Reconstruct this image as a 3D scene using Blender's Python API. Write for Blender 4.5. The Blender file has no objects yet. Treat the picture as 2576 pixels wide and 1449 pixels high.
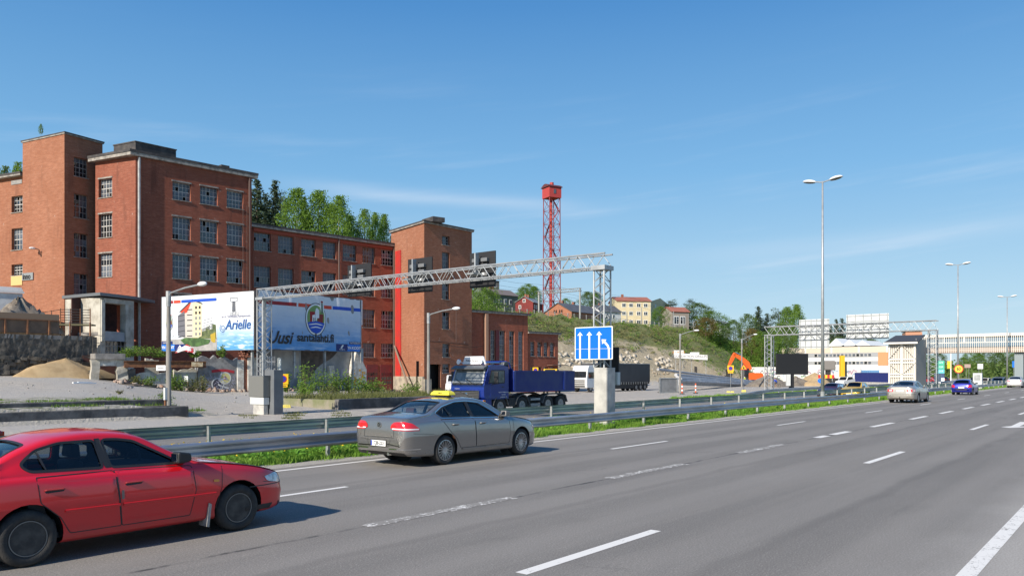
import bpy,bmesh,math,random
import numpy as np
from mathutils import Vector,Matrix
from mathutils.bvhtree import BVHTree

PI=math.pi
R=math.radians
rnd=random.Random(7)
scene=bpy.context.scene

# ---------------------------------------------------------------- camera
HC=2.05                        # eye height above the near carriageway
FP=2000.0                      # focal length in pixels of a 2576 px wide picture
HY=935.0                       # horizon row in that picture
TH=math.atan(1612/2000)      # camera heading, left of the road direction (+X)
SN,CS=math.sin(TH),math.cos(TH)
cam_d=bpy.data.cameras.new('camera')
cam=bpy.data.objects.new('camera',cam_d)
scene.collection.objects.link(cam)
cam.location=(0,0,HC)
cam.rotation_euler=(R(90),0,TH-R(90))
cam_d.sensor_width=36
cam_d.lens=36*FP/2576
cam_d.shift_y=(HY-724.5) /2576
cam_d.clip_start=0.1
cam_d.clip_end=12000
scene.camera=cam

# ---------------------------------------------------------------- light
SUN_EL,SUN_AZ=R(31),R(181.5)   # direction towards the sun (azimuth measured from +X)
world=bpy.data.worlds.new('World')
scene.world=world
world.use_nodes=True
wn,wl=world.node_tree.nodes,world.node_tree.links
for n in list(wn):
    wn.remove(n)
w_out=wn.new('ShaderNodeOutputWorld')
w_bg=wn.new('ShaderNodeBackground')
w_sky=wn.new('ShaderNodeTexSky')
w_sky.sky_type='NISHITA'
w_sky.sun_disc=False
w_sky.sun_elevation=SUN_EL
w_sky.sun_rotation=R(90) -SUN_AZ
w_sky.altitude=100
w_sky.air_density=1.0
w_sky.dust_density=0.55
w_sky.ozone_density=2.6
w_bg.inputs['Strength'].default_value=0.105
# thin cirrus, laid out by direction in the sky
tc=wn.new('ShaderNodeTexCoord')
sep=wn.new('ShaderNodeSeparateXYZ')
wl.new(tc.outputs['Generated'],sep.inputs[0])
def wmath(op,a,b=None,c=None):
    n=wn.new('ShaderNodeMath'); n.operation=op
    for i,v in enumerate((a,b,c)):
        if v is None: continue
        if hasattr(v,'links'): wl.new(v,n.inputs[i])
        else: n.inputs[i].default_value=v
    return n.outputs[0]
w_az=wmath('ARCTAN2',sep.outputs['Y'],sep.outputs['X'])
w_el=wmath('ARCSINE',sep.outputs['Z'])
comb=wn.new('ShaderNodeCombineXYZ')
wl.new(wmath('MULTIPLY',w_az,3.0),comb.inputs[0])
wl.new(wmath('MULTIPLY',wmath('ADD',w_el,wmath('MULTIPLY',w_az,0.10)),34.0),comb.inputs[1])
nz=wn.new('ShaderNodeTexNoise'); nz.inputs['Scale'].default_value=1.0
nz.inputs['Detail'].default_value=6; nz.inputs['Roughness'].default_value=0.55
wl.new(comb.outputs[0],nz.inputs['Vector'])
cir=wn.new('ShaderNodeMapRange'); cir.interpolation_type='SMOOTHSTEP'
cir.inputs['From Min'].default_value=0.5; cir.inputs['From Max'].default_value=0.86
wl.new(nz.outputs['Fac'],cir.inputs['Value'])
lowm=wn.new('ShaderNodeMapRange'); lowm.interpolation_type='SMOOTHSTEP'
lowm.inputs['From Min'].default_value=0.42; lowm.inputs['From Max'].default_value=0.10
wl.new(w_el,lowm.inputs['Value'])
# one longer streak of cirrus above the long wing of the factory
def band(el0,az0,dz,da,slope):
    e=wmath('SUBTRACT',w_el,wmath('ADD',wmath('MULTIPLY',wmath('SUBTRACT',w_az,az0),slope),el0))
    e=wmath('ADD',e,wmath('MULTIPLY',wmath('SUBTRACT',nz.outputs['Fac'],0.5),0.018))
    g1=wmath('POWER',2.718,wmath('MULTIPLY',wmath('POWER',wmath('DIVIDE',e,dz),2),-1))
    a=wmath('DIVIDE',wmath('SUBTRACT',w_az,az0),da)
    g2=wmath('POWER',2.718,wmath('MULTIPLY',wmath('POWER',a,4),-1))
    return wmath('MULTIPLY',g1,g2)
cl=wmath('MULTIPLY',wmath('MULTIPLY',cir.outputs[0],lowm.outputs[0]),0.42)
cl=wmath('ADD',cl,wmath('MULTIPLY',band(0.2125,TH+0.085,0.0085,0.17,0.055),0.30))
cl=wmath('ADD',cl,wmath('MULTIPLY',band(0.150,TH-0.45,0.012,0.24,-0.05),0.16))
cl=wmath('MINIMUM',cl,0.6)
# the sky's own colour by height above the horizon, the same all the way round
ramp_w=wn.new('ShaderNodeValToRGB')
els=wmath('DIVIDE',w_el,1.2)
wl.new(els,ramp_w.inputs['Fac'])
stops=((0.0,(3.9,5.1,5.9)),(0.06,(3.1,4.6,5.75)),(0.13,(2.2,3.95,5.6)),(0.20,(1.40,3.30,5.5)),(0.36,(0.50,1.95,4.45)),(0.8,(0.28,1.1,3.2)))
cr=ramp_w.color_ramp
while len(cr.elements) < len(stops): cr.elements.new(0.5)
for e_,(p_,c_) in zip(cr.elements,stops): e_.position=p_; e_.color=(*[q/7 for q in c_],1)
r7=wn.new('ShaderNodeMixRGB'); r7.blend_type='MULTIPLY'; r7.inputs['Fac'].default_value=1; r7.inputs['Color2'].default_value=(7,7,7,1)
wl.new(ramp_w.outputs[0],r7.inputs['Color1'])
mixh=wn.new('ShaderNodeMixRGB'); mixh.inputs['Fac'].default_value=0.86
wl.new(w_sky.outputs[0],mixh.inputs['Color1']); wl.new(r7.outputs[0],mixh.inputs['Color2'])
mixw=wn.new('ShaderNodeMixRGB')
mixw.inputs['Color2'].default_value=(5.2,5.9,6.8,1)
wl.new(cl,mixw.inputs['Fac'])
wl.new(mixh.outputs[0],mixw.inputs['Color1'])
wl.new(mixw.outputs[0],w_bg.inputs['Color'])
wl.new(w_bg.outputs[0],w_out.inputs[0])

sun_d=bpy.data.lights.new('sun','SUN')
sun_d.energy=4.8
sun_d.angle=R(0.53)
sun_d.color=(1.0,0.92,0.80)
sun=bpy.data.objects.new('sun',sun_d)
scene.collection.objects.link(sun)
sd=Vector((math.cos(SUN_AZ) *math.cos(SUN_EL),math.sin(SUN_AZ) *math.cos(SUN_EL),math.sin(SUN_EL)))
sun.rotation_euler=(-sd).to_track_quat('-Z','Y').to_euler()
sun.location=sd*60+Vector((20,20,0))

vs=scene.view_settings
vs.view_transform='Standard'
vs.look='None'
vs.exposure=0.45
vs.gamma=1
vs.use_curve_mapping=False

# ---------------------------------------------------------------- pixel -> place helpers
def xn(px): return (px-1288.0) /FP
def Zv(px,v): return v/(SN-CS*xn(px))          # depth where a column meets the plane Y = v
def Zu(px,u): return u/(CS+SN*xn(px))          # depth where a column meets the plane X = u
def cw(X,Z,z=0.0): return Vector((X*SN+Z*CS,-X*CS+Z*SN,z))
def W(px,py,Z): return cw(xn(px) *Z,Z,HC+(HY-py) *Z/FP)
def P(px,Z,z=0.0): return cw(xn(px) *Z,Z,z)
def G(px,py,z=0.0): return W(px,py,(HC-z) *FP/(py-HY))
def hz_(py,Z): return HC+(HY-py) *Z/FP
def u_on(px,v): return Zv(px,v) *(SN*xn(px) +CS)
def v_on(px,u): return Zu(px,u) *(SN-CS*xn(px))

# ---------------------------------------------------------------- objects
C=scene.collection
def link(o): C.objects.link(o); return o
def tag(o,label=None,cat=None,group=None,kind=None):
    if label: o['label'] =label
    if cat: o['category'] =cat
    if group: o['group'] =group
    if kind: o['kind'] =kind
    return o
def thing(name,label,cat,loc=(0,0,0),rz=0.0,group=None):
    o=bpy.data.objects.new(name,None)
    o.empty_display_size=0.3
    o.location=loc; o.rotation_euler=(0,0,rz)
    link(o)
    return tag(o,label,cat,group)
def mesh_obj(name,me,parent=None,loc=None,rot=None):
    o=bpy.data.objects.new(name,me)
    link(o)
    if parent is not None: o.parent=parent
    if loc is not None: o.location=loc
    if rot is not None: o.rotation_euler=rot
    return o
def kids(o): return [c for c in bpy.data.objects if c.parent == o]
def copy_tree(o,parent=None,table=None):
    if table is None:
        table={}
        for q in bpy.data.objects:
            if q.parent: table.setdefault(q.parent.name,[]).append(q)
    c=o.copy(); link(c); c.parent=parent
    for ch in table.get(o.name,[]): copy_tree(ch,c,table)
    return c

class MB:
    """collects geometry; build() links it as one mesh object"""
    def __init__(s): s.v=[]; s.f=[]; s.uv=None
    def add(s,vs_,fs):
        k=len(s.v)
        s.v.extend([tuple(p) for p in vs_]); s.f.extend([tuple(i+k for i in f) for f in fs])
        return s
    def quad(s,a,b,c,d): return s.add([a,b,c,d],[(0,1,2,3)])
    def box(s,c,d,rz=0.0,m=None):
        x,y,z=d[0] /2,d[1] /2,d[2] /2
        vs_=[Vector(p) for p in ((-x,-y,-z),(x,-y,-z),(x,y,-z),(-x,y,-z),(-x,-y,z),(x,-y,z),(x,y,z),(-x,y,z))]
        mm=m if m is not None else Matrix.Rotation(rz,3,'Z')
        c=Vector(c)
        return s.add([mm @ p+c for p in vs_],[(3,2,1,0),(4,5,6,7),(0,1,5,4),(1,2,6,5),(2,3,7,6),(3,0,4,7)])
    def b2(s,lo,hi): return s.box([(a+b) /2 for a,b in zip(lo,hi)],[abs(b-a) for a,b in zip(lo,hi)])
    def bar(s,p0,p1,w,h,up=(0,0,1)):
        p0,p1=Vector(p0),Vector(p1)
        d=(p1-p0); L=d.length; d.normalize()
        up=Vector(up)
        if abs(d.dot(up)) > 0.99: up=Vector((1,0,0))
        y=up.cross(d).normalized(); z=d.cross(y)
        m=Matrix((d,y,z)).transposed()
        return s.box((p0+p1) /2,(L,w,h),m=m)
    def tube(s,p0,p1,r,n=6,r2=None,cap=True):
        p0,p1=Vector(p0),Vector(p1)
        d=(p1-p0).normalized()
        a=d.orthogonal().normalized(); b=d.cross(a)
        r2=r if r2 is None else r2
        vs_=[]
        for p,q in ((p0,r),(p1,r2)):
            for i in range(n):
                t=2*PI*i/n
                vs_.append(p+(a*math.cos(t) +b*math.sin(t)) *q)
        fs=[(i,(i+1) % n,n+(i+1) % n,n+i) for i in range(n)]
        if cap: fs += [tuple(range(n-1,-1,-1)),tuple(range(n,2*n))]
        return s.add(vs_,fs)
    def path(s,pts,r,n=6):
        """continuous round tube along a polyline"""
        pts=[Vector(p) for p in pts]; m=len(pts); vs_=[]
        a=None
        for i,p in enumerate(pts):
            d=(pts[min(i+1,m-1)] -pts[max(i-1,0)]).normalized()
            a=d.orthogonal().normalized() if a is None else (a-d*a.dot(d)).normalized()
            b=d.cross(a)
            rr=r[i] if isinstance(r,(list,tuple)) else r
            vs_ += [p+(a*math.cos(2*PI*k/n) +b*math.sin(2*PI*k/n)) *rr for k in range(n)]
        fs=[(i*n+k,i*n+(k+1) % n,(i+1) *n+(k+1) % n,(i+1) *n+k) for i in range(m-1) for k in range(n)]
        fs += [tuple(range(n-1,-1,-1)),tuple(range((m-1) *n,m*n))]
        return s.add(vs_,fs)
    def prism(s,pts,z0,z1):
        """plan polygon (counter-clockwise) pulled up from z0 to z1"""
        n=len(pts)
        vs_=[(p[0],p[1],z0) for p in pts] +[(p[0],p[1],z1) for p in pts]
        return s.add(vs_,[tuple(range(n-1,-1,-1)),tuple(range(n,2*n))] +[(i,(i+1) % n,n+(i+1) % n,n+i) for i in range(n)])
    def yprism(s,pts,y0,y1):
        """outline in x,z pulled along y"""
        n=len(pts)
        vs_=[(p[0],y0,p[1]) for p in pts] +[(p[0],y1,p[1]) for p in pts]
        return s.add(vs_,[tuple(range(n)),tuple(range(2*n-1,n-1,-1))] +[(i,n+i,n+(i+1) % n,(i+1) % n) for i in range(n)])
    def xprism(s,pts,x0,x1):
        n=len(pts)
        vs_=[(x0,p[0],p[1]) for p in pts] +[(x1,p[0],p[1]) for p in pts]
        return s.add(vs_,[tuple(range(n-1,-1,-1)),tuple(range(n,2*n))] +[(i,(i+1) % n,n+(i+1) % n,n+i) for i in range(n)])
    def lathe(s,prof,n=24,axis='Z',c=(0,0,0),closed=False):
        """prof: list of (radius, height along axis)"""
        vs_=[]
        for r,h in prof:
            for i in range(n):
                t=2*PI*i/n; a,b=r*math.cos(t),r*math.sin(t)
                vs_.append({'Z': (a,b,h),'Y': (a,h,-b),'X': (h,a,b)}[axis])
        m=len(prof)
        fs=[]
        for k in range(m if closed else m-1):
            k2=(k+1) % m
            fs += [(k*n+i,k*n+(i+1) % n,k2*n+(i+1) % n,k2*n+i) for i in range(n)]
        if not closed:
            fs += [tuple(range(n-1,-1,-1)),tuple(range((m-1) *n,m*n))]
        c=Vector(c)
        return s.add([Vector(p) +c for p in vs_],fs)
    def ball(s,c,r,nu=10,nv=7,sc=(1,1,1)):
        prof=[(max(1e-4,r*math.sin(PI*k/nv)),-r*math.cos(PI*k/nv)) for k in range(nv+1)]
        k0=len(s.v); s.lathe(prof,nu)
        for i in range(k0,len(s.v)):
            p=s.v[i]; s.v[i] =(p[0] *sc[0] +c[0],p[1] *sc[1] +c[1],p[2] *sc[2] +c[2])
        return s
    def mesh(s,name,mats=None,smooth=False):
        me=bpy.data.meshes.new(name)
        me.from_pydata(s.v,[],s.f)
        if mats is not None:
            for m in (mats if isinstance(mats,(list,tuple)) else [mats]): me.materials.append(m)
        if s.uv is not None:
            l=me.uv_layers.new(name='UVMap')
            l.data.foreach_set('uv',np.array(s.uv,dtype=np.float32).ravel())
        if smooth: me.polygons.foreach_set('use_smooth',[True] *len(me.polygons))
        me.update()
        return me
    def build(s,name,mat,parent=None,smooth=False,bevel=0.0,seg=2,loc=None,rot=None,fix=False):
        me=s.mesh(name,mat,smooth)
        if fix:
            bm=bmesh.new(); bm.from_mesh(me); bmesh.ops.recalc_face_normals(bm,faces=bm.faces); bm.to_mesh(me); bm.free()
        o=mesh_obj(name,me,parent,loc,rot)
        if bevel:
            b=o.modifiers.new('bevel','BEVEL'); b.width=bevel; b.segments=seg; b.limit_method='ANGLE'; b.angle_limit=R(40)
        return o

def np_mesh(name,V,F,mat,smooth=False):
    """fast mesh from arrays: V (n,3), F (m,3|4)"""
    V=np.asarray(V,np.float32); F=np.asarray(F,np.int32)
    me=bpy.data.meshes.new(name)
    me.vertices.add(len(V)); me.vertices.foreach_set('co',V.ravel())
    k=F.shape[1]
    me.loops.add(F.size); me.loops.foreach_set('vertex_index',F.ravel())
    me.polygons.add(len(F))
    me.polygons.foreach_set('loop_start',np.arange(0,F.size,k,dtype=np.int32))
    me.polygons.foreach_set('loop_total',np.full(len(F),k,dtype=np.int32))
    if smooth: me.polygons.foreach_set('use_smooth',np.ones(len(F),dtype=bool))
    for m in (mat if isinstance(mat,(list,tuple)) else [mat]): me.materials.append(m)
    me.update(calc_edges=True)
    return me

# ---------------------------------------------------------------- materials
def S(r,g,b):
    f=lambda c: (c/255/12.92) if c/255 <= 0.04045 else ((c/255+0.055) /1.055) ** 2.4
    return (f(r),f(g),f(b))
MATS={}
class NT:
    def __init__(s,name):
        s.m=bpy.data.materials.new(name); s.m.use_nodes=True
        s.n=s.m.node_tree.nodes; s.l=s.m.node_tree.links
        s.b=s.n['Principled BSDF']
        s.out=s.n['Material Output']
    def node(s,t,**kw):
        n=s.n.new(t)
        for k,v in kw.items(): setattr(n,k,v)
        return n
    def put(s,sock,v):
        if hasattr(v,'links'): s.l.new(v,sock)
        elif isinstance(v,(tuple,list)) and len(v) == 3 and sock.type == 'RGBA': sock.default_value=(*v,1)
        else: sock.default_value=v
    def math(s,op,a,b=None):
        n=s.node('ShaderNodeMath',operation=op); s.put(n.inputs[0],a)
        if b is not None: s.put(n.inputs[1],b)
        return n.outputs[0]
    def mix(s,f,a,b,mode='MIX'):
        n=s.node('ShaderNodeMixRGB',blend_type=mode)
        s.put(n.inputs['Fac'],f); s.put(n.inputs['Color1'],a); s.put(n.inputs['Color2'],b)
        return n.outputs[0]
    def ramp(s,v,a,b,lo=0.0,hi=1.0,smooth=True):
        n=s.node('ShaderNodeMapRange')
        if smooth: n.interpolation_type='SMOOTHSTEP'
        s.put(n.inputs['Value'],v)
        for k,q in (('From Min',a),('From Max',b),('To Min',lo),('To Max',hi)): n.inputs[k].default_value=q
        return n.outputs[0]
    def coord(s,kind='Object',scale=(1,1,1),rot=(0,0,0)):
        t=s.node('ShaderNodeTexCoord'); m=s.node('ShaderNodeMapping')
        s.l.new(t.outputs[kind],m.inputs['Vector']); m.inputs['Scale'].default_value=scale; m.inputs['Rotation'].default_value=rot
        return m.outputs[0]
    def noise(s,vec,scale,detail=4,rough=0.55):
        n=s.node('ShaderNodeTexNoise'); s.l.new(vec,n.inputs['Vector'])
        n.inputs['Scale'].default_value=scale; n.inputs['Detail'].default_value=detail; n.inputs['Roughness'].default_value=rough
        return n.outputs['Fac']
    def bump(s,h,strength,dist=0.02):
        n=s.node('ShaderNodeBump'); n.inputs['Strength'].default_value=strength; n.inputs['Distance'].default_value=dist
        s.l.new(h,n.inputs['Height']); s.l.new(n.outputs[0],s.b.inputs['Normal'])
    def set(s,**kw):
        for k,v in kw.items(): s.put(s.b.inputs[k.replace('_',' ')],v)
        return s
def mat(name,col,rough=0.6,metal=0.0,col2=None,vscale=4.0,vlo=0.35,vhi=0.68,bump=0.0,bscale=60.0,spec=0.5,coat=0.0,stretch=(1,1,1),emit=None):
    if name in MATS: return MATS[name]
    t=NT(name)
    t.set(Base_Color=col,Roughness=rough,Metallic=metal)
    t.b.inputs['Specular IOR Level'].default_value=spec
    if coat: t.b.inputs['Coat Weight'].default_value=coat; t.b.inputs['Coat Roughness'].default_value=0.04
    if col2 is not None or bump:
        c=t.coord('Object',stretch)
        if col2 is not None:
            f=t.ramp(t.noise(c,vscale,6,0.6),vlo,vhi)
            t.put(t.b.inputs['Base Color'],t.mix(f,col,col2))
        if bump: t.bump(t.noise(c,bscale,3),bump)
    MATS[name] =t.m
    return t.m
def leafmat(name,c1,c2,scale=0.35,trans=0.35):
    """two-sided leaf: a little light comes through"""
    if name in MATS: return MATS[name]
    t=NT(name)
    c=t.coord('Object')
    f=t.ramp(t.noise(c,scale,3,0.6),0.32,0.68)
    geo=t.node('ShaderNodeNewGeometry')
    f2=t.math('ADD',t.math('MULTIPLY',f,0.65),t.math('MULTIPLY',geo.outputs['Random Per Island'],0.35))
    col=t.mix(f2,c1,c2)
    t.put(t.b.inputs['Base Color'],col)
    t.set(Roughness=0.75); t.b.inputs['Specular IOR Level'].default_value=0.12
    tr=t.node('ShaderNodeBsdfTranslucent'); t.l.new(col,tr.inputs['Color'])
    mx=t.node('ShaderNodeMixShader'); mx.inputs[0].default_value=trans
    t.l.new(t.b.outputs[0],mx.inputs[1]); t.l.new(tr.outputs[0],mx.inputs[2]); t.l.new(mx.outputs[0],t.out.inputs['Surface'])
    MATS[name] =t.m
    return t.m
def glassmat(name,tint,refl=1.0,rough=0.0):
    """thin tinted sheet: clear light through it plus a mirror sheen"""
    if name in MATS: return MATS[name]
    t=NT(name)
    tr=t.node('ShaderNodeBsdfTransparent'); tr.inputs['Color'].default_value=(*tint,1)
    gl=t.node('ShaderNodeBsdfGlossy'); gl.inputs['Roughness'].default_value=rough
    fr=t.node('ShaderNodeFresnel'); fr.inputs['IOR'].default_value=1.5
    mx=t.node('ShaderNodeMixShader')
    t.l.new(t.math('MULTIPLY',fr.outputs[0],refl),mx.inputs[0]); t.l.new(tr.outputs[0],mx.inputs[1]); t.l.new(gl.outputs[0],mx.inputs[2])
    t.l.new(mx.outputs[0],t.out.inputs['Surface'])
    MATS[name] =t.m
    return t.m

def text_mesh(s,size,mat_,name,parent=None,loc=(0,0,0),rot=(0,0,0),ext=0.004,align='CENTER',bold=0.0,shear=0.0,sx=1.0):
    """lettering as a thin mesh lying in its local x,y plane"""
    cu=bpy.data.curves.new(name,'FONT')
    cu.body=s; cu.size=size; cu.extrude=ext; cu.align_x=align; cu.align_y='CENTER'; cu.offset=bold; cu.shear=shear
    cu.resolution_u=3
    tmp=bpy.data.objects.new('tmp_text',cu); C.objects.link(tmp)
    dg=bpy.context.evaluated_depsgraph_get()
    me=bpy.data.meshes.new_from_object(tmp.evaluated_get(dg))
    bpy.data.objects.remove(tmp); bpy.data.curves.remove(cu)
    me.materials.clear(); me.materials.append(mat_)
    if sx != 1.0:
        for v in me.vertices: v.co.x *= sx
    return mesh_obj(name,me,parent,loc,rot)
# ================================================================ terrain
def lerp(a,b,t): return a+(b-a) *t
def sst(t):
    t=np.clip(t,0,1); return t*t*(3-2*t)
def terrain(u,v):
    u=np.asarray(u,float); v=np.asarray(v,float)
    z=np.full(np.broadcast(u,v).shape,-0.06)
    z=z+(-0.46+0.06) *sst((v-19.5) /0.9)
    lot=-0.2+(-0.55) *sst((u-45) /50) *sst((v-33) /12)
    s0=28.4+4.2*sst((u-26.5) /3.0) *sst((62-u) /6.0)
    z=np.where(v > s0,lerp(-0.46,lot,sst((v-s0) /2.0)),z)
    # ramp behind the low wall, rising to the left
    left=sst((22.5+np.clip(v-38,0,30) *0.62-u) /(5.0+np.clip(v-38,0,30) *0.36))
    ramp=0.45+1.45*np.clip((v-37) /30,0,1.3)
    mid=-0.2+0.65*sst((v-38) /24) *sst((62-u) /18)
    mid=np.where(v > 36,np.maximum(mid,lot),z)
    zz=np.where(v > 37.2,lerp(mid,ramp,left),z)
    z=np.where(v > 37.2,np.where(u < 62,zz,z),z)
    # railway embankment
    bend=np.clip(u-205,0,400) *0.34
    back=np.clip(95-u,0,60) *0.18
    toe,cre=80+bend*0.8+back,106+bend+back
    t=np.clip((v-toe) /(cre-toe),0,1)
    em=15.2*(0.35*t+0.65*sst(t))
    em=em+np.clip(v-cre,0,18) *0.02+11*sst((v-cre-18) /70) +np.clip(v-cre-60,0,300) *0.03
    far=sst((u-420) /160)
    z=z+em*(1-far*0.75)
    return z
ug=np.concatenate([[-4000,-1500,-600,-250,-120],np.arange(-60,60,2.0),np.arange(60,260,4.0),np.arange(260,480,10.0),[500,560,640,760,1000,1500,2500,5000]])
vg=np.concatenate([[-4000,-1200,-400,-120,-40,-10,8],[19.2,19.5,19.95,20.4,24,28.2,28.4,29.4,30.4,31.5,32.6,33.2,33.9,34.6,36,37.1,37.3],np.arange(39,78,2.0),np.arange(78,125,1.5),np.arange(125,320,8.0),[360,430,550,800,1400,2500,5000]])
UU,VV=np.meshgrid(ug,vg,indexing='ij')
TZ=terrain(UU,VV)
rng=np.random.default_rng(3)
rough=np.where((VV > 80) & (VV < 110) & (UU > 60) & (UU < 300),0.45,np.where(VV > 40,0.03,0.0))
TZ=TZ+rng.normal(0,1,TZ.shape) *rough
nu,nv=len(ug),len(vg)
idx=np.arange(nu*nv).reshape(nu,nv)
F=np.stack([idx[:-1,:-1],idx[1:,:-1],idx[1:,1:],idx[:-1,1:]],-1).reshape(-1,4)

t=NT('ground_soil')
co=t.coord('Object')
sx=t.node('ShaderNodeSeparateXYZ'); t.l.new(co,sx.inputs[0])
n1=t.noise(co,0.09,6,0.6); n2=t.noise(co,1.7,5,0.65); n3=t.noise(co,9,4,0.6)
grass=t.mix(t.ramp(n2,0.35,0.7),(0.13,0.165,0.05),(0.25,0.215,0.11))
sand=t.mix(t.ramp(n2,0.35,0.65),(0.50,0.415,0.275),(0.36,0.29,0.19))
sand=t.mix(t.ramp(n3,0.55,0.75),sand,(0.52,0.46,0.36))
gravel=t.mix(t.ramp(n2,0.3,0.7),(0.47,0.425,0.365),(0.37,0.335,0.29))
gravel=t.mix(t.ramp(n1,0.45,0.6),gravel,(0.40,0.375,0.34))
jit=t.math('MULTIPLY',t.math('SUBTRACT',n1,0.5),22.0)
hh=t.math('ADD',sx.outputs['Z'],t.math('MULTIPLY',t.math('SUBTRACT',n1,0.5),4.0))
# bare sand and spoil low on the bank between the factory and the excavator, turf above and further off
right=t.ramp(t.math('ADD',sx.outputs['X'],jit),168,205)
bank_top=t.math('ADD',9.2,t.math('MULTIPLY',right,-7.0))
isgrass=t.ramp(t.math('SUBTRACT',hh,bank_top),-0.6,0.9)
issand=t.ramp(sx.outputs['Z'],-0.35,0.5)
isbank=t.ramp(sx.outputs['Y'],74,79)
c1=t.mix(t.math('MULTIPLY',issand,isbank),gravel,sand)
c1=t.mix(t.math('MULTIPLY',isgrass,isbank),c1,grass)
fargrass=t.ramp(sx.outputs['X'],330,380)
c1=t.mix(fargrass,c1,grass)
nearg=t.ramp(sx.outputs['Y'],20.9,20.2)
c1=t.mix(nearg,c1,t.mix(t.ramp(n2,0.35,0.7),(0.05,0.10,0.02),(0.12,0.11,0.05)))
# weeds on the strip above the low wall
wl_=t.math('MULTIPLY',t.math('MULTIPLY',t.ramp(sx.outputs['Y'],37,37.6),t.ramp(sx.outputs['Y'],44,41)),t.ramp(sx.outputs['X'],24,20))
c1=t.mix(t.math('MULTIPLY',wl_,t.ramp(n2,0.42,0.6)),c1,(0.09,0.11,0.035))
t.put(t.b.inputs['Base Color'],c1)
t.set(Roughness=0.95); t.b.inputs['Specular IOR Level'].default_value=0.15
t.bump(t.math('ADD',n2,n3),0.6,0.12)
gme=np_mesh('ground',np.stack([UU,VV,TZ],-1).reshape(-1,3),F,t.m,smooth=True)
tag(mesh_obj('ground',gme),kind='structure')
def tz(u,v): return float(terrain(u,v))

# ================================================================ carriageways
def asphalt(name,base,dark,light,lanes=()):
    t=NT(name)
    co=t.coord('Object'); sx=t.node('ShaderNodeSeparateXYZ'); t.l.new(co,sx.inputs[0])
    st=t.coord('Object',(0.035,1.1,1.0))
    s1=t.noise(st,1.0,5,0.6); s2=t.noise(t.coord('Object',(0.22,0.7,1)),1.0,5,0.6)
    g1=t.noise(co,46,3,0.85); g2=t.noise(co,17,4,0.75)
    v=t.node('ShaderNodeTexVoronoi'); t.l.new(co,v.inputs['Vector']); v.inputs['Scale'].default_value=30
    col=t.mix(t.ramp(s1,0.38,0.62),dark,base)
    col=t.mix(t.math('MULTIPLY',t.ramp(s2,0.45,0.7),0.5),col,light)
    # worn, polished wheel tracks and the darker strip between them
    for yy,w,f,cc in lanes:
        d=t.math('ABSOLUTE',t.math('SUBTRACT',t.math('ADD',sx.outputs['Y'],t.math('MULTIPLY',t.math('SUBTRACT',s2,0.5),0.5)),yy))
        col=t.mix(t.math('MULTIPLY',t.ramp(d,w,w*0.25),f),col,cc)
    # stone grain
    col=t.mix(t.math('MULTIPLY',t.ramp(g1,0.36,0.66),0.62),t.mix(0.42,col,(0.06,0.056,0.052)),t.mix(0.35,col,(0.48,0.45,0.41)))
    col=t.mix(t.math('MULTIPLY',t.ramp(v.outputs['Distance'],0.20,0.08),0.6),col,(0.52,0.49,0.45))
    col=t.mix(t.math('MULTIPLY',t.ramp(g2,0.58,0.8),0.35),col,(0.12,0.11,0.10))
    t.put(t.b.inputs['Base Color'],col)
    t.set(Roughness=0.86); t.b.inputs['Specular IOR Level'].default_value=0.28
    t.bump(t.math('ADD',g1,t.math('MULTIPLY',g2,0.6)),0.55,0.012)
    return t
AB,AD,AL=(0.268,0.244,0.216),(0.205,0.188,0.168),(0.32,0.293,0.262)
lanes=[]
for c in (12.7,9.65,6.55,3.2):
    lanes += [(c-0.8,0.55,0.45,AL),(c+0.8,0.55,0.45,AL),(c,0.45,0.45,AD)]
t=asphalt('asphalt_near',AB,AD,AL,lanes)
# the ravelled joint along the worn lane line
co=t.coord('Object'); sx=t.node('ShaderNodeSeparateXYZ'); t.l.new(co,sx.inputs[0])
jd=t.math('ABSOLUTE',t.math('SUBTRACT',t.math('ADD',sx.outputs['Y'],t.math('MULTIPLY',t.math('SUBTRACT',t.noise(co,0.9,4),0.5),0.16)),8.14))
jf=t.math('MULTIPLY',t.ramp(jd,0.055,0.015),t.ramp(t.noise(t.coord('Object',(1,0,0)),0.7,4,0.7),0.42,0.6))
old=t.b.inputs['Base Color'].links[0].from_socket
c2=t.mix(t.math('MULTIPLY',jf,0.85),old,(0.035,0.035,0.036))
# fine cracks and old stains
vc=t.node('ShaderNodeTexVoronoi'); vc.feature='DISTANCE_TO_EDGE'; vc.inputs['Scale'].default_value=0.42
wob=t.node('ShaderNodeMixRGB'); wob.inputs['Fac'].default_value=0.06; t.l.new(co,wob.inputs['Color1'])
nv_=t.node('ShaderNodeTexNoise'); nv_.inputs['Scale'].default_value=2.2; nv_.inputs['Detail'].default_value=4; t.l.new(co,nv_.inputs['Vector'])
wob.blend_type='ADD'; t.l.new(nv_.outputs['Color'],wob.inputs['Color2']); wob.inputs['Fac'].default_value=0.9; t.l.new(wob.outputs[0],vc.inputs['Vector'])
ck=t.math('MULTIPLY',t.ramp(vc.outputs['Distance'],0.012,0.003),t.ramp(t.noise(co,0.16,4,0.6),0.56,0.70))
c2=t.mix(t.math('MULTIPLY',ck,0.28),c2,(0.06,0.056,0.052))
c2=t.mix(t.math('MULTIPLY',t.ramp(t.noise(t.coord('Object',(0.35,1.0,1)),0.5,5,0.65),0.6,0.74),0.3),c2,(0.11,0.10,0.092))
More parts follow.
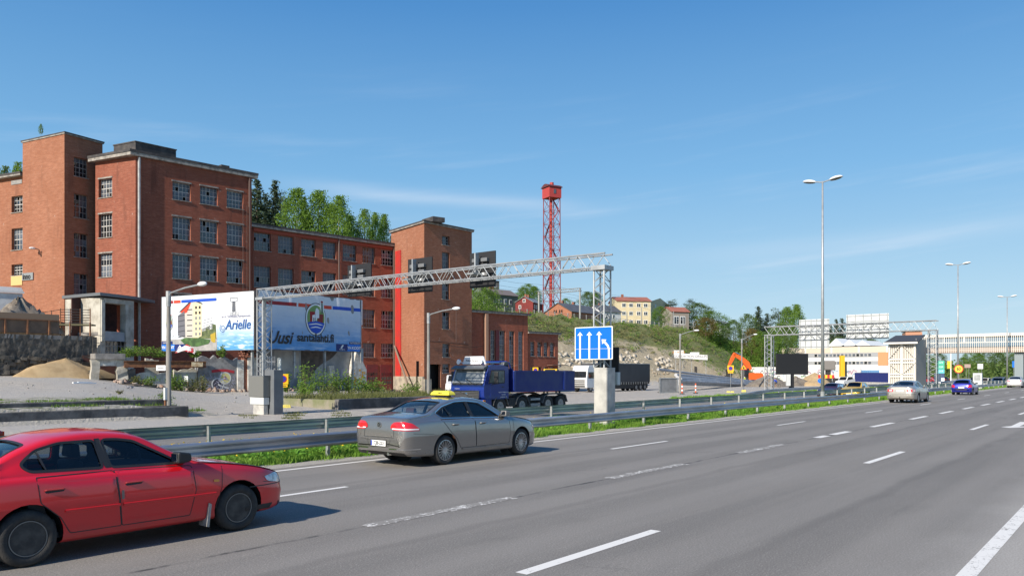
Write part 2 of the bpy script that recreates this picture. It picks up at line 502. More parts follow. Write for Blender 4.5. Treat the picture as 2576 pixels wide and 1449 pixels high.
for yy_ in (6.98,3.55,11.55):
    sd_=t.math('ABSOLUTE',t.math('SUBTRACT',t.math('ADD',sx.outputs['Y'],t.math('MULTIPLY',t.math('SUBTRACT',t.noise(t.coord('Object',(0.4,0.02,1)),1.0,3),0.5),0.5)),yy_))
    c2=t.mix(t.math('MULTIPLY',t.ramp(sd_,0.16,0.03),0.22),c2,(0.10,0.092,0.085))
# pale grit swept to the edge of the carriageway
gr=t.ramp(t.math('ADD',sx.outputs['Y'],t.math('MULTIPLY',t.math('SUBTRACT',t.noise(co,0.55,5),0.5),0.9)),2.35,1.15)
c2=t.mix(t.math('MULTIPLY',gr,0.75),c2,t.mix(t.ramp(t.noise(co,45,3,0.8),0.35,0.7),(0.33,0.305,0.275),(0.52,0.485,0.44)))
t.put(t.b.inputs['Base Color'],c2)
def sheet(name,u0,u1,v0,v1,z,m,nu_=1):
    b=MB()
    for i in range(nu_):
        a,c=lerp(u0,u1,i/nu_),lerp(u0,u1,(i+1) /nu_)
        b.quad((a,v0,z),(c,v0,z),(c,v1,z),(a,v1,z))
    return tag(b.build(name,m),kind='structure')
sheet('road_near',-300,1500,-2.5,14.42,0.0,t.m)
lan2=[]
for c in (22.2,25.9):
    lan2 += [(c-0.8,0.5,0.3,AL),(c+0.8,0.5,0.3,AL)]
sheet('road_far',-300,1500,20.45,28.55,-0.40,asphalt('asphalt_far',(0.235,0.215,0.19),AD,AL,lan2).m)
t=NT('shoulder_grit'); co=t.coord('Object')
t.put(t.b.inputs['Base Color'],t.mix(t.ramp(t.noise(co,55,4,0.8),0.3,0.75),(0.26,0.24,0.21),(0.58,0.54,0.48)))
t.set(Roughness=0.95); t.bump(t.noise(co,70,3,0.8),0.7,0.03)
grit=t.m
# gravel verge between the edge line and the grass, with a crumbly inner edge
b=MB(); us=np.arange(-20,300,0.6)
prev=None
for u in us:
    q=(u,14.42,0.004),(u,14.85+rnd.uniform(-.10,.16),0.03)
    if prev: b.quad(prev[0],q[0],q[1],prev[1])
    prev=q
tag(b.build('gravel_verge',grit),kind='structure')

# ================================================================ road markings
def paint(name,wear,fine=26):
    t=NT(name); co=t.coord('Object')
    n=t.math('ADD',t.math('MULTIPLY',t.noise(co,fine,5,0.75),0.65),t.math('MULTIPLY',t.noise(co,3.5,3,0.6),0.35))
    f=t.ramp(n,wear-0.03,wear+0.05)
    t.put(t.b.inputs['Base Color'],t.mix(f,(0.74,0.71,0.66),(0.25,0.23,0.205)))
    t.set(Roughness=0.8); return t.m
p_good,p_worn,p_bad=paint('paint_good',0.60),paint('paint_line',0.56),paint('paint_worn',0.445,14)
def strip(name,u0,u1,v,w,z,m,rag=0.0):
    b=MB(); n=max(1,int((u1-u0) /0.25)) if rag else 1
    for i in range(n):
        a,c=lerp(u0,u1,i/n),lerp(u0,u1,(i+1) /n)
        e=[rnd.uniform(-rag,rag) for _ in range(4)]
        b.quad((a,v-w/2+e[0],z),(c,v-w/2+e[1],z),(c,v+w/2+e[2],z),(a,v+w/2+e[3],z))
    return tag(b.build(name,m),kind='structure')
strip('road_edge_line',-20,600,14.08,0.13,0.004,p_good)
strip('road_edge_line',-20,300,1.46,0.17,0.004,p_worn)
for k in range(-1,16):
    if k*12+6.1 > 120: break
    strip('lane_dash',6.1+12*k,9.2+12*k,11.2,0.12,0.004,p_good)
for k in range(0,24):
    a=7.0+6.1*k
    worn=k in (0,1,2)
    if k == 3:
        strip('lane_dash',25.2,26.2,8.14,0.26,0.004,p_good); strip('lane_dash',26.75,28.55,8.14,0.26,0.004,p_good)
    else:
        strip('lane_dash',a,a+3.1,8.14,0.22,0.004,p_bad if worn else p_good,0.03 if worn else 0.0)
for a,c in ((6.35,9.17),(18.85,22.2),(32.1,35.6),(45.0,48.3),(57.5,60.8),(70,73.3)):
    strip('lane_dash',a,c,5.0,0.15,0.004,p_good)
# lane arrow just entering the frame on the right
a0=G(2541,1076)
b=MB(); z=0.004; x0,y0=a0.x,a0.y
b.add([(x0,y0,z),(x0+1.15,y0-0.62,z),(x0+1.15,y0-0.16,z),(x0+4.3,y0-0.16,z),(x0+4.3,y0+0.16-0.0,z),(x0+1.15,y0+0.10,z),(x0+0.35,y0+0.34,z)],[(0,1,2,3,4,5,6)])
tag(b.build('lane_arrow',p_good),kind='structure')
strip('road_edge_line',-20,600,28.05,0.13,-0.396,p_good)
strip('road_edge_line',-20,600,20.75,0.13,-0.396,p_good)
for k in range(0,14):
    strip('lane_dash',2+12*k,5+12*k,24.2,0.13,-0.396,p_good)

sheet('lay_by',27.0,62,28.55,32.7,-0.402,asphalt('asphalt_layby',(0.25,0.23,0.205),AD,AL).m)
# stone kerb of the far carriageway on the left: single stones
granite=mat('granite_kerb',(0.24,0.23,0.215),0.9,col2=(0.13,0.125,0.12),vscale=6,bump=0.5,bscale=25)
kerb=tag(bpy.data.objects.new('kerb',None),kind='structure'); link(kerb)
km=[MB().box((0,0,0),(0.96+d,0.22,0.2)).mesh('kerb_stone',granite) for d in (-0.1,-0.03,0.02)]
u=4.0
while u < 26.5:
    o=mesh_obj('kerb_stone',rnd.choice(km),kerb,(u+0.5,28.72+rnd.uniform(-.015,.015),-0.37+rnd.uniform(-.015,.02)),(rnd.uniform(-.02,.02),0,rnd.uniform(-.01,.01)))
    u += 1.0

# ================================================================ guard rails
galv=mat('galvanised_steel',(0.50,0.51,0.52),0.38,0.75,col2=(0.34,0.35,0.36),vscale=3,stretch=(0.3,1,1))
galv_old=mat('galvanised_dull',(0.40,0.41,0.41),0.55,0.55,col2=(0.27,0.28,0.28),vscale=3,stretch=(0.3,1,1))
def wprofile(side):
    pts=[(0.0,0.155),(0.045,0.150),(0.080,0.115),(0.080,0.085),(0.022,0.030),(0.022,-0.030),(0.080,-0.085),(0.080,-0.115),(0.045,-0.150),(0.0,-0.155)]
    return [(side*a,c) for a,c in pts]
def guard_rail(label,v,side,us,zb,top,u0,u1,path=None):
    root=thing('guard_rail',label,'guard rail',(0,v,zb),group='steel guard rails along the carriageways')
    pr=wprofile(side); zc=top-0.155
    b=MB(); st=np.arange(u0,u1+0.01,4.0); n=len(pr)
    rows=[]
    for i,u in enumerate(st):
        dy,dz=path(u) if path else (0,0)
        dz += rnd.uniform(-.012,.012); dy += rnd.uniform(-.012,.012)
        k=len(b.v)
        b.v += [(float(u),a+side*0.03+dy,zc+c+dz) for a,c in pr]
        b.v += [(float(u),a+side*0.03+dy-side*0.006,zc+c+dz) for a,c in pr]
        rows.append(k)
    for i in range(len(rows) -1):
        a,c=rows[i],rows[i+1]
        for j in range(n-1):
            b.f.append((a+j,c+j,c+j+1,a+j+1)); b.f.append((a+n+j+1,c+n+j+1,c+n+j,a+n+j))
        b.f.append((a,a+n,c+n,c)); b.f.append((a+n-1,c+n-1,c+2*n-1,a+2*n-1))
    b.build('beam',galv,root,smooth=False)
    # sigma post: web and two flanges
    p=MB(); h=top+0.25
    p.box((0,-side*0.03,top-h/2-0.03),(0.006,0.10,h)); p.box((0.025,-side*0.03+0.047,top-h/2-0.03),(0.055,0.006,h)); p.box((0.025,-side*0.03-0.047,top-h/2-0.03),(0.055,0.006,h))
    pm=p.mesh('post',galv_old)
    for u in us:
        dy,dz=path(u) if path else (0,0)
        mesh_obj('post',pm,root,(float(u),dy,dz),(rnd.uniform(-.02,.02),rnd.uniform(-.02,.02),rnd.uniform(-.05,.05)))
    return root
guard_rail('near steel guard rail on the grass edge, its smooth beam facing the lanes',15.05,-1,np.arange(11.79-3.72*4,175,3.72),0.0,0.62,-8,232)
guard_rail('middle steel guard rail seen from behind, posts in front of its beam',19.2,1,np.arange(11.16-3.79*4,175,3.79),0.0,0.67,-8,232)
def fpath(u): return (0.0,-0.62*float(1-sst((u-63) /16)))
guard_rail('far steel guard rail rising from the ground beyond the lane of the yellow car',29.6,-1,np.arange(72,190,4.0),-0.35,0.70,62,232,fpath)

# ================================================================ grass on the median
def blades(n,u0,u1,v0,v1,hmin,hmax,w,zf,seed,dens=None):
    g=np.random.default_rng(seed)
    u=g.uniform(u0,u1,n); v=g.uniform(v0,v1,n)
    if dens is not None:
        k=g.uniform(0,1,n) < dens(u,v); u,v=u[k],v[k]; n=len(u)
    clump=0.6+0.75*(np.sin(u*2.1+np.sin(v*3.3) *1.7) *0.5+0.5) *(np.sin(v*2.7+u*0.9) *0.5+0.5)
    h=g.uniform(hmin,hmax,n) *clump
    a=g.uniform(0,2*PI,n); lean=g.uniform(0.1,0.75,n) *h; la=g.uniform(0,2*PI,n)
    wx,wy=np.cos(a) *w*g.uniform(0.6,1.5,n),np.sin(a) *w*g.uniform(0.6,1.5,n)
    z=zf(u,v)
    p0=np.stack([u-wx,v-wy,z-0.01],-1); p1=np.stack([u+wx,v+wy,z-0.01],-1)
    p2=np.stack([u+np.cos(la) *lean,v+np.sin(la) *lean,z+h],-1)
    V=np.stack([p0,p1,p2],1).reshape(-1,3)
    return V,np.arange(3*n).reshape(-1,3)
def med_z(u,v):
    return 0.02+0.0*u-0.42*sst((v-19.5) /0.9)
b=MB(); vv_=[14.55,15.0,16.0,17.5,19.2,19.55,19.95,20.42]
for i in range(len(vv_) -1):
    for k in range(40):
        a,c=lerp(-30,330,k/40),lerp(-30,330,(k+1) /40)
        z0,z1=float(med_z(a,vv_[i])),float(med_z(a,vv_[i+1]))
        if i == 0: z0=-0.01
        b.quad((a,vv_[i],z0),(c,vv_[i],z0),(c,vv_[i+1],z1),(a,vv_[i+1],z1))
turf=mat('turf_soil',(0.085,0.15,0.03),0.95,col2=(0.14,0.13,0.06),vscale=2.5,bump=0.6,bscale=20)
tag(b.build('median',turf),kind='structure')
gm=leafmat('grass_blades',(0.13,0.30,0.03),(0.30,0.44,0.085),0.8,0.4)
edge=lambda u,v: np.clip((v-14.72-0.12*np.sin(u*1.9) -0.08*np.sin(u*5.3)) /0.35,0,1)
Vs,Fs,k=[],[],0
for args in ((130000,4,32,14.7,17.4,0.07,0.24,0.009),(42000,4,34,17.4,20.2,0.06,0.22,0.011),(70000,32,62,14.7,18.6,0.07,0.24,0.014),(50000,62,150,14.7,20.0,0.08,0.25,0.03)):
    V,Fq=blades(*args,med_z,11+k,edge); Fs.append(Fq+k); Vs.append(V); k += len(V)
tag(mesh_obj('grass',np_mesh('grass',np.concatenate(Vs),np.concatenate(Fs),gm)),'bright green grass on the median behind the near guard rail','grass',kind='stuff')
# broad leaves and dandelions
g=np.random.default_rng(5)
def leaf_quads(cen,size,g,flat=0.0):
    """one bent-free quad leaf at each centre, random facing"""
    n=len(cen)
    nrm=g.normal(0,1,(n,3)); nrm[:,2] =np.abs(nrm[:,2]) +flat
    nrm /= np.linalg.norm(nrm,axis=1)[:,None]
    a=np.cross(nrm,g.normal(0,1,(n,3))); a /= np.linalg.norm(a,axis=1)[:,None] +1e-9
    c=np.cross(nrm,a)
    s=(np.asarray(size) *g.uniform(0.6,1.35,n))[:,None]
    V=np.stack([cen-a*s,cen-c*s*0.55,cen+a*s,cen+c*s*0.55],1).reshape(-1,3)
    return V,np.arange(4*n).reshape(-1,4)
n=9000
u=np.concatenate([g.uniform(3,14,n // 2),g.uniform(10,45,n // 2)]); v=g.uniform(14.95,17.4,n)
kk=g.uniform(0,1,n) < np.clip((v-14.85) /0.5,0,1); u,v=u[kk],v[kk]
V,Fq=leaf_quads(np.stack([u,v,med_z(u,v) +g.uniform(0.04,0.26,len(u))],-1),0.055,g,0.6)
tag(mesh_obj('weed_leaves',np_mesh('weed_leaves',V,Fq,leafmat('weed_leaf',(0.09,0.26,0.03),(0.22,0.40,0.07),1.0))),'broad dandelion leaves low in the median grass','weeds',kind='stuff')
cl=[]
for cu,cv,su,n in ((10.6,16.6,1.9,330),(13.2,16.4,1.6,120),(24.5,16.8,2.2,60),(29,16.6,2.6,80),(33,16.2,3.0,50),(40,16.4,4,50),(52,16.4,6,90),(70,16.4,9,100),(16.6,16.6,1.2,40)):
    uu=g.normal(cu,su,n); w_=g.uniform(15.4,18.4,n); cl.append(np.stack([uu,w_,0.16+g.uniform(0.06,0.20,n)],-1))
cl=np.concatenate(cl)
V,Fq=leaf_quads(np.repeat(cl,3,0),0.030,g,0.9)
tag(mesh_obj('dandelion_flowers',np_mesh('dandelion_flowers',V,Fq,mat('dandelion_yellow',(0.75,0.52,0.02),0.8))),'yellow dandelion flowers scattered over the median grass','flowers',kind='stuff')
# ================================================================ cars
def smooth_interp(xs,ys,x):
    """monotone cubic through the points"""
    xs,ys=np.asarray(xs,float),np.asarray(ys,float)
    h=np.diff(xs); d=np.diff(ys) /h
    m=np.zeros(len(xs)); m[0],m[-1] =d[0],d[-1]
    for i in range(1,len(xs) -1):
        m[i] =0 if d[i-1] *d[i] <= 0 else 2*d[i-1] *d[i] /(d[i-1] +d[i])
    i=np.clip(np.searchsorted(xs,x) -1,0,len(xs) -2)
    t=(x-xs[i]) /h[i]
    return ((1+2*t) *(1-t) ** 2*ys[i] +t*(1-t) ** 2*h[i] *m[i] +t*t*(3-2*t) *ys[i+1] +t*t*(t-1) *h[i] *m[i+1])
def catmull(pts,sub):
    out=[]
    n=len(pts)
    for i in range(n-1):
        p0,p1,p2,p3=pts[max(i-1,0)],pts[i],pts[i+1],pts[min(i+2,n-1)]
        for k in range(sub):
            t=k/sub
            out.append(tuple(0.5*((2*b) +(c-a) *t+(2*a-5*b+4*c-d) *t*t+(-a+3*b-3*c+d) *t ** 3) for a,b,c,d in zip(p0,p1,p2,p3)))
    out.append(tuple(pts[-1]))
    return out
def round_poly(pts,r,seg=4):
    """round the corners of a closed outline; r may be a list"""
    out=[]; n=len(pts)
    for i in range(n):
        p,a,b=Vector(pts[i]),Vector(pts[i-1]),Vector(pts[(i+1) % n])
        rr=r[i] if isinstance(r,(list,tuple)) else r
        da,db=(a-p),(b-p)
        rr=min(rr,da.length*0.49,db.length*0.49)
        if rr < 1e-4: out.append(tuple(p)); continue
        s,e=p+da.normalized() *rr,p+db.normalized() *rr
        for k in range(seg+1):
            t=k/seg
            out.append(tuple(s*(1-t) ** 2+p*2*t*(1-t) +e*t*t))
    return out

class CarShape:
    def __init__(s,P_,fine=True):
        s.P=P_; s.fine=fine
        xr,xf=P_['top'][0][0],P_['top'][-1][0]
        n=84 if fine else 40
        tt=np.linspace(0,1,n); e=0.5-0.5*np.cos(PI*tt)
        s.xs=xr+(xf-xr) *(0.55*e+0.45*tt)
        s.V,s.F=[],[]
        rings=[s.ring(x) for x in s.xs]
        m=len(rings[0])
        for r in rings: s.V += r
        for i in range(n-1):
            for k in range(m):
                k2=(k+1) % m
                s.F.append((i*m+k,i*m+k2,(i+1) *m+k2,(i+1) *m+k))
        s.F.append(tuple(range(m-1,-1,-1))); s.F.append(tuple(range((n-1) *m,n*m)))
        s.bvh=BVHTree.FromPolygons([Vector(v) for v in s.V],s.F)
    def f(s,key,x):
        a=s.P[key]
        return float(smooth_interp([p[0] for p in a],[p[1] for p in a],x))
    def half(s,x):
        P_=s.P
        zt,zb,w,zl=s.f('top',x),s.f('bot',x),s.f('wid',x),s.f('belt',x)
        zl=min(zl,zt-0.035)
        h=zt-zl
        wb=w-P_.get('shoulder',0.055) -0.05*min(1,h/0.2)
        tum=P_.get('tumble',0.42)
        crown=P_.get('crown',0.035) +0.015*min(1,h/0.3)
        ze=zt-crown                                   # roof edge height
        we=wb-tum*max(0,ze-zl)
        rr=min(0.075,0.35*max(0.03,h))
        zm=zb+(zl-zb) *0.52
        pts=[(0,zb),(w*0.6,zb),(w-0.10,zb+0.005),(w-0.035,zb+0.045),(w-0.022,zb+0.13),(w-0.002,zm),(w,zm+0.07*(zl-zb)),(w-0.014,zl-0.13),(w-0.034,zl-0.045),(wb+0.012,zl-0.008),(wb,zl+0.012)]
        up=[(wb+(we-wb) *q,zl+0.012+(ze-rr-zl-0.012) *q) for q in (0.34,0.67,1.0)] if ze-rr > zl+0.03 else [(wb-0.006,zl+0.015),(wb-0.012,zl+0.018),(wb-0.02,zl+0.022)]
        last=up[-1]
        top=[(last[0] -rr*0.18,min(zt-0.006,last[1] +rr*0.62)),(last[0] -rr*0.75,min(zt-0.004,max(last[1],ze) +0.006)),(last[0] *0.62,zt-crown*0.34),(last[0] *0.3,zt-crown*0.07),(0,zt)]
        return pts,up,top
    def ring(s,x):
        pts,up,top=s.half(x)
        sub=3 if s.fine else 1
        c=catmull(pts[2:11],sub)
        full=pts[:2] +c+up+catmull(top,2 if s.fine else 1)
        return [(x,y,z) for y,z in full] +[(x,-y,z) for y,z in reversed(full[1:-1])]
    def cast(s,o,d):
        h=s.bvh.ray_cast(Vector(o),Vector(d).normalized(),20)
        return h[0],h[1]
    def side(s,x,z,off=0.0,sg=-1):
        p,nn=s.cast((x,sg*3,z),(0,-sg,0))
        if p is None: p,nn=Vector((x,sg*0.8,z)),Vector((0,sg,0))
        return p+nn*off
    def topp(s,x,y,off=0.0):
        p,nn=s.cast((x,y,4),(0,0,-1))
        return p+nn*off
    def polar(s,cx,a,z,off=0.0):
        """a measured from straight behind (-x), positive to the right (-y)"""
        d=Vector((-math.cos(a),-math.sin(a),0))
        p,nn=s.cast(Vector((cx,0,z)) +d*4,-d)
        if p is None: p,nn=Vector((cx,0,z)) +d*0.9,d
        return p+nn*off

def columns(poly,n):
    """an x-monotone outline cut into n columns: (x, low, high)"""
    xs=[p[0] for p in poly]; a,b=min(xs),max(xs); out=[]
    m=len(poly)
    for i in range(n+1):
        x=a+(b-a) *(0.002+0.996*(0.5-0.5*math.cos(PI*i/n)))
        zs=[]
        for k in range(m):
            p,q=poly[k],poly[(k+1) % m]
            if (p[0] -x) *(q[0] -x) <= 0 and abs(q[0] -p[0]) > 1e-9:
                t=(x-p[0]) /(q[0] -p[0]); zs.append(p[1] +(q[1] -p[1]) *t)
        if len(zs) >= 2: out.append((x,min(zs),max(zs)))
    return out
def patch(poly,fn,n=14,rows=5,thick=0.0):
    cs=columns(poly,n); b=MB()
    for x,lo,hi in cs:
        for r in range(rows+1): b.v.append(tuple(fn(x,lo+(hi-lo) *r/rows)))
    w=rows+1
    for i in range(len(cs) -1):
        for r in range(rows): b.f.append((i*w+r,(i+1) *w+r,(i+1) *w+r+1,i*w+r+1))
    return b
def ribbon(pts,fn,w,closed=False):
    """thin strip that follows a line on the body"""
    b=MB(); n=len(pts)
    for i in range(n):
        p=Vector(pts[i]); a=Vector(pts[i-1] if (i or closed) else pts[i]); c=Vector(pts[(i+1) % n] if (i < n-1 or closed) else pts[i])
        d=(c-a); d=d.normalized() if d.length > 1e-9 else Vector((1,0)); nn=Vector((-d.y,d.x)) *w/2
        b.v.append(tuple(fn(*(p-nn)))); b.v.append(tuple(fn(*(p+nn))))
    for i in range(n if closed else n-1):
        k=(i+1) % n; b.f.append((2*i,2*k,2*k+1,2*i+1))
    return b
def dense(pts,step=0.05,closed=False):
    out=[]; n=len(pts)
    for i in range(n if closed else n-1):
        p,q=Vector(pts[i]),Vector(pts[(i+1) % n]); m=max(1,int((q-p).length/step))
        out += [tuple(p.lerp(q,k/m)) for k in range(m)]
    if not closed: out.append(tuple(pts[-1]))
    return out

rubber=mat('tyre_rubber',(0.022,0.022,0.023),0.85,col2=(0.045,0.042,0.038),vscale=9,bump=0.3,bscale=70)
blackp=mat('black_plastic',(0.018,0.018,0.019),0.55,bump=0.1,bscale=200)
dark_in=mat('car_interior',(0.05,0.052,0.06),0.85)
seat_m=mat('seat_cloth',(0.11,0.115,0.13),0.95)
chrome=mat('chrome',(0.72,0.73,0.74),0.12,1.0)
alloy=mat('wheel_alloy',(0.62,0.62,0.63),0.28,0.9,col2=(0.42,0.41,0.40),vscale=14)
steelw=mat('steel_wheel',(0.035,0.034,0.034),0.6,0.3,col2=(0.075,0.07,0.065),vscale=9)
red_lens=mat('red_lens',(0.55,0.012,0.02),0.12,spec=0.7,coat=0.6)
clear_lens=mat('clear_lens',(0.55,0.58,0.62),0.10,0.25,col2=(0.25,0.27,0.30),vscale=16,coat=0.7)
white_lens=mat('white_lens',(0.85,0.86,0.88),0.15,coat=0.6)
amber=mat('amber_lens',(0.75,0.22,0.01),0.2,coat=0.5)
plate_w=mat('plate_white',(0.80,0.80,0.78),0.5)
plate_blue=mat('plate_blue',S(30,60,160),0.5)
ink=mat('ink_black',(0.012,0.012,0.013),0.6)
car_glass=glassmat('car_glass',(0.58,0.63,0.63),1.3)
car_glass_dark=glassmat('car_glass_dark',(0.10,0.11,0.12),1.1)
skin=mat('skin',(0.45,0.26,0.18),0.6)
hair_m=mat('hair_dark',(0.03,0.022,0.016),0.8)
cloth_dark=mat('cloth_dark',(0.02,0.024,0.04),0.9)

def paint_mat(name,col,metal=0.0,rough=0.32,dirt=(0.20,0.17,0.14),dirt_top=0.42,coat=0.8,flake=False):
    """car paint with clear coat; road dust thickens towards the sills"""
    if name in MATS: return MATS[name]
    t=NT(name); co=t.coord('Object'); sx=t.node('ShaderNodeSeparateXYZ'); t.l.new(co,sx.inputs[0])
    n=t.noise(co,3.2,5,0.65)
    d=t.math('MULTIPLY',t.ramp(t.math('ADD',sx.outputs['Z'],t.math('MULTIPLY',t.math('SUBTRACT',n,0.5),0.35)),dirt_top,0.12),0.5)
    film=t.math('MULTIPLY',t.ramp(t.noise(co,1.3,4,0.6),0.4,0.75),0.025)
    f=t.math('ADD',d,film)
    t.put(t.b.inputs['Base Color'],t.mix(f,col,dirt))
    t.put(t.b.inputs['Roughness'],t.math('ADD',rough,t.math('MULTIPLY',f,0.5)))
    t.put(t.b.inputs['Metallic'],t.math('MULTIPLY',t.math('SUBTRACT',1.0,f),metal))
    t.put(t.b.inputs['Coat Weight'],t.math('MULTIPLY',t.math('SUBTRACT',1.0,t.math('MINIMUM',t.math('MULTIPLY',f,1.6),1.0)),coat))
    t.b.inputs['Coat Roughness'].default_value=0.06
    MATS[name] =t.m
    return t.m

WHEELS={}
def wheel_meshes(kind,r,w,rim_r):
    key=(kind,r,w,rim_r)
    if key in WHEELS: return WHEELS[key]
    n=40
    ty=MB(); rr=rim_r
    ty.lathe([(rr,w/2-0.012),(rr+0.012,w/2+0.004),(r*0.5+rr*0.5,w/2+0.012),(r-0.03,w/2+0.002),(r-0.008,w/2-0.022),(r,w/2-0.05),(r,-w/2+0.05),(r-0.008,-w/2+0.022),(r-0.03,-w/2-0.002),(rr+0.012,-w/2-0.004),(rr,-w/2+0.012)],n,'Y',closed=True)
    for q in (-0.045,-0.015,0.015,0.045):
        pass
    tyre=ty.mesh('tyre',rubber,True)
    ri=MB()
    if kind == 'alloy':
        ri.lathe([(rr,w/2-0.006),(rr-0.012,w/2-0.004),(rr-0.03,w/2-0.05),(rr-0.035,-w/2+0.02),(rr-0.005,-w/2+0.02),(rr,w/2-0.02)],n,'Y',closed=True)
        for i in range(9):
            for dd in (-0.10,0.10):
                a=2*PI*i/9+dd
                a2=2*PI*i/9+dd*1.7
                p0=Vector((0.05*math.cos(a),w/2-0.030,0.05*math.sin(a))); p1=Vector(((rr-0.014) *math.cos(a2),w/2-0.016,(rr-0.014) *math.sin(a2)))
                ri.bar(p0,p1,0.017,0.026,up=(0,1,0))
        ri.lathe([(0.066,w/2-0.06),(0.066,w/2-0.022),(0.045,w/2-0.012),(0.001,w/2-0.010)],20,'Y')
        rim=ri.mesh('rim',alloy,False)
    elif kind == 'steel':
        prof=[(rr,w/2-0.006),(rr-0.012,w/2-0.010),(rr-0.022,w/2-0.05),(rr-0.055,w/2-0.056),(rr-0.075,w/2-0.036),(0.085,w/2-0.034),(0.072,w/2-0.050),(0.048,w/2-0.050),(0.044,w/2-0.025),(0.001,w/2-0.025)]
        ri.lathe(prof,n,'Y')
        ri2=ri.mesh('rim',[steelw,alloy],True)
        rim=ri2
        rim.set_sharp_from_angle(angle=R(24))
    else:
        prof=[(rr,w/2-0.006),(rr-0.015,w/2-0.012),(rr-0.03,w/2-0.045),(rr*0.55,w/2-0.02),(0.06,w/2-0.012),(0.001,w/2-0.010)]
        ri.lathe(prof,n,'Y')
        for i in range(5):
            a=2*PI*i/5
            ri.bar((0.05*math.cos(a),w/2-0.008,0.05*math.sin(a)),((rr-0.03) *math.cos(a),w/2-0.012,(rr-0.03) *math.sin(a)),0.06,0.02,up=(0,1,0))
        rim=ri.mesh('rim',alloy,False)
    bk=MB()
    bk.lathe([(rr-0.03,-0.02),(rr-0.03,0.012),(0.001,0.012)],24,'Y')
    back=bk.mesh('brake_disc',mat('brake_dark',(0.016,0.015,0.014),0.8))
    holes=None
    if kind == 'steel':
        hb=MB()
        for i in range(12):
            a=2*PI*(i+0.5) /12; q=rr-0.052
            hb.lathe([(0.017,w/2-0.06),(0.017,w/2-0.0545),(0.001,w/2-0.0545)],8,'Y',(q*math.cos(a),0,q*math.sin(a)))
        hb.lathe([(rr+0.002,w/2-0.008),(rr+0.002,w/2+0.002),(rr-0.008,w/2+0.002),(rr-0.008,w/2-0.008)],n,'Y',closed=True)
        hb.lathe([(0.088,w/2-0.036),(0.088,w/2-0.022),(0.072,w/2-0.022),(0.072,w/2-0.036)],n,'Y',closed=True)
        holes=hb.mesh('rim_edge',mat('rim_edge_grey',(0.20,0.19,0.18),0.5,0.5))
    WHEELS[key] =(tyre,rim,back,holes)
    return WHEELS[key]

def seated_person(parent,x,y,z,sc=1.0,shirt=None,facing=0.0):
    """driver seen through the glass: head, neck, shoulders, arms reaching forward (one body mesh) with hair and clothing children"""
    b=MB()
    prof=[(0.001,0.0),(0.13,0.01),(0.165,0.10),(0.175,0.25),(0.185,0.38),(0.15,0.47),(0.065,0.515),(0.055,0.56),(0.068,0.59),(0.082,0.66),(0.085,0.72),(0.072,0.79),(0.035,0.825),(0.001,0.83)]
    k0=len(b.v); b.lathe(prof,16)
    for i in range(k0,len(b.v)):
        p=Vector(b.v[i])
        if p.z < 0.5: p.x *= 0.62; p.y *= 1.15 if p.z > 0.3 else 1.0
        else:
            p.x=p.x*1.12+0.03
            if 0.63 < p.z < 0.68 and p.x > 0.09: p.x += 0.025      # nose
        p.x -= (0.5-p.z) *0.22
        b.v[i] =tuple(p)
    for sg in (-1,1):
        b.path([(0.0,sg*0.19,0.42),(0.07,sg*0.22,0.20),(0.20,sg*0.21,0.14),(0.36,sg*0.16,0.26)],[0.055,0.048,0.042,0.034],8)
        b.path([(-0.05,sg*0.1,0.03),(0.2,sg*0.12,0.06),(0.42,sg*0.13,0.08)],[0.09,0.085,0.06],8)
    o=b.build('body',shirt or cloth_dark,None,smooth=True)
    return o

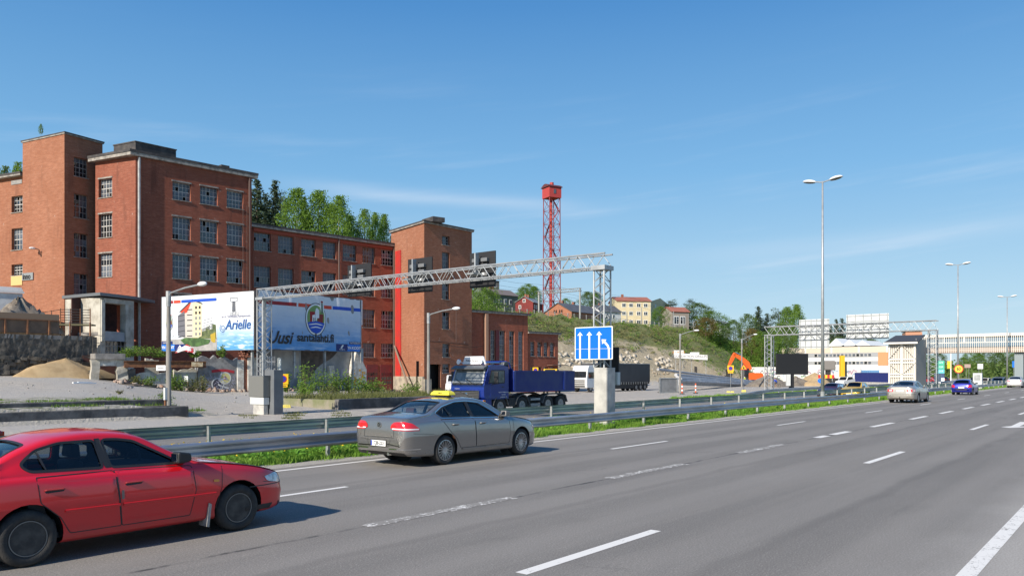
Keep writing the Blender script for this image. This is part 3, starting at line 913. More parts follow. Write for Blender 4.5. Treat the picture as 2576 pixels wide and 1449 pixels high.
def build_car(P_,label,loc,rz,group='cars driving on the road',name='car'):
    fine=P_.get('fine',True)
    sh=CarShape(P_,fine)
    root=thing(name,label,'car',loc,rz,group)
    pm=P_['paint']
    # ---- body shell: hollow, with openings for glass and wheels
    me=bpy.data.meshes.new('body'); me.from_pydata(sh.V,[],sh.F)
    me.materials.append(pm); me.materials.append(dark_in)
    me.polygons.foreach_set('use_smooth',[True] *len(me.polygons)); me.update()
    body=mesh_obj('body',me,root)
    so=body.modifiers.new('shell','SOLIDIFY'); so.thickness=0.006; so.offset=-1; so.material_offset=1; so.use_even_offset=False
    cutA,cutB=MB(),MB()
    for poly in P_['side_windows']:
        pl=round_poly(poly,P_.get('win_round',0.035))
        cutA.yprism(pl,-1.4,-0.25); cutA.yprism(pl,0.25,1.4)
    def ypoly(spec):
        (x0,w0),(x1,w1) =spec
        return round_poly([(x0,-w0),(x1,-w1),(x1,w1),(x0,w0)],0.05)
    zc=P_.get('cutz',0.80)
    for key in ('wind','rear'): cutB.prism(ypoly(P_[key]),zc,2.2)
    ra=P_['arch_r']; wb=P_['wb']
    for sx_ in (wb/2,-wb/2):
        for sg in (-1,1):
            n=28 if fine else 18
            pts=[(sx_+ra*math.cos(2*PI*i/n),P_['wr'] +0.015+ra*math.sin(2*PI*i/n)) for i in range(n)]
            cutA.yprism(pts,sg*0.50 if sg > 0 else -1.3,1.3 if sg > 0 else -0.50)
    tmp=[]
    for cut in (cutA,cutB):
        cme=cut.mesh('cut'); bm=bmesh.new(); bm.from_mesh(cme); bmesh.ops.recalc_face_normals(bm,faces=bm.faces); bm.to_mesh(cme); bm.free()
        co=mesh_obj('cutter_tmp',cme); tmp.append(co)
        bo=body.modifiers.new('cut','BOOLEAN'); bo.operation='DIFFERENCE'; bo.object=co; bo.solver='EXACT'; bo.use_hole_tolerant=True
        co.parent=root
    bpy.context.view_layer.update()
    dg=bpy.context.evaluated_depsgraph_get()
    me2=bpy.data.meshes.new_from_object(body.evaluated_get(dg)); me2.name='body'
    body.modifiers.clear(); body.data=me2; bpy.data.meshes.remove(me)
    for co in tmp: bpy.data.objects.remove(co)
    # keep edges crisp where cut
    for e in me2.edges: pass
    me2.set_sharp_from_angle(angle=R(38))
    side=lambda sg,off: (lambda x,z: sh.side(x,z,off,sg))
    gl=P_.get('glass',car_glass)
    nm=len(P_['side_windows'])
    nn,rows=(14,5) if fine else (8,3)
    for sg in (-1,1):
        for k,poly in enumerate(P_['side_windows']):
            cx=sum(p[0] for p in poly) /len(poly); cz=sum(p[1] for p in poly) /len(poly)
            big=[(cx+(p[0] -cx) *1.03,cz+(p[1] -cz) *1.05) for p in poly]
            w=patch(round_poly(big,P_.get('win_round',0.035)),side(sg,-0.012),nn,rows).build('side_window',gl,root,smooth=True)
            if fine:
                out=dense(round_poly(poly,P_.get('win_round',0.035)),0.06,True)
                ribbon(out,side(sg,0.003),0.028,True).build('window_seal',blackp,w)
    for key,nme in (('wind','windscreen'),('rear','rear_window')):
        pts=ypoly([(P_[key][0][0] +(0.015 if P_[key][0][0] > P_[key][1][0] else -0.015),P_[key][0][1] +0.012),(P_[key][1][0] +(-0.015 if P_[key][0][0] > P_[key][1][0] else 0.015),P_[key][1][1] +0.012)])
        o=patch(pts,lambda x,y: sh.topp(x,y,-0.012),nn,8).build(nme,gl,root,smooth=True)
        ribbon(dense(ypoly(P_[key]),0.06,True),lambda x,y: sh.topp(x,y,0.003),0.035,True).build('window_seal',blackp,o)
    if P_.get('dlo_chrome'):
        for sg in (-1,1):
            ribbon(dense(round_poly(P_['dlo_chrome'],0.05),0.06,True),side(sg,0.007),0.016,True).build('chrome_trim',chrome,root)
    for poly in P_.get('pillars',[]):
        for sg in (-1,1):
            patch(poly,side(sg,0.004),4,5).build('pillar_cover',blackp,root)
    # ---- wheels in dark wells
    hw=P_['width'] /2
    tyre,rim,back,holes=wheel_meshes(P_['wheel'],P_['wr'],P_.get('ww',0.195),P_['rim_r'])
    for sx_ in (wb/2,-wb/2):
        for sg in (-1,1):
            yy=sg*(hw-0.012-P_.get('ww',0.195) /2-P_.get('inset',0.03))
            wl_o=bpy.data.objects.new('wheel',None); link(wl_o); wl_o.parent=root; wl_o.location=(sx_,yy,P_['wr']); wl_o.rotation_euler=(0,rnd.uniform(0,1),0 if sg > 0 else PI)
            mesh_obj('tyre',tyre,wl_o); mesh_obj('rim',rim,wl_o); mesh_obj('brake_disc',back,wl_o)
            if holes: mesh_obj('rim_edge',holes,wl_o)
            wb_=MB(); n=20; rr=ra+0.004
            for i in range(n+1):
                a=-0.15+(PI+0.3) *i/n
                for q in (hw-0.06,0.42): wb_.v.append((sx_+rr*math.cos(a),sg*q,P_['wr'] +0.015+rr*math.sin(a)))
            wb_.f += [(2*i,2*i+2,2*i+3,2*i+1) for i in range(n)]
            k=len(wb_.v); wb_.v += [(sx_+rr*math.cos(2*PI*i/n),sg*0.44,P_['wr'] +0.015+rr*math.sin(2*PI*i/n)) for i in range(n)]
            wb_.f.append(tuple(range(k,k+n)))
            wb_.build('wheel_well',blackp,root)
    # floor pan, seats, dash
    MB().b2((-wb/2-0.35,-hw+0.16,0.24),(wb/2-0.35,hw-0.16,0.30)).build('floor_pan',dark_in,root)
    zs=P_.get('seat_z',0.42)
    for x,y,rear in ((P_['seat_x'],-0.36,0),(P_['seat_x'],0.36,0),(P_['seat_x'] -0.85,0,1)):
        s_=MB(); wd=0.25 if not rear else 0.62
        s_.yprism(round_poly([(-0.10,0),(0.42,0.03),(0.43,0.13),(0.0,0.12),(-0.20,0.66),(-0.31,0.64),(-0.16,0.05)],0.05),-wd,wd)
        st=s_.build('seat',P_.get('seat_mat',seat_m),root,bevel=0.03,loc=(x,y,zs-0.12),fix=True)
        for hy in ((0,) if not rear else (-0.36,0.36)):
            MB().yprism(round_poly([(-0.23,0.68),(-0.17,0.68),(-0.19,0.85),(-0.28,0.85),(-0.30,0.70)],0.03),hy-0.13,hy+0.13).build('headrest',P_.get('seat_mat',seat_m),st,bevel=0.025,fix=True)
    dx=P_['wind'][0][0] if P_['wind'][0][0] > P_['wind'][1][0] else P_['wind'][1][0]
    MB().yprism(round_poly([(dx-0.62,0.55),(dx-0.05,0.55),(dx-0.05,P_['cowl_z'] -0.06),(dx-0.5,P_['cowl_z'] -0.05),(dx-0.64,P_['cowl_z'] -0.14)],0.05),-hw+0.17,hw-0.17).build('dashboard',dark_in,root,fix=True)
    sw=MB()
    a=[Vector((0.02*math.sin(t) *0+0.07*math.sin(t),0.19*math.cos(t),0.18*math.sin(t))) for t in [2*PI*i/18 for i in range(19)]]
    sw.path(a,0.016,6); sw.bar((0,-0.18,0),(0,0.18,0),0.03,0.03)
    if fine: sw.build('steering_wheel',dark_in,root,loc=(P_['seat_x'] +0.50,0.36,P_['cowl_z'] -0.10))
    # ---- doors: panels with a real edge, dark shut lines, handles
    for sg in (-1,1):
        for k,poly in enumerate(P_.get('doors',[])):
            pl=round_poly(poly,P_.get('door_round',[0.02] *len(poly)) if not isinstance(poly,dict) else 0.02)
            d=patch(pl,side(sg,0.0025),18 if fine else 8,8 if fine else 4).build('door',pm,root,smooth=True)
            if fine: ribbon(dense(pl,0.05,True),side(sg,0.0032),0.010,True).build('shut_line',blackp,d)
            hx,hz2=P_['handles'][k]
            hp=sh.side(hx,hz2,0,sg)
            if fine:
                ho=P_.get('handle_out',0.03); hb=MB(); hb.path([(-0.10,0,0),(-0.085,sg*ho,0.004),(0.085,sg*ho,0.004),(0.10,0,0)],0.014 if ho > 0.02 else 0.009,6)
                hb.build('handle',P_.get('handle_mat',pm),d,loc=hp+Vector((0,sg*0.002,0)))
                patch(round_poly([(hx-0.10,hz2-0.03),(hx+0.10,hz2-0.022),(hx+0.10,hz2+0.012),(hx-0.10,hz2+0.01)],0.02),side(sg,0.004),6,2).build('handle_recess',blackp if P_.get('dark_recess',True) else pm,d)
        for (x0,z0,x1,z1,w_,m_) in P_.get('side_trims',[]):
            t_=MB(); n=24
            for i in range(n+1):
                x,z=lerp(x0,x1,i/n),lerp(z0,z1,i/n)
                for dz,off in ((-w_/2,0.001),(-w_/2+0.006,0.016),(w_/2-0.006,0.016),(w_/2,0.001)): t_.v.append(tuple(sh.side(x,z+dz,off,sg)))
            t_.f += [(4*i+q,4*i+4+q,4*i+5+q,4*i+1+q) for i in range(n) for q in range(3)]
            t_.build('side_moulding',m_,root)
        for ln in P_.get('side_seams',[]):
            ribbon(dense(ln,0.04),side(sg,0.0025),0.008).build('panel_seam',blackp,root)
        # mirror: stalk and shell with mirror glass
        mx,mz=P_['mirror']
        mp=sh.side(mx,mz,0,sg)
        mm=MB()
        mm.yprism(round_poly([(-0.085,-0.02),(0.10,0.0),(0.09,0.10),(-0.075,0.125)],0.035),sg*0.055,sg*0.225)
        mo=mm.build('mirror',P_.get('mirror_mat',pm),root,loc=mp,bevel=0.02,fix=True)
        MB().yprism([(-0.04,-0.03),(0.09,-0.035),(0.07,0.04),(-0.03,0.045)],-sg*0.03,sg*0.075).build('mirror_arm',blackp,mo,bevel=0.01,fix=True)
        MB().b2((-0.092,sg*0.075,0.005),(-0.088,sg*0.205,0.10)).build('mirror_glass',chrome,mo)
    # ---- lights and plates
    for nme,cx,polys,m_ in P_.get('lights',[]):
        for sg in (-1,1):
            first=None
            for q,(poly,mm_,off) in enumerate(polys):
                o=patch([(a,z) for a,z in poly],lambda a,z: sh.polar(cx,-sg*a if cx < 0 else PI+sg*a,z,off),12 if fine else 6,5 if fine else 3).build(nme if first is None else 'lens',mm_,root if first is None else first,smooth=True)
                if first is None: first=o
    for nme,cx,poly,m_,off in P_.get('end_patches',[]):
        patch(poly,lambda a,z: sh.polar(cx,a if cx < 0 else PI-a,z,off),16 if fine else 8,4).build(nme,m_,root,smooth=True)
    for ln,cx,w_,m_ in P_.get('end_seams',[]):
        ribbon(dense(ln,0.03),lambda a,z: sh.polar(cx,a if cx < 0 else PI-a,z,0.003),w_).build('panel_seam',m_,root)
    if P_.get('plate'):
        pz,txt=P_['plate']
        p,nn=sh.cast((-4,0,pz),(1,0,0))
        tilt=math.atan2(nn.z,-nn.x)
        pl=MB().b2((-0.008,-0.235,-0.06),(0.0,0.235,0.06)).build('number_plate',plate_w,root,loc=p+Vector((-0.006,0,0)),rot=(0,0,0))
        fr=MB(); 
        fr.b2((-0.006,-0.25,-0.072),(0.004,0.25,0.072)); fr.build('plate_frame',blackp,pl)
        if txt:
            MB().b2((-0.0105,0.195,-0.055),(-0.0085,0.232,0.055)).build('country_band',plate_blue,pl)
            text_mesh(txt,0.105,ink,'lettering',pl,(-0.0105,-0.02,0.0),(R(90),0,R(-90)),0.001,bold=0.002,sx=0.92)
    if P_.get('front_plate'):
        p,nn=sh.cast((4,0,P_['front_plate']),(-1,0,0))
        MB().b2((-0.004,-0.235,-0.055),(0.008,0.235,0.055)).build('number_plate',plate_w,root,loc=p)
    return root,sh
D_=R
red_paint=paint_mat('paint_red',(0.62,0.006,0.014),0.0,0.28,dirt=(0.16,0.075,0.06),dirt_top=0.42,coat=0.9)
grey_paint=paint_mat('paint_bronze_grey',(0.30,0.285,0.27),0.75,0.26,dirt=(0.16,0.145,0.125),dirt_top=0.36,coat=1.0)
corolla=dict(paint=red_paint,width=1.685,wb=2.465,wr=0.30,rim_r=0.185,ww=0.185,arch_r=0.345,wheel='steel',inset=0.018,
    top=[(-2.18,.66),(-2.14,.90),(-2.02,.985),(-1.75,1.01),(-1.2,1.265),(-.85,1.36),(-.5,1.385),(-.15,1.365),(.05,1.32),(.40,1.13),(.74,.965),(.95,.93),(1.35,.865),(1.7,.77),(1.93,.68),(2.03,.58),(2.05,.50)],
    bot=[(-2.18,.40),(-2.1,.28),(-1.8,.2),(-.9,.19),(.9,.19),(1.7,.19),(1.95,.22),(2.05,.30)],
    wid=[(-2.18,.55),(-2.12,.70),(-1.95,.79),(-1.5,.832),(-.5,.842),(.5,.842),(1.2,.838),(1.6,.815),(1.85,.75),(1.98,.66),(2.05,.50)],
    belt=[(-2.18,.64),(-2.1,.86),(-1.9,.93),(-1.3,.95),(-.5,.93),(.4,.905),(.8,.885),(1.3,.82),(1.7,.73),(1.95,.63),(2.05,.47)],
    side_windows=[[(-1.27,1.06),(-1.19,.985),(-.43,.963),(-.47,1.268),(-.85,1.262),(-1.10,1.20)],[(-.345,.961),(.50,.938),(.30,1.055),(-.03,1.235),(-.22,1.267),(-.385,1.272)]],
    win_round=0.05,wind=((.70,.56),(.02,.47)),rear=((-1.70,.56),(-1.16,.46)),cutz=0.955,cowl_z=0.96,seat_x=-0.10,seat_z=0.44,
    pillars=[[(-.425,.96),(-.35,.96),(-.392,1.29),(-.468,1.285)],[(-1.04,.985),(-1.015,.984),(-1.075,1.205),(-1.10,1.20)]],
    doors=[[(-.325,.925),(.60,.898),(.63,.60),(.56,.30),(-.26,.30)],[(-1.15,.925),(-.335,.925),(-.27,.30),(-.82,.30),(-.92,.48),(-1.12,.66)]],
    handles=[(-.13,.775),(-.98,.785)],side_trims=[(-.88,.545,-.29,.54,.035,red_paint),(-.255,.54,.90,.53,.035,red_paint)],
    handle_out=0.006,mirror=(.44,.965),mirror_mat=blackp,side_seams=[[(1.0,.86),(.98,.60),(.90,.34)],[(1.60,.60),(1.97,.56)]],
    lights=[('headlight',1.0,[([(D_(27),.575),(D_(38),.555),(D_(50),.60),(D_(52),.665),(D_(40),.695),(D_(27),.69)],clear_lens,0.008)],None),
            ('taillight',-1.2,[([(D_(22),.70),(D_(48),.70),(D_(50),.86),(D_(22),.86)],red_lens,0.008)],None)],
    end_patches=[('bumper_lip',0.9,[(D_(-62),.235),(D_(62),.235),(D_(62),.30),(D_(-62),.30)],blackp,0.006),
                 ('grille',1.0,[(D_(-20),.60),(D_(20),.60),(D_(20),.67),(D_(-20),.67)],blackp,0.006)],
    end_seams=[([(D_(-60),.552),(D_(60),.552)],0.9,0.012,blackp),([(D_(-60),.60),(D_(60),.60)],-1.2,0.012,blackp)],plate=(0.76,None))
passat=dict(paint=grey_paint,width=1.82,wb=2.70,wr=0.325,rim_r=0.228,ww=0.235,arch_r=0.372,wheel='alloy',inset=0.012,tumble=0.46,shoulder=0.06,
    top=[(-2.52,.62),(-2.50,.95),(-2.43,1.075),(-2.1,1.12),(-1.74,1.165),(-1.2,1.375),(-.7,1.458),(-.3,1.472),(.1,1.44),(.45,1.31),(.85,1.08),(1.02,1.01),(1.3,.965),(1.7,.89),(2.0,.79),(2.18,.66),(2.25,.50)],
    bot=[(-2.52,.34),(-2.4,.26),(-2,.22),(-1,.19),(1,.18),(2,.19),(2.25,.30)],
    wid=[(-2.52,.66),(-2.47,.78),(-2.3,.86),(-1.9,.897),(-1.2,.91),(.5,.91),(1.35,.905),(1.8,.86),(2.05,.76),(2.18,.64),(2.25,.45)],
    belt=[(-2.52,.58),(-2.48,.90),(-2.35,.985),(-1.6,1.02),(-.5,.99),(.5,.955),(.95,.935),(1.4,.88),(1.8,.80),(2.1,.66),(2.25,.46)],
    side_windows=[[(-1.50,1.13),(-1.38,1.045),(-.42,1.02),(-.45,1.355),(-.8,1.345),(-1.22,1.255)],[(-.335,1.018),(.60,.985),(.36,1.13),(.0,1.31),(-.36,1.357)]],
    win_round=0.05,wind=((.98,.62),(.16,.52)),rear=((-1.80,.63),(-1.14,.50)),cutz=1.03,cowl_z=1.03,seat_x=-0.12,seat_z=0.48,seat_mat=mat('leather_tan',(0.16,0.07,0.045),0.6),
    dlo_chrome=[(-1.54,1.14),(-1.40,1.025),(.68,.962),(.39,1.14),(.02,1.333),(-.4,1.378),(-.8,1.367),(-1.26,1.275)],
    pillars=[[(-.415,1.02),(-.34,1.018),(-.365,1.365),(-.445,1.365)],[(-1.10,1.04),(-1.07,1.039),(-1.16,1.26),(-1.19,1.255)]],
    doors=[[(-.37,.985),(.86,.935),(.90,.62),(.86,.34),(-.33,.34)],[(-1.46,1.0),(-.385,.985),(-.345,.34),(-.86,.34),(-1.0,.56),(-1.20,.72)]],
    handles=[(-.12,.865),(-1.05,.875)],side_trims=[(-.82,.315,.90,.285,.04,mat('sill_trim',(0.30,0.28,0.26),0.35,0.7))],handle_mat=grey_paint,
    mirror=(.70,1.0),mirror_mat=grey_paint,side_seams=[[(1.02,.92),(1.03,.6),(.98,.40)],[(-1.72,.70),(-2.30,.74)]],
    lights=[('taillight',-1.6,[([(D_(22),.855),(D_(27),.805),(D_(58),.795),(D_(58),.84),(D_(50),.945),(D_(40),.985),(D_(28),.975),(D_(23),.92)],red_lens,0.010),
                                 ([(D_(25),.825),(D_(57),.815),(D_(57),.838),(D_(25),.848)],white_lens,0.014)],None),
            ('headlight',1.3,[([(D_(24),.62),(D_(50),.62),(D_(58),.70),(D_(50),.745),(D_(24),.72)],clear_lens,0.008)],None)],
    end_patches=[('chrome_strip',-1.6,[(D_(-60),.395),(D_(-20),.395),(D_(-20),.415),(D_(-60),.415)],chrome,0.010),('chrome_strip',-1.6,[(D_(20),.395),(D_(60),.395),(D_(60),.415),(D_(20),.415)],chrome,0.010),
                 ('diffuser',-1.6,[(D_(-44),.262),(D_(44),.262),(D_(40),.335),(D_(-40),.335)],blackp,0.006),
                 ('lid_chrome',-1.6,[(D_(-24),.662),(D_(24),.662),(D_(24),.676),(D_(-24),.676)],chrome,0.012),
                 ('grille',1.3,[(D_(-22),.55),(D_(22),.55),(D_(22),.68),(D_(-22),.68)],blackp,0.006)],
    end_seams=[([(D_(-27),.80),(D_(-27),.645),(D_(27),.645),(D_(27),.80)],-1.6,0.010,blackp),([(D_(-22),.60),(D_(-18),.44),(D_(18),.44),(D_(22),.60)],-1.6,0.006,blackp)],plate=(0.515,'CJB-223'))

# the red car nearest the camera
red,red_sh=build_car(corolla,'old red saloon with black steel wheels and dirty sills, cut off at the left edge',(4.54,9.15+0.842,0),0.0)
fl=MB().yprism(round_poly([(0.0,0.10),(0.05,0.12),(0.0,0.38),(-0.05,0.36)],0.01),-0.10,0.10)
for sg in (-1,1):
    fl_o=MB().yprism([(0.765,0.13),(0.80,0.12),(0.835,0.40),(0.80,0.42)],sg*0.66,sg*0.85).build('mud_flap',mat('mud_flap_grey',(0.33,0.32,0.30),0.8,col2=(0.16,0.15,0.14),vscale=12),red,fix=True)
for sg in (-1,1):
    patch(round_poly([(.865,.672),(.945,.668),(.945,.70),(.865,.704)],0.012),lambda x,z: red_sh.side(x,z,0.008,sg),4,2).build('side_repeater',amber,red)
# wear: door latch tape and scuffs
for sg in (-1,1):
    patch([(-.275,.60),(-.245,.60),(-.245,.70),(-.275,.70)],lambda x,z: red_sh.side(x,z,0.005,sg),2,2).build('door_tape',mat('tape_grey',(0.16,0.13,0.12),0.8),red)
pb=seated_person(red,0,0,0); pb.name='person'
pb.location=(4.54-0.12,9.992+0.36,0.47); tag(pb,'dark-clothed driver sitting inside the red saloon','person')
hb=MB().ball((0.005,0,0.745),0.098,12,8,(1.05,0.93,0.95)).build('hair',hair_m,pb,smooth=True)
face=MB().ball((0.065,0,0.675),0.062,10,8,(0.95,0.95,1.25)).build('face',skin,pb,smooth=True)

# the grey taxi
taxi,taxi_sh=build_car(passat,'bronze-grey saloon taxi with yellow roof sign, number plate CJB-223',(14.09,12.12+0.91,0),0.0)
ey=mat('emblem_silver',(0.70,0.71,0.72),0.2,1.0)
ep,en=taxi_sh.cast((-4,0,.905),(1,0,0))
e=MB().lathe([(0.062,-0.012),(0.062,0.002),(0.050,0.002),(0.050,-0.012)],24,'X',closed=True)
for a,c in (((-.030,.045),(0,-.01)),((.030,.045),(0,-.01)),((-.045,.02),(-.02,-.045)),((-.02,-.045),(0,.0)),((.045,.02),(.02,-.045)),((.02,-.045),(0,.0))):
    e.bar((-0.008,a[0],a[1]),(-0.008,c[0],c[1]),0.011,0.010,up=(1,0,0))
em=e.build('emblem',ey,taxi,loc=ep+Vector((-0.006,0,0)))
MB().lathe([(0.052,-0.006),(0.052,0.0)],20,'X').build('emblem_field',ink,em)
for yy in (-0.22,0.22):
    p,nn=taxi_sh.cast((-4,yy*1.5+0.04,.295),(1,0,0))
    MB().lathe([(0.001,-0.05),(0.034,-0.05),(0.036,-0.02),(0.036,0.05)],14,'X').build('exhaust_pipe',chrome,taxi,loc=p)
tsg=mat('taxi_sign_yellow',(0.85,0.72,0.05),0.4,coat=0.3)
rp=taxi_sh.topp(-0.52,0.0)
tb=MB()
for k,(zz,lx,ly) in enumerate(((0.03,.11,.29),(0.05,.125,.30),(0.10,.105,.275),(0.135,.055,.24))):
    for x,y in ((-lx,-ly),(lx,-ly),(lx,ly),(-lx,ly)): tb.v.append((x,y,zz))
for k in range(3):
    for i in range(4): tb.f.append((4*k+i,4*k+(i+1) % 4,4*k+4+(i+1) % 4,4*k+4+i))
tb.f += [(3,2,1,0),(12,13,14,15)]
ts=tb.build('taxi_sign',tsg,taxi,bevel=0.012,loc=rp)
text_mesh('TAKSI',0.055,ink,'lettering',ts,(-0.119,0.0,0.078),(R(70),0,R(-90)),0.001,bold=0.001)
MB().b2((-.06,-.2,-.01),(.06,.2,.032)).build('sign_foot',blackp,ts)
pb=seated_person(taxi,0,0,0); pb.name='person'
pb.location=(14.09-0.10,13.03+0.36,0.50); tag(pb,'driver sitting inside the grey taxi','person')
MB().ball((0.005,0,0.745),0.098,12,8,(1.05,0.93,0.95)).build('hair',hair_m,pb,smooth=True)
MB().ball((0.065,0,0.675),0.062,10,8,(0.95,0.95,1.25)).build('face',skin,pb,smooth=True)

# ---- simpler cars further off, one builder, different bodies
def variant(base,**kw):
    d=dict(base); d['fine'] =False
    for k in ('dlo_chrome',): d.pop(k,None)
    d.update(kw); return d
silver_p=paint_mat('paint_silver_beige',(0.42,0.385,0.34),0.6,0.34,dirt_top=0.4)
blue_p=paint_mat('paint_blue',(0.012,0.022,0.30),0.35,0.28,dirt_top=0.25)
white_p=paint_mat('paint_silver_white',(0.62,0.60,0.60),0.35,0.34,dirt_top=0.35)
plum_p=paint_mat('paint_plum',(0.055,0.012,0.030),0.3,0.28,dirt_top=0.3)
yel_p=paint_mat('paint_yellow',(0.68,0.42,0.018),0.1,0.30,dirt_top=0.3)
lens_silver=mat('lens_silver',(0.75,0.72,0.70),0.2,0.3)
jetta=variant(passat,paint=silver_p,wheel='five',rim_r=0.205,plate=(0.80,None),seat_mat=seat_m,
    lights=[('taillight',-1.6,[([(D_(25),.74),(D_(56),.74),(D_(54),.90),(D_(25),.90)],red_lens,0.010),([(D_(28),.78),(D_(37),.78),(D_(37),.86),(D_(28),.86)],lens_silver,0.016),([(D_(44),.78),(D_(52),.78),(D_(52),.86),(D_(44),.86)],lens_silver,0.016)],None),passat['lights'][1]],
    end_patches=[passat['end_patches'][4]],end_seams=[([(D_(-60),.60),(D_(60),.60)],-1.6,0.012,blackp)])
jetta['glass'] =car_glass
o,jsh=build_car(jetta,'dusty silver-beige saloon with a tow bar, seen from behind ahead of the taxi',(57.6+1.35,11.98+0.91,0),0.0)
tbm=MB(); tbm.bar((-2.62,0,.33),(-2.3,0,.30),.05,.05); tbm.ball((-2.63,0,.40),0.03,8,6); tbm.bar((-2.63,0,.33),(-2.63,0,.39),.025,.025)
tbm.build('tow_bar',blackp,o)
hatch=variant(corolla,paint=blue_p,wheel='five',rim_r=0.19,plate=(0.66,None),glass=car_glass_dark,
    top=[(-1.86,.60),(-1.84,.90),(-1.76,1.02),(-1.58,1.15),(-1.25,1.33),(-.85,1.385),(-.5,1.40),(-.15,1.375),(.05,1.33),(.40,1.14),(.74,.965),(.95,.93),(1.35,.865),(1.7,.77),(1.93,.68),(2.03,.58),(2.05,.50)],
    bot=[(-1.86,.38),(-1.8,.28),(-1.6,.21),(-.9,.19),(.9,.19),(1.7,.19),(1.95,.22),(2.05,.30)],
    wid=[(-1.86,.62),(-1.82,.74),(-1.7,.80),(-1.4,.832),(-.5,.842),(.5,.842),(1.2,.838),(1.6,.815),(1.85,.75),(1.98,.66),(2.05,.50)],
    belt=[(-1.86,.58),(-1.8,.86),(-1.6,.95),(-1.3,.96),(-.5,.93),(.4,.905),(.8,.885),(1.3,.82),(1.7,.73),(1.95,.63),(2.05,.47)],
    rear=((-1.72,.56),(-1.32,.48)),cutz=1.0,seat_x=-0.12,
    lights=[('taillight',-1.0,[([(D_(30),.66),(D_(50),.66),(D_(50),.90),(D_(33),.90)],red_lens,0.010)],None),corolla['lights'][0]],
    end_patches=[('bumper_band',-1.0,[(D_(-55),.42),(D_(55),.42),(D_(55),.56),(D_(-55),.56)],blackp,0.008)],end_seams=[])
build_car(hatch,'dark blue hatchback with black bumper band and red tail lights, seen from behind',(80+1.23,12.3+0.84,0),0.0)
octav=variant(passat,paint=white_p,wheel='five',rim_r=0.2,plate=(0.82,None),seat_mat=seat_m,end_seams=[],end_patches=[passat['end_patches'][4]],glass=car_glass_dark)
build_car(octav,'pale silver saloon farthest ahead in the near lane, seen from behind at the right edge',(120.5+1.35,12.9+0.91,0),0.0)
wagon=variant(corolla,paint=plum_p,wheel='five',rim_r=0.19,front_plate=0.45,plate=None,glass=car_glass_dark,
    top=[(-2.35,.62),(-2.32,.92),(-2.22,1.10),(-1.95,1.33),(-1.5,1.41),(-.9,1.43),(-.5,1.43),(-.15,1.40),(.05,1.34),(.40,1.15),(.74,.975),(.95,.93),(1.35,.865),(1.7,.77),(1.93,.68),(2.03,.58),(2.05,.50)],
    bot=[(-2.35,.38),(-2.2,.28),(-1.8,.2),(-.9,.19),(.9,.19),(1.7,.19),(1.95,.22),(2.05,.30)],
    wid=[(-2.35,.60),(-2.28,.74),(-2.05,.81),(-1.5,.832),(-.5,.842),(.5,.842),(1.2,.838),(1.6,.815),(1.85,.75),(1.98,.66),(2.05,.50)],
    belt=[(-2.35,.60),(-2.28,.88),(-2.0,.95),(-1.3,.95),(-.5,.93),(.4,.905),(.8,.885),(1.3,.82),(1.7,.73),(1.95,.63),(2.05,.47)],
    side_windows=[[(-2.0,1.00),(-.43,.965),(-.47,1.30),(-1.7,1.28)],corolla['side_windows'][1]],rear=((-2.2,.56),(-2.0,.5)),cutz=1.12,
    lights=[('headlight',1.0,[([(D_(20),.56),(D_(50),.56),(D_(52),.66),(D_(20),.67)],white_lens,0.010)],None)],pillars=[],
    end_patches=[('grille',1.0,[(D_(-17),.58),(D_(17),.58),(D_(17),.66),(D_(-17),.66)],blackp,0.01),('bumper_lip',0.9,[(D_(-60),.26),(D_(60),.26),(D_(60),.36),(D_(-60),.36)],blackp,0.006)],end_seams=[])
pu,pv=76,23.2
build_car(wagon,'dark plum estate car with white headlights, oncoming behind the guard rail',(pu,pv,-0.40),PI,'oncoming cars')
suv=variant(corolla,paint=yel_p,wheel='five',wr=0.33,rim_r=0.21,arch_r=0.38,front_plate=0.42,plate=None,glass=car_glass_dark,
    top=[(-1.95,.66),(-1.93,1.0),(-1.80,1.22),(-1.45,1.44),(-.9,1.515),(-.4,1.53),(-.1,1.51),(.1,1.46),(.42,1.26),(.76,1.08),(.98,1.03),(1.35,.98),(1.7,.90),(1.93,.78),(2.03,.65),(2.05,.55)],
    belt=[(-1.95,.62),(-1.88,.95),(-1.7,1.02),(-1.3,1.03),(-.5,1.0),(.4,.985),(.8,.97),(1.3,.93),(1.7,.84),(1.95,.70),(2.05,.50)],
    bot=[(-1.95,.40),(-1.85,.30),(-1.6,.24),(-.9,.22),(.9,.22),(1.7,.22),(1.95,.25),(2.05,.32)],
    wid=[(-1.95,.66),(-1.9,.78),(-1.7,.85),(-1.4,.875),(-.5,.885),(.5,.885),(1.2,.88),(1.6,.855),(1.85,.79),(1.98,.70),(2.05,.56)],
    width=1.77,side_windows=[[(-1.40,1.12),(-1.3,1.06),(-.43,1.035),(-.47,1.42),(-1.0,1.40)],[(-.345,1.035),(.55,1.01),(.34,1.15),(-.0,1.38),(-.385,1.42)]],
    wind=((.74,.60),(.08,.52)),rear=((-1.78,.56),(-1.5,.5)),cutz=1.09,cowl_z=1.08,pillars=[],doors=[],handles=[],side_trims=[],side_seams=[],mirror=(.5,1.05),
    lights=[('headlight',1.0,[([(D_(26),.74),(D_(55),.78),(D_(52),.86),(D_(28),.82)],white_lens,0.010)],None)],
    end_patches=[('grille',1.0,[(D_(-30),.66),(D_(-16),.62),(D_(16),.62),(D_(30),.66),(D_(28),.70),(D_(-28),.70)],blackp,0.012),('bumper_lip',0.9,[(D_(-62),.27),(D_(62),.27),(D_(60),.42),(D_(-60),.42)],blackp,0.008)],end_seams=[])
build_car(suv,'yellow compact car with black grille, oncoming behind the guard rail',(77.5,20.9+0.6,-0.40),PI,'oncoming cars')
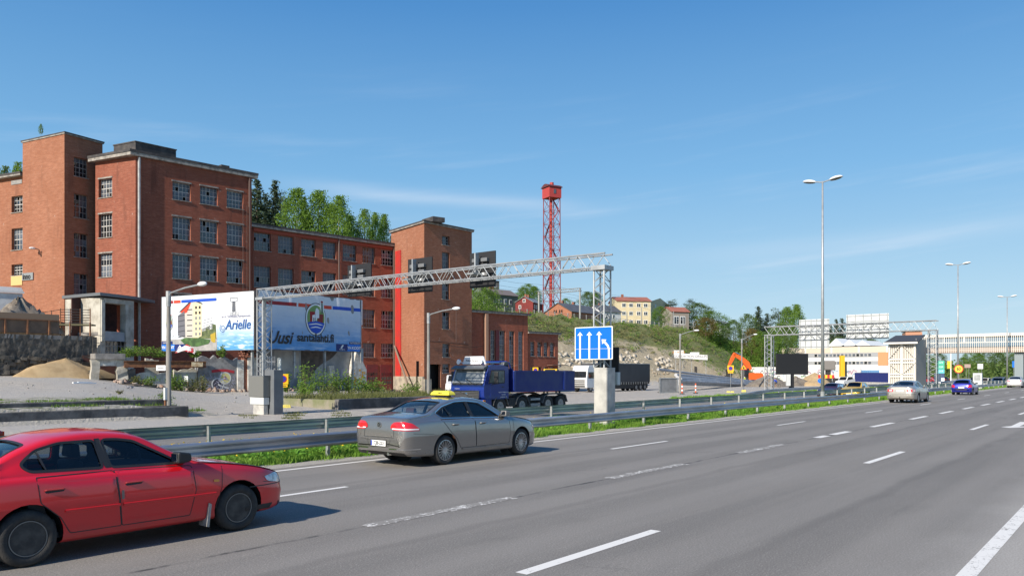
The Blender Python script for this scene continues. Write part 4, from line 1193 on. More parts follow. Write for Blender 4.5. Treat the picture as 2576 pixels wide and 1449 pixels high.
# ================================================================ old brick factory
def brick(name,c1,c2,mortar,stain=0.6,scale=1.0):
    t=NT(name)
    uv=t.node('ShaderNodeTexCoord'); mp=t.node('ShaderNodeMapping'); t.l.new(uv.outputs['UV'],mp.inputs['Vector'])
    br=t.node('ShaderNodeTexBrick'); t.l.new(mp.outputs[0],br.inputs['Vector'])
    br.inputs['Scale'].default_value=1.0; br.inputs['Brick Width'].default_value=0.27; br.inputs['Row Height'].default_value=0.085
    br.inputs['Mortar Size'].default_value=0.010; br.inputs['Bias'].default_value=-0.2
    t.put(br.inputs['Color1'],c1); t.put(br.inputs['Color2'],c2); t.put(br.inputs['Mortar'],mortar)
    v=mp.outputs[0]
    n1=t.noise(v,0.22,5,0.6); n2=t.noise(v,1.1,6,0.68)
    st=t.node('ShaderNodeMapping'); t.l.new(uv.outputs['UV'],st.inputs['Vector']); st.inputs['Scale'].default_value=(0.9,0.12,1)
    n3=t.noise(st.outputs[0],1.3,5,0.6)
    col=t.mix(t.math('MULTIPLY',t.ramp(n1,0.35,0.7),0.45),br.outputs['Color'],tuple(q*0.62 for q in c1))
    col=t.mix(t.math('MULTIPLY',t.ramp(n3,0.52,0.75),stain),col,(0.06,0.035,0.03))
    st2=t.node('ShaderNodeMapping'); t.l.new(uv.outputs['UV'],st2.inputs['Vector']); st2.inputs['Scale'].default_value=(0.8,3.6,1)
    n4=t.noise(st2.outputs[0],1.6,6,0.7)
    col=t.mix(t.math('MULTIPLY',t.ramp(n4,0.36,0.64),0.5),col,tuple(q*0.5 for q in c1))
    col=t.mix(t.math('MULTIPLY',t.ramp(n4,0.60,0.74),0.45),col,tuple(min(1,q*1.55+.03) for q in c1))
    col=t.mix(t.math('MULTIPLY',t.ramp(n2,0.64,0.72),0.6),col,(0.52,0.42,0.36))
    t.put(t.b.inputs['Base Color'],col); t.set(Roughness=0.92); t.b.inputs['Specular IOR Level'].default_value=0.2
    t.bump(t.math('ADD',br.outputs['Fac'],t.math('MULTIPLY',n2,-0.8)),0.35,0.03)
    return t.m
b_main=brick('brick_red',(0.345,0.10,0.058),(0.24,0.064,0.040),(0.30,0.19,0.14))
b_tower=brick('brick_orange',(0.40,0.148,0.078),(0.31,0.108,0.058),(0.38,0.26,0.19),0.32)
roof_m=mat('roof_felt',(0.045,0.043,0.045),0.9,col2=(0.09,0.08,0.075),vscale=1.5)
eave_m=mat('eave_concrete',(0.36,0.33,0.29),0.9,col2=(0.17,0.155,0.14),vscale=2.2)
frame_m=mat('window_frame',(0.58,0.56,0.52),0.75,col2=(0.36,0.34,0.32),vscale=5)
frame_d=mat('window_frame_dark',(0.22,0.215,0.21),0.75,col2=(0.32,0.30,0.28),vscale=5)
pipe_m=mat('rain_pipe',(0.42,0.42,0.41),0.6,0.3,col2=(0.28,0.27,0.26),vscale=2)
pipe_d=mat('rain_pipe_brown',(0.10,0.06,0.05),0.7)
def pane_mat(name,col,rough,spec):
    m=mat(name,col,rough,spec=spec,col2=tuple(q*0.6 for q in col),vscale=2.5); return m
PANES=[pane_mat('pane_clear',(0.022,0.028,0.036),0.05,1.0),pane_mat('pane_dusty',(0.085,0.10,0.125),0.35,0.8),pane_mat('pane_frosted',(0.13,0.155,0.19),0.5,0.6),pane_mat('pane_black',(0.008,0.008,0.009),0.6,0.3),pane_mat('pane_board',(0.34,0.30,0.24),0.9,0.2)]
PM={}
def pane_mesh(w,h,k):
    key=(round(w,2),round(h,2),k)
    if key not in PM: PM[key] =MB().box((0,0,0),(w,0.008,h)).mesh('pane',PANES[k])
    return PM[key]
FM={}
def frame_mesh(w,h,nc,nr,m,t_=0.055):
    key=(round(w,1),round(h,1),nc,nr,m.name)
    if key in FM: return FM[key]
    b=MB(); d=0.07
    for i in range(nc+1):
        q=t_*(1.5 if i in (0,nc) else (1.25 if nc > 3 and i == nc // 2 else 0.75)); b.box((-w/2+w*i/nc,0,h/2),(q,d,h))
    for k in range(nr+1):
        q=t_*(1.5 if k in (0,nr) else (1.4 if k == nr // 2 else 0.75)); b.box((0,0.004,h*k/nr),(w-0.004,d-0.012,q))
    FM[key] =b.mesh('window',m); return FM[key]

class Wall:
    """a vertical wall from a to b (plan points); outside is on the right when walking a -> b"""
    def __init__(s,a,b):
        s.a,s.b=Vector((a[0],a[1])),Vector((b[0],b[1]))
        s.d=(s.b-s.a); s.L=s.d.length; s.d.normalize(); s.n=Vector((s.d.y,-s.d.x)); s.ang=math.atan2(s.d.y,s.d.x)
    def at(s,px):
        """distance along the wall and depth where a picture column meets it"""
        k=xn(px); r=Vector((k*SN+CS,-k*CS+SN))     # direction per unit depth
        # a + d t = r Z
        det=s.d.x*(-r.y) +s.d.y*r.x
        t=(-s.a.x*(-r.y) -s.a.y*r.x) /det
        p=s.a+s.d*t
        return t,p.x*CS+p.y*SN
    def rect(s,x0,x1,y0,y1):
        """picture box (left, right, top and bottom at its left edge) -> (s0, s1, z0, z1)"""
        t0,Z=s.at(x0); t1,_=s.at(x1)
        return (t0,t1,hz_(y1,Z),hz_(y0,Z))
    def pt(s,t,out=0.0,z=0.0):
        p=s.a+s.d*t+s.n*out; return Vector((p.x,p.y,z))

def wall_mesh(b,w,z0,z1,wins=(),depth=0.32,u0=0.0):
    """adds the wall with recessed openings to b (with uv in metres)"""
    if b.uv is None: b.uv=[]
    wins=[(max(0.05,a),min(w.L-0.05,c),max(z0+.01,p),min(z1-.05,q)) for a,c,p,q in wins if c > 0.1 and a < w.L-0.1]
    xs=sorted({0.0,w.L,*[q for r in wins for q in r[:2]]}); zs=sorted({z0,z1,*[q for r in wins for q in r[2:]]})
    for i in range(len(xs) -1):
        for k in range(len(zs) -1):
            cx,cz=(xs[i] +xs[i+1]) /2,(zs[k] +zs[k+1]) /2
            if any(a < cx < c and p < cz < q for a,c,p,q in wins): continue
            q4=[(xs[i],zs[k]),(xs[i+1],zs[k]),(xs[i+1],zs[k+1]),(xs[i],zs[k+1])]
            b.quad(*[w.pt(x,0,z) for x,z in q4]); b.uv += [(x+u0,z) for x,z in q4]
    for a,c,p,q in wins:
        for (x0,za),(x1,zb) in (((a,p),(a,q)),((a,q),(c,q)),((c,q),(c,p)),((c,p),(a,p))):
            b.quad(w.pt(x0,0,za),w.pt(x1,0,zb),w.pt(x1,-depth-0.1,zb),w.pt(x0,-depth-0.1,za))
            b.uv += [(x0+u0,za),(x1+u0,zb),(x1+u0+.3,zb),(x0+u0+.3,za)]
    return wins
def put_window(root,w,r,nc,nr,fm,mix,depth=0.32,sill=True,lintel=False,gone=0.04):
    """window part with single panes; root sits at the world origin"""
    a,c,p,q=r; W_,H_=c-a,q-p
    o=mesh_obj('window',frame_mesh(W_,H_,nc,nr,fm),root,w.pt((a+c) /2,-depth,p),(0,0,w.ang))
    base=[rnd.choices(range(5),q_)[0] for q_ in mix]
    pw,ph=W_/nc-0.03,H_/nr-0.03
    for i in range(nc):
        for k in range(nr):
            if rnd.random() < gone: continue
            if rnd.random() < 0.22 or (i == 0 and k == 0) : base[k*len(mix) // nr] =rnd.choices(range(5),mix[min(len(mix) -1,int(k*len(mix) /nr))])[0]
            kind=base[k*len(mix) // nr]
            mesh_obj('pane',pane_mesh(pw,ph,kind),o,(-W_/2+W_*(i+.5) /nc,0.0,H_*(k+.5) /nr),(rnd.uniform(-.02,.02),0,rnd.uniform(-.025,.025)))
    if sill:
        MB().box((0,-depth/2-0.02,-0.04),(W_+0.12,depth+0.12,0.07)).build('sill',eave_m,o)
        if lintel: MB().box((0,-depth-0.012,H_+0.07),(W_+0.16,0.05,0.14)).build('lintel',eave_m,o)
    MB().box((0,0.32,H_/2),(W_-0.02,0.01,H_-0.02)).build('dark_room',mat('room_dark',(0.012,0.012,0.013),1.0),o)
    return o
MIX_A=[(.6,.25,.05,.1,0),(.55,.3,.1,.05,0),(.1,.35,.55,0,0),(.05,.3,.65,0,0)]
MIX_B=[(.55,.25,.1,.1,0),(.45,.35,.15,.05,0),(.3,.4,.3,0,0)]

def block(name,label,corners,z0,z1,faces,mats_,back=12.0,roof=0.35,group='blocks of the old brick factory',over=0.45):
    """corners: visible plan points left to right; faces: list of window lists for each wall"""
    root=thing(name,label,'building',(0,0,0),0,group)
    pts=[Vector((c[0],c[1])) for c in corners]
    b=MB(); walls=[]
    u0=0.0
    for i in range(len(pts) -1):
        w=Wall(pts[i],pts[i+1]); walls.append(w)
        f=faces[i] if i < len(faces) else []
        wins=wall_mesh(b,w,z0,z1,[q[0] for q in f],u0=u0); u0 += w.L
    # plain back walls, square behind the visible ones
    if len(pts) == 3: bp=[pts[2] +(pts[0] -pts[1]),pts[0]]
    else: bp=[pts[1] -walls[0].n*back,pts[0] -walls[0].n*back]
    ring=[pts[-1],bp[0],bp[1],pts[0]]
    for i in range(3):
        if (ring[i] -ring[i+1]).length < .01: continue
        w=Wall(ring[i],ring[i+1]); wall_mesh(b,w,z0,z1,u0=u0); u0 += w.L
    b.build('wall',mats_,root)
    poly=pts+(bp[:1] if len(pts) == 3 else bp)
    cen=sum(poly,Vector((0,0))) /len(poly)
    big=[]
    for i,p in enumerate(poly):
        d=(p-cen).normalized(); big.append(p+d*over*1.3)
    ccw=sum(a.x*c.y-c.x*a.y for a,c in zip(big,big[1:] +big[:1])) > 0
    if not ccw: big=big[::-1]
    ro=MB().prism(big,z1+0.002,z1+roof*0.55).build('roof',eave_m,root)
    sm=[cen+(p-cen) *1.0+(p-cen).normalized() *0.06 for p in big]
    MB().prism(sm,z1+roof*0.55+0.003,z1+roof).build('roof_felt',roof_m,ro)
    return root,walls
def wins_px(w,boxes,nc,nr,fm,mix): return [(w.rect(*q),nc,nr,fm,mix) for q in boxes]
def place_windows(root,walls,faces,**kw):
    for w,f in zip(walls,faces):
        for r,nc,nr,fm,mix in f:
            a,c,p,q=r
            put_window(root,w,(max(.05,a),min(w.L-.05,c),p,q),nc,nr,fm,mix,**kw)

# --- left wing beside the stair tower (runs out of the picture)
c0,c1_=P(-70,83.0),P(58,79.6)
w_=Wall(c0,c1_)
f0=wins_px(w_,[(29,57,495,536),(29,57,576,630),(29,57,666,694),(-40,-12,505,545),(-40,-12,583,636)],4,4,frame_m,MIX_B)
root,walls=block('factory_wing','brick factory wing at the far left edge, lower than the stair tower',[c0,c1_],1.5,21.6,[f0],b_tower,back=14)
place_windows(root,walls,[f0])
a,c,p,q=w_.rect(29,57,694,719)
MB().box(w_.pt((a+c) /2,0.03,(p+q) /2),(c-a,0.08,q-p),w_.ang).build('yellow_panel',mat('yellow_panel',(0.62,0.42,0.17),0.8),root)
t0,Z=w_.at(20); MB().box(w_.pt(t0,-3.0,22.6),(1.3,1.3,1.6),w_.ang).build('chimney',mat('chimney_dark',(0.07,0.06,0.055),0.9),root)
a,c,p,q=w_.rect(29,56,456,466); MB().box(w_.pt((a+c) /2,0.02,(p+q) /2),(c-a,0.06,q-p),w_.ang).build('vent_band',frame_d,root)
# --- left stair tower
tl,tc_,tr=P(57,79.0),P(162,76.0),P(258,79.4)
wA,wB=Wall(tl,tc_),Wall(tc_,tr)
fB=wins_px(wB,[(186,222,394,442),(186,222,486,546),(186,222,585,645),(186,222,687,739)],4,4,frame_d,MIX_B)
root,walls=block('factory_stair_tower','tall brick stair tower at the left with a column of dark windows',[tl,tc_,tr],1.5,24.75,[[],fB],b_tower,back=7,over=0.12,roof=0.22)
place_windows(root,walls,[[],fB])
tower_l=root
sg_=wA; a,c,p,q=wA.rect(57.5,85,688,706)
sn=MB().box(wA.pt((max(a,0.02) +c) /2,0.06,(p+q) /2),(c-max(a,0.02),0.08,q-p),wA.ang).build('name_sign',mat('sign_grey',(0.23,0.25,0.26),0.7),root)
text_mesh('inno',0.78,ink,'lettering',root,wA.pt((max(a,0.02) +c) /2-0.1,0.115,(p+q) /2-0.02),(R(90),0,wA.ang),0.01,bold=0.02,sx=0.92)
t0,Z=wA.at(104); zz=hz_(633,Z)
lm=MB(); lm.path([wA.pt(t0,0.02,zz-.5),wA.pt(t0,0.25,zz+.15),wA.pt(t0-.2,0.5,zz+.25)],0.05,6); lm.build('wall_lamp',pipe_d,root)
MB().ball(wA.pt(t0-.45,0.6,zz+.27),0.2,8,6,(1.6,1,.6)).build('lamp_head',mat('lamp_white',(0.75,0.76,0.77),0.4),root)
# --- middle block
ml,mc,mr=P(240,77.8),P(341,75.5),P(633,84.0)
wA,wB=Wall(ml,mc),Wall(mc,mr)
fA=wins_px(wA,[(248,282,452,499),(248,282,540,599),(248,282,639,698)],5,4,frame_m,MIX_B)
fB=[]
for x0,x1,dy in ((434,480,0),(503.5,548,11.5),(570.5,612,21.5)):
    k=dy
    fB += wins_px(wB,[(x0,x1,456+k,501+k*0.94),(x0,x1,543.5+k*0.82,600.5+k*0.72),(x0,x1,639+k*0.62,699.8+k*0.47),(x0,x1,738+k*.42,796+k*.3)],5,4,frame_m,MIX_A)
root,walls=block('factory_block','tall brick factory block with three columns of large grid windows',[ml,mc,mr],0.0,22.5,[fA,fB],b_main,back=13,over=0.5,roof=0.55)
place_windows(root,walls,[fA,fB],lintel=True)
pp=[Vector(q[:2]) for q in (P(286,77.6),P(341,76.2),P(443,79.2))]
aw=Vector((CS,SN)); pl=pp+[pp[2] +(pp[0] -pp[1])]
pl=pl if sum(a_.x*c_.y-c_.x*a_.y for a_,c_ in zip(pl,pl[1:] +pl[:1])) > 0 else pl[::-1]
MB().prism(pl,22.9,24.05).build('roof_house',roof_m,root); 
cen=sum(pl,Vector((0,0))) /len(pl); MB().prism([cen+(q-cen) *1.03 for q in pl],24.053,24.17).build('roof_house_cap',roof_m,root)
MB().tube(walls[1].pt(0.28,0.16,3),walls[1].pt(0.28,0.16,22.4),0.13,8).build('rain_pipe',pipe_m,root)
MB().tube(walls[1].pt(walls[1].L-.3,0.14,3),walls[1].pt(walls[1].L-.3,0.14,22.4),0.11,8).build('rain_pipe',pipe_d,root)
t0,Z=walls[1].at(590); MB().box(walls[1].pt(t0,-2.4,23.2),(0.9,0.8,1.3),walls[1].ang).build('chimney',mat('chimney_dark',(0.07,0.06,0.055),0.9),root)
ld=MB(); tt=walls[1].L-0.85
for s_ in (-.22,.22): ld.tube(walls[1].pt(tt+s_,.2,8),walls[1].pt(tt+s_,.2,19.5),0.025,5)
for k in range(30): ld.tube(walls[1].pt(tt-.22,.2,8.2+k*.38),walls[1].pt(tt+.22,.2,8.2+k*.38),0.016,4)
ld.build('ladder',pipe_d,root)
# --- long wing
wl0,wl1=P(634.5,84.6),P(1003,98.6)
wB=Wall(wl0,wl1); fB=[]
cols=((639,681.5),(699.7,739),(758,794.3),(812,845.6),(862.4,896.5),(912,943.3),(959,991.6))
for i,(x0,x1) in enumerate(cols):
    t0,Z=wB.at(x0); t1,_=wB.at(x1)
    for za,zb in ((15.05,16.95),(11.1,13.4),(7.35,9.5),(3.8,5.5)):
        fB.append(((max(t0,.1),t1,za,zb),5,4 if zb-za > 1.8 else 3,frame_d if i < 6 else frame_m,MIX_A if i < 5 else MIX_B))
root,walls=block('factory_wing','long brick factory wing with seven window columns, below the wooded ridge',[wl0,wl1],-0.4,17.45,[fB],b_main,back=13,over=0.4,roof=0.4)
place_windows(root,walls,[fB])
w=walls[0]
redp=mat('red_band_paint',(0.50,0.022,0.016),0.7,col2=(0.36,0.03,0.025),vscale=1.2)
doorp=mat('door_oxide_red',(0.19,0.030,0.034),0.75,col2=(0.12,0.035,0.035),vscale=2)
MB().box(w.pt(w.L/2,0.055,17.18),(w.L-.2,.11,.3),w.ang).build('cornice_band',mat('cornice_red',(0.30,0.06,0.03),0.85),root)
for px in (851,989): 
    t0,Z=w.at(px); MB().tube(w.pt(t0,.16,0),w.pt(t0,.16,17.3),.11,8).build('rain_pipe',pipe_d,root)
for x0,x1 in ((921,950),(956,986)):
    t0,Z=w.at(x0); t1,_=w.at(x1)
    dr=MB().box(w.pt((t0+t1) /2,0.04,1.25),(t1-t0,.08,3.3),w.ang).build('door',doorp,root)
    g_=MB()
    for i in range(4):
        for k in range(3): g_.box(w.pt(lerp(t0,t1,(i+.8) /4.6),0.085,.75+k*.5),((t1-t0) /6.2,.012,.36),w.ang)
    g_.build('door_glazing',PANES[0],dr)
# --- right tower
tl,tc_,tr=P(984,98.6),P(1067,92.0),P(1187,98.2)
wA,wB=Wall(tl,tc_),Wall(tc_,tr)
fB=[(r_,3,n_,frame_d,MIX_B) for r_,n_ in ((wB.rect(1112,1131,592,615),3),(wB.rect(1112,1131,633,676),4),(wB.rect(1112,1131,708,752),4),(wB.rect(1112.5,1131.5,784,827),4),(wB.rect(1113,1132,864,898),3),(wB.rect(1113,1132,915,938),3))]
dr_=wB.rect(1081,1109,916,980)
faces=[[],fB+[(dr_,1,1,frame_d,MIX_B)]]
root,walls=block('factory_stair_tower','brick tower right of the long wing with a pale stone foot and a red stripe',[tl,tc_,tr],-0.3,19.25,faces,b_tower,back=7,over=0.2,roof=0.3)
place_windows(root,walls,[[],fB])
a,c,p,q=dr_
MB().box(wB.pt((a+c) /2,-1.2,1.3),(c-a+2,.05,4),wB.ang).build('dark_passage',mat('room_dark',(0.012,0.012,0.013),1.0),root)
ta,Z=wA.at(996); tb_,_=wA.at(1009.5)
MB().box(wA.pt((ta+tb_) /2,.05,8.3),(tb_-ta,.10,17.0),wA.ang).build('red_stripe',redp,root)
stone_m=mat('foot_stone',(0.40,0.35,0.27),0.95,col2=(0.24,0.21,0.17),vscale=1.6,bump=.5,bscale=8)
MB().box(wA.pt(wA.L*.56,.10,.55),(wA.L*.88,.22,1.9),wA.ang).build('stone_foot',stone_m,root)
MB().box(wB.pt(0.45,.09,.4),(1.1,.2,1.6),wB.ang).build('stone_foot',stone_m,root)
t0,Z=wA.at(1060); MB().box(wA.pt(t0,-1.6,19.75),(2.6,1.6,.55),wA.ang).build('roof_hatch',roof_m,root)
dp=MB(); dp.path([wB.pt(4.4,.18,15.0),wB.pt(4.4,.18,9.5)],.035,5); 
MB().tube(wA.pt(wA.L*.18,.3,5.2),wA.pt(wA.L*.83,1.4,.6),.12,8).build('leaning_pole',mat('old_timber',(0.21,0.16,0.12),.9),root)
cb=MB(); cb.path([wB.pt(0.1,.08,5.6),wB.pt(2.5,.08,5.55),wB.pt(7.4,.08,5.35)],.03,5); cb.build('wall_cable',ink,root)
MB().tube(wB.pt(5.2,.1,5.6),wB.pt(5.2,.1,9.6),.045,6).build('wall_pipe',pipe_d,root)
# --- turbine hall
hl,hr=P(1186,98.9),P(1328,105.6)
wB=Wall(hl,hr); fB=[]
for x0,x1 in ((1234,1247),(1256,1271.5),(1281,1294.5),(1304,1317)):
    t0,Z=wB.at(x0); t1,_=wB.at(x1); fB.append(((t0,t1,1.2,7.35),3,10,frame_m,MIX_B))
root,walls=block('factory_hall','brick turbine hall with tall narrow windows behind the blue truck',[hl,hr],-0.8,9.45,[fB],b_main,back=12,over=0.35,roof=0.3)
place_windows(root,walls,[fB])
t0,Z=wB.at(1220); MB().box(wB.pt(t0,.22,4.3),(0.42,.45,10.1),wB.ang).build('pilaster',b_tower,root)
t0,Z=wB.at(1246.5); t1,_=wB.at(1255.5); MB().box(wB.pt((t0+t1) /2,.03,4.3),(t1-t0,.06,6.1),wB.ang).build('red_panel',doorp,root)
# --- low end of the hall
hl,hr=P(1328.5,105.9),P(1404,110.0)
wB=Wall(hl,hr); fB=[]
for x0,x1 in ((1334.5,1345.5),(1352,1363),(1368,1379),(1384,1395)):
    t0,Z=wB.at(x0); t1,_=wB.at(x1); fB.append(((t0,t1,4.15,6.05),3,5,frame_m,MIX_B)); 
    fB.append(((t0,t1,.9,2.7),3,4,frame_d,MIX_B))
root,walls=block('factory_hall','low brick annex at the end of the turbine hall with a pale roof edge',[hl,hr],-0.9,7.15,[fB],b_main,back=10,over=0.35,roof=0.3)
place_windows(root,walls,[fB])
MB().box(wB.pt(wB.L-.9,.5,2.95),(2.6,1.0,.1),wB.ang).build('canopy',mat('canopy_rust',(0.15,0.08,0.06),.8),root)

# ================================================================ ruined yard in front of the factory
plaster=mat('plaster_dirty',(0.52,0.49,0.42),0.95,col2=(0.30,0.27,0.22),vscale=1.1,bump=.5,bscale=9)
plaster_g=mat('plaster_grey',(0.33,0.35,0.37),0.95,col2=(0.22,0.235,0.25),vscale=.8,bump=.3,bscale=9)
conc_d=mat('concrete_dark',(0.17,0.16,0.15),0.95,col2=(0.30,0.28,0.26),vscale=1.3,bump=.6,bscale=7)
rust=mat('rust_steel',(0.24,0.105,0.045),0.85,col2=(0.13,0.055,0.03),vscale=3,bump=.3,bscale=30)
room_d=mat('room_dark',(0.012,0.012,0.013),1.0)
ac_l,ac,ac_r=P(164,71.1),P(252,69.0),P(337,72.6)
wA,wB=Wall(ac_l,ac),Wall(ac,ac_r)
root=thing('annex','crumbling plastered annex with an open upper floor below the middle factory block','building',(0,0,0))
b=MB(); zt=8.5
opA=[wA.rect(200,226,784,822)]
wall_mesh(b,wA,1.5,zt,[],u0=0)
t0,_=wB.at(261); t1,_=wB.at(322); t2,_=wB.at(312)
opB=[(t0,wB.L-1.15,5.6,8.05),(t0+.15,t1-.2,2.6,4.9)]
wall_mesh(b,wB,1.5,zt,opB,depth=.35,u0=5)
b.build('wall',plaster,root)
put_window(root,wB,opB[1],6,4,frame_d,[(.5,.2,0,.3,0)],depth=.25,sill=False)
MB().box(wB.pt(wB.L*.5,-2.6,5),(wB.L*1.3,.1,7),wB.ang).build('back_wall',mat('dark_brick',(0.085,0.035,0.028),1.0,col2=(0.04,0.02,0.018),vscale=1.5),root)  # very dark mottled brick on the wall inside the open floor
MB().box(wB.pt(wB.L*.5,-1.4,5.35),(wB.L*.98,2.6,.3),wB.ang).build('floor_slab',conc_d,root)
MB().box(wB.pt((opB[0][0] +opB[0][1]) /2,.03,5.15),(opB[0][1] -opB[0][0],.1,.8),wB.ang).build('parapet_panel',plaster_g,root)
for s_ in (opB[0][0] -.18,opB[0][1] +.18):
    MB().box(wB.pt(s_,.06,6.5),(.34,.2,3.6),wB.ang).build('post',plaster,root)
MB().box(wB.pt(wB.L*.48,.06,8.28),(wB.L*.82,.2,.38),wB.ang).build('beam',plaster,root)
rp_=[Vector(q[:2]) for q in (P(156,71.6),P(252,68.4),P(340,72.2))]; rp_ += [rp_[2] +aw*4,rp_[0] +aw*6]
rp_=rp_ if sum(a_.x*c_.y-c_.x*a_.y for a_,c_ in zip(rp_,rp_[1:] +rp_[:1])) > 0 else rp_[::-1]
MB().prism(rp_,8.62,8.88).build('roof',mat('sheet_roof',(0.16,0.17,0.18),.6,.3),root)
dr2=MB().box(wA.pt(1.05,.03,6.4),(1.1,.08,2.5),wA.ang).build('door',mat('grey_door',(0.30,0.30,0.29),.8),root)
# steel gallery with railing in front of the annex
root=thing('railing','rusty dark railing on the ledge in front of the crumbling annex','railing',(0,0,0))
wr=Wall(P(152,66.0),P(227,66.4)); b=MB()
z0=hz_(815,66)
for k in range(6): b.tube(wr.pt(0,0,z0+.1+k*.22),wr.pt(wr.L,0,z0+.1+k*.22),.03,5)
bars=b.build('rail_bars',ink,root)
for k in range(4): MB().tube(wr.pt(wr.L*k/3,0,z0-1.0),wr.pt(wr.L*k/3,0,z0+1.3),.04,6).build('post',rust,root)
MB().box(wr.pt(wr.L/2,-.4,z0-.05),(wr.L+.3,1.0,.12),wr.ang).build('ledge',mat('mossy_timber',(0.12,0.11,0.06),.9),root)
wr2=Wall(P(108,68),P(152,66.2))
b=MB()
for k in (0,2,5): b.tube(wr2.pt(0,0,z0+.1+k*.2),wr2.pt(wr2.L,0,z0+.1+k*.22),.025,5)
for k in range(3): b.tube(wr2.pt(wr2.L*k/2,0,z0-.8),wr2.pt(wr2.L*k/2,0,z0+1.2),.03,5)
b.build('side_rail',ink,root)
# rubble stone retaining wall
root=thing('retaining_wall','soot-dark rubble stone retaining wall above the sand pile','wall',(0,0,0))
rl,rr_=P(-60,55.3),P(238,61.0); wR=Wall(rl,rr_)
t=NT('rubble_wall'); co=t.coord('Object')
vo=t.node('ShaderNodeTexVoronoi'); t.l.new(co,vo.inputs['Vector']); vo.inputs['Scale'].default_value=1.5
n=t.noise(co,1.4,6,.7); n2=t.noise(co,.5,4,.6)
cc=t.mix(t.ramp(n,.3,.7),(0.048,0.044,0.040),(0.14,0.125,0.105)); cc=t.mix(t.math('MULTIPLY',t.ramp(n2,.6,.72),.5),cc,(0.24,0.22,0.19))
t.put(t.b.inputs['Base Color'],cc); t.set(Roughness=.95); t.bump(t.math('ADD',n,vo.outputs['Distance']),.9,.12)
rub=t.m
b=MB(); nx_,nz_=70,18; g=np.random.default_rng(21)
for i in range(nx_+1):
    for k in range(nz_+1):
        zz=lerp(0.6,4.75,k/nz_); rough_=(0.07 if k < 11 else 0.02)
        out=g.normal(0,rough_) +(0.25 if k < 8 else 0) *(1-k/8) *(k < 8)
        b.v.append(tuple(wR.pt(wR.L*i/nx_,out if 0 < k < nz_ else 0,zz)))
for i in range(nx_):
    for k in range(nz_): b.f.append((i*(nz_+1) +k,(i+1) *(nz_+1) +k,(i+1) *(nz_+1) +k+1,i*(nz_+1) +k+1))
b.build('wall_face',rub,root,smooth=True)
MB().box(wR.pt(wR.L/2,-1.2,4.6),(wR.L,2.4,.3),wR.ang).build('wall_top',conc_d,root)
MB().box(wR.pt(wR.L,-1.3,2.6),(.3,2.7,4.2),wR.ang).build('wall_end',rub,root)
sm_=[MB().box((0,0,0),(w1,.16,h1)).mesh('stone',rub) for w1,h1 in ((.6,.3),(.45,.35),(.8,.28),(.35,.22))]
for q in range(90):
    s_=rnd.uniform(.3,wR.L-.3); zz=rnd.uniform(1.2,3.1)
    mesh_obj('stone',rnd.choice(sm_),root,wR.pt(s_,.05+rnd.uniform(0,.10) +.2*max(0,1-zz/2.5),zz),(rnd.uniform(-.2,.2),rnd.uniform(-.15,.15),wR.ang+rnd.uniform(-.2,.2)))
# plank parapet with rusty posts on top of it
root=thing('parapet','brown board parapet with rusty posts along the top of the retaining wall','parapet',(0,0,0))
t1,_=wR.at(152)
MB().box(wR.pt(t1/2,-.32,5.35),(t1,.08,.95),wR.ang).build('board',mat('brown_board',(0.19,0.125,0.085),.9,col2=(0.13,0.09,0.065),vscale=2),root)
MB().box(wR.pt(t1/2,-.30,6.05),(t1,.12,.5),wR.ang).build('top_board',mat('brown_board_light',(0.24,0.165,0.11),.9),root)
MB().box(wR.pt(t1/2 ,-.22,5.83),(t1,.1,.06),wR.ang).build('rail',rust,root)
k=0.4
while k < t1+2.2:
    MB().box(wR.pt(k,-.20,5.3),(.09,.12,1.05),wR.ang).build('post',rust,root); k += 1.42
# rubble heap behind the parapet
def heap(name,label,cat,cen,rx,ry,h,m,n=24,rough=.18,rot=0.0,seed=1,lumpy=0.35):
    g=np.random.default_rng(seed); b=MB(); nr=9
    ph=g.uniform(0,6.28,6)
    for k in range(nr+1):
        q=k/nr
        for i in range(n):
            a=2*PI*i/n
            rr=(1+.18*math.sin(2*a+ph[0]) +.1*math.sin(5*a+ph[1])) *(1-q)
            x,y=rx*rr*math.cos(a),ry*rr*math.sin(a)
            zz=h*(q ** .85) *(1+lumpy*math.sin(x*1.1+ph[2]) *(1-q)) +g.normal(0,rough*.3) *(q > 0)
            c_,s_=math.cos(rot),math.sin(rot)
            b.v.append((x*c_-y*s_,x*s_+y*c_,max(-.05,zz) -.05*(k == 0)))
    for k in range(nr):
        for i in range(n): b.f.append((k*n+i,k*n+(i+1) % n,(k+1) *n+(i+1) % n,(k+1) *n+i))
    o=b.build(name,m,None,smooth=True,loc=cen)
    return tag(o,label,cat)
spoil=mat('spoil_earth',(0.16,0.13,0.10),.95,col2=(0.26,0.22,0.17),vscale=1.8,bump=.8,bscale=6)
sand_m=mat('sand_pile',(0.46,0.33,0.18),.95,col2=(0.36,0.25,0.13),vscale=1.5,bump=.6,bscale=12)
heap('rubble_heap','grey-brown rubble heap behind the board parapet at the left edge','rubble',P(45,66,5.2),5.5,3.2,2.9,spoil,seed=4,rough=.7,rot=.8)
sp=P(165,59.2); heap('sand_pile','long low pile of yellow sand at the foot of the dark stone wall','sand pile',(sp.x,sp.y,tz(sp.x,sp.y) -.1),4.2,1.5,1.45,sand_m,seed=9,rot=wR.ang,lumpy=.25)
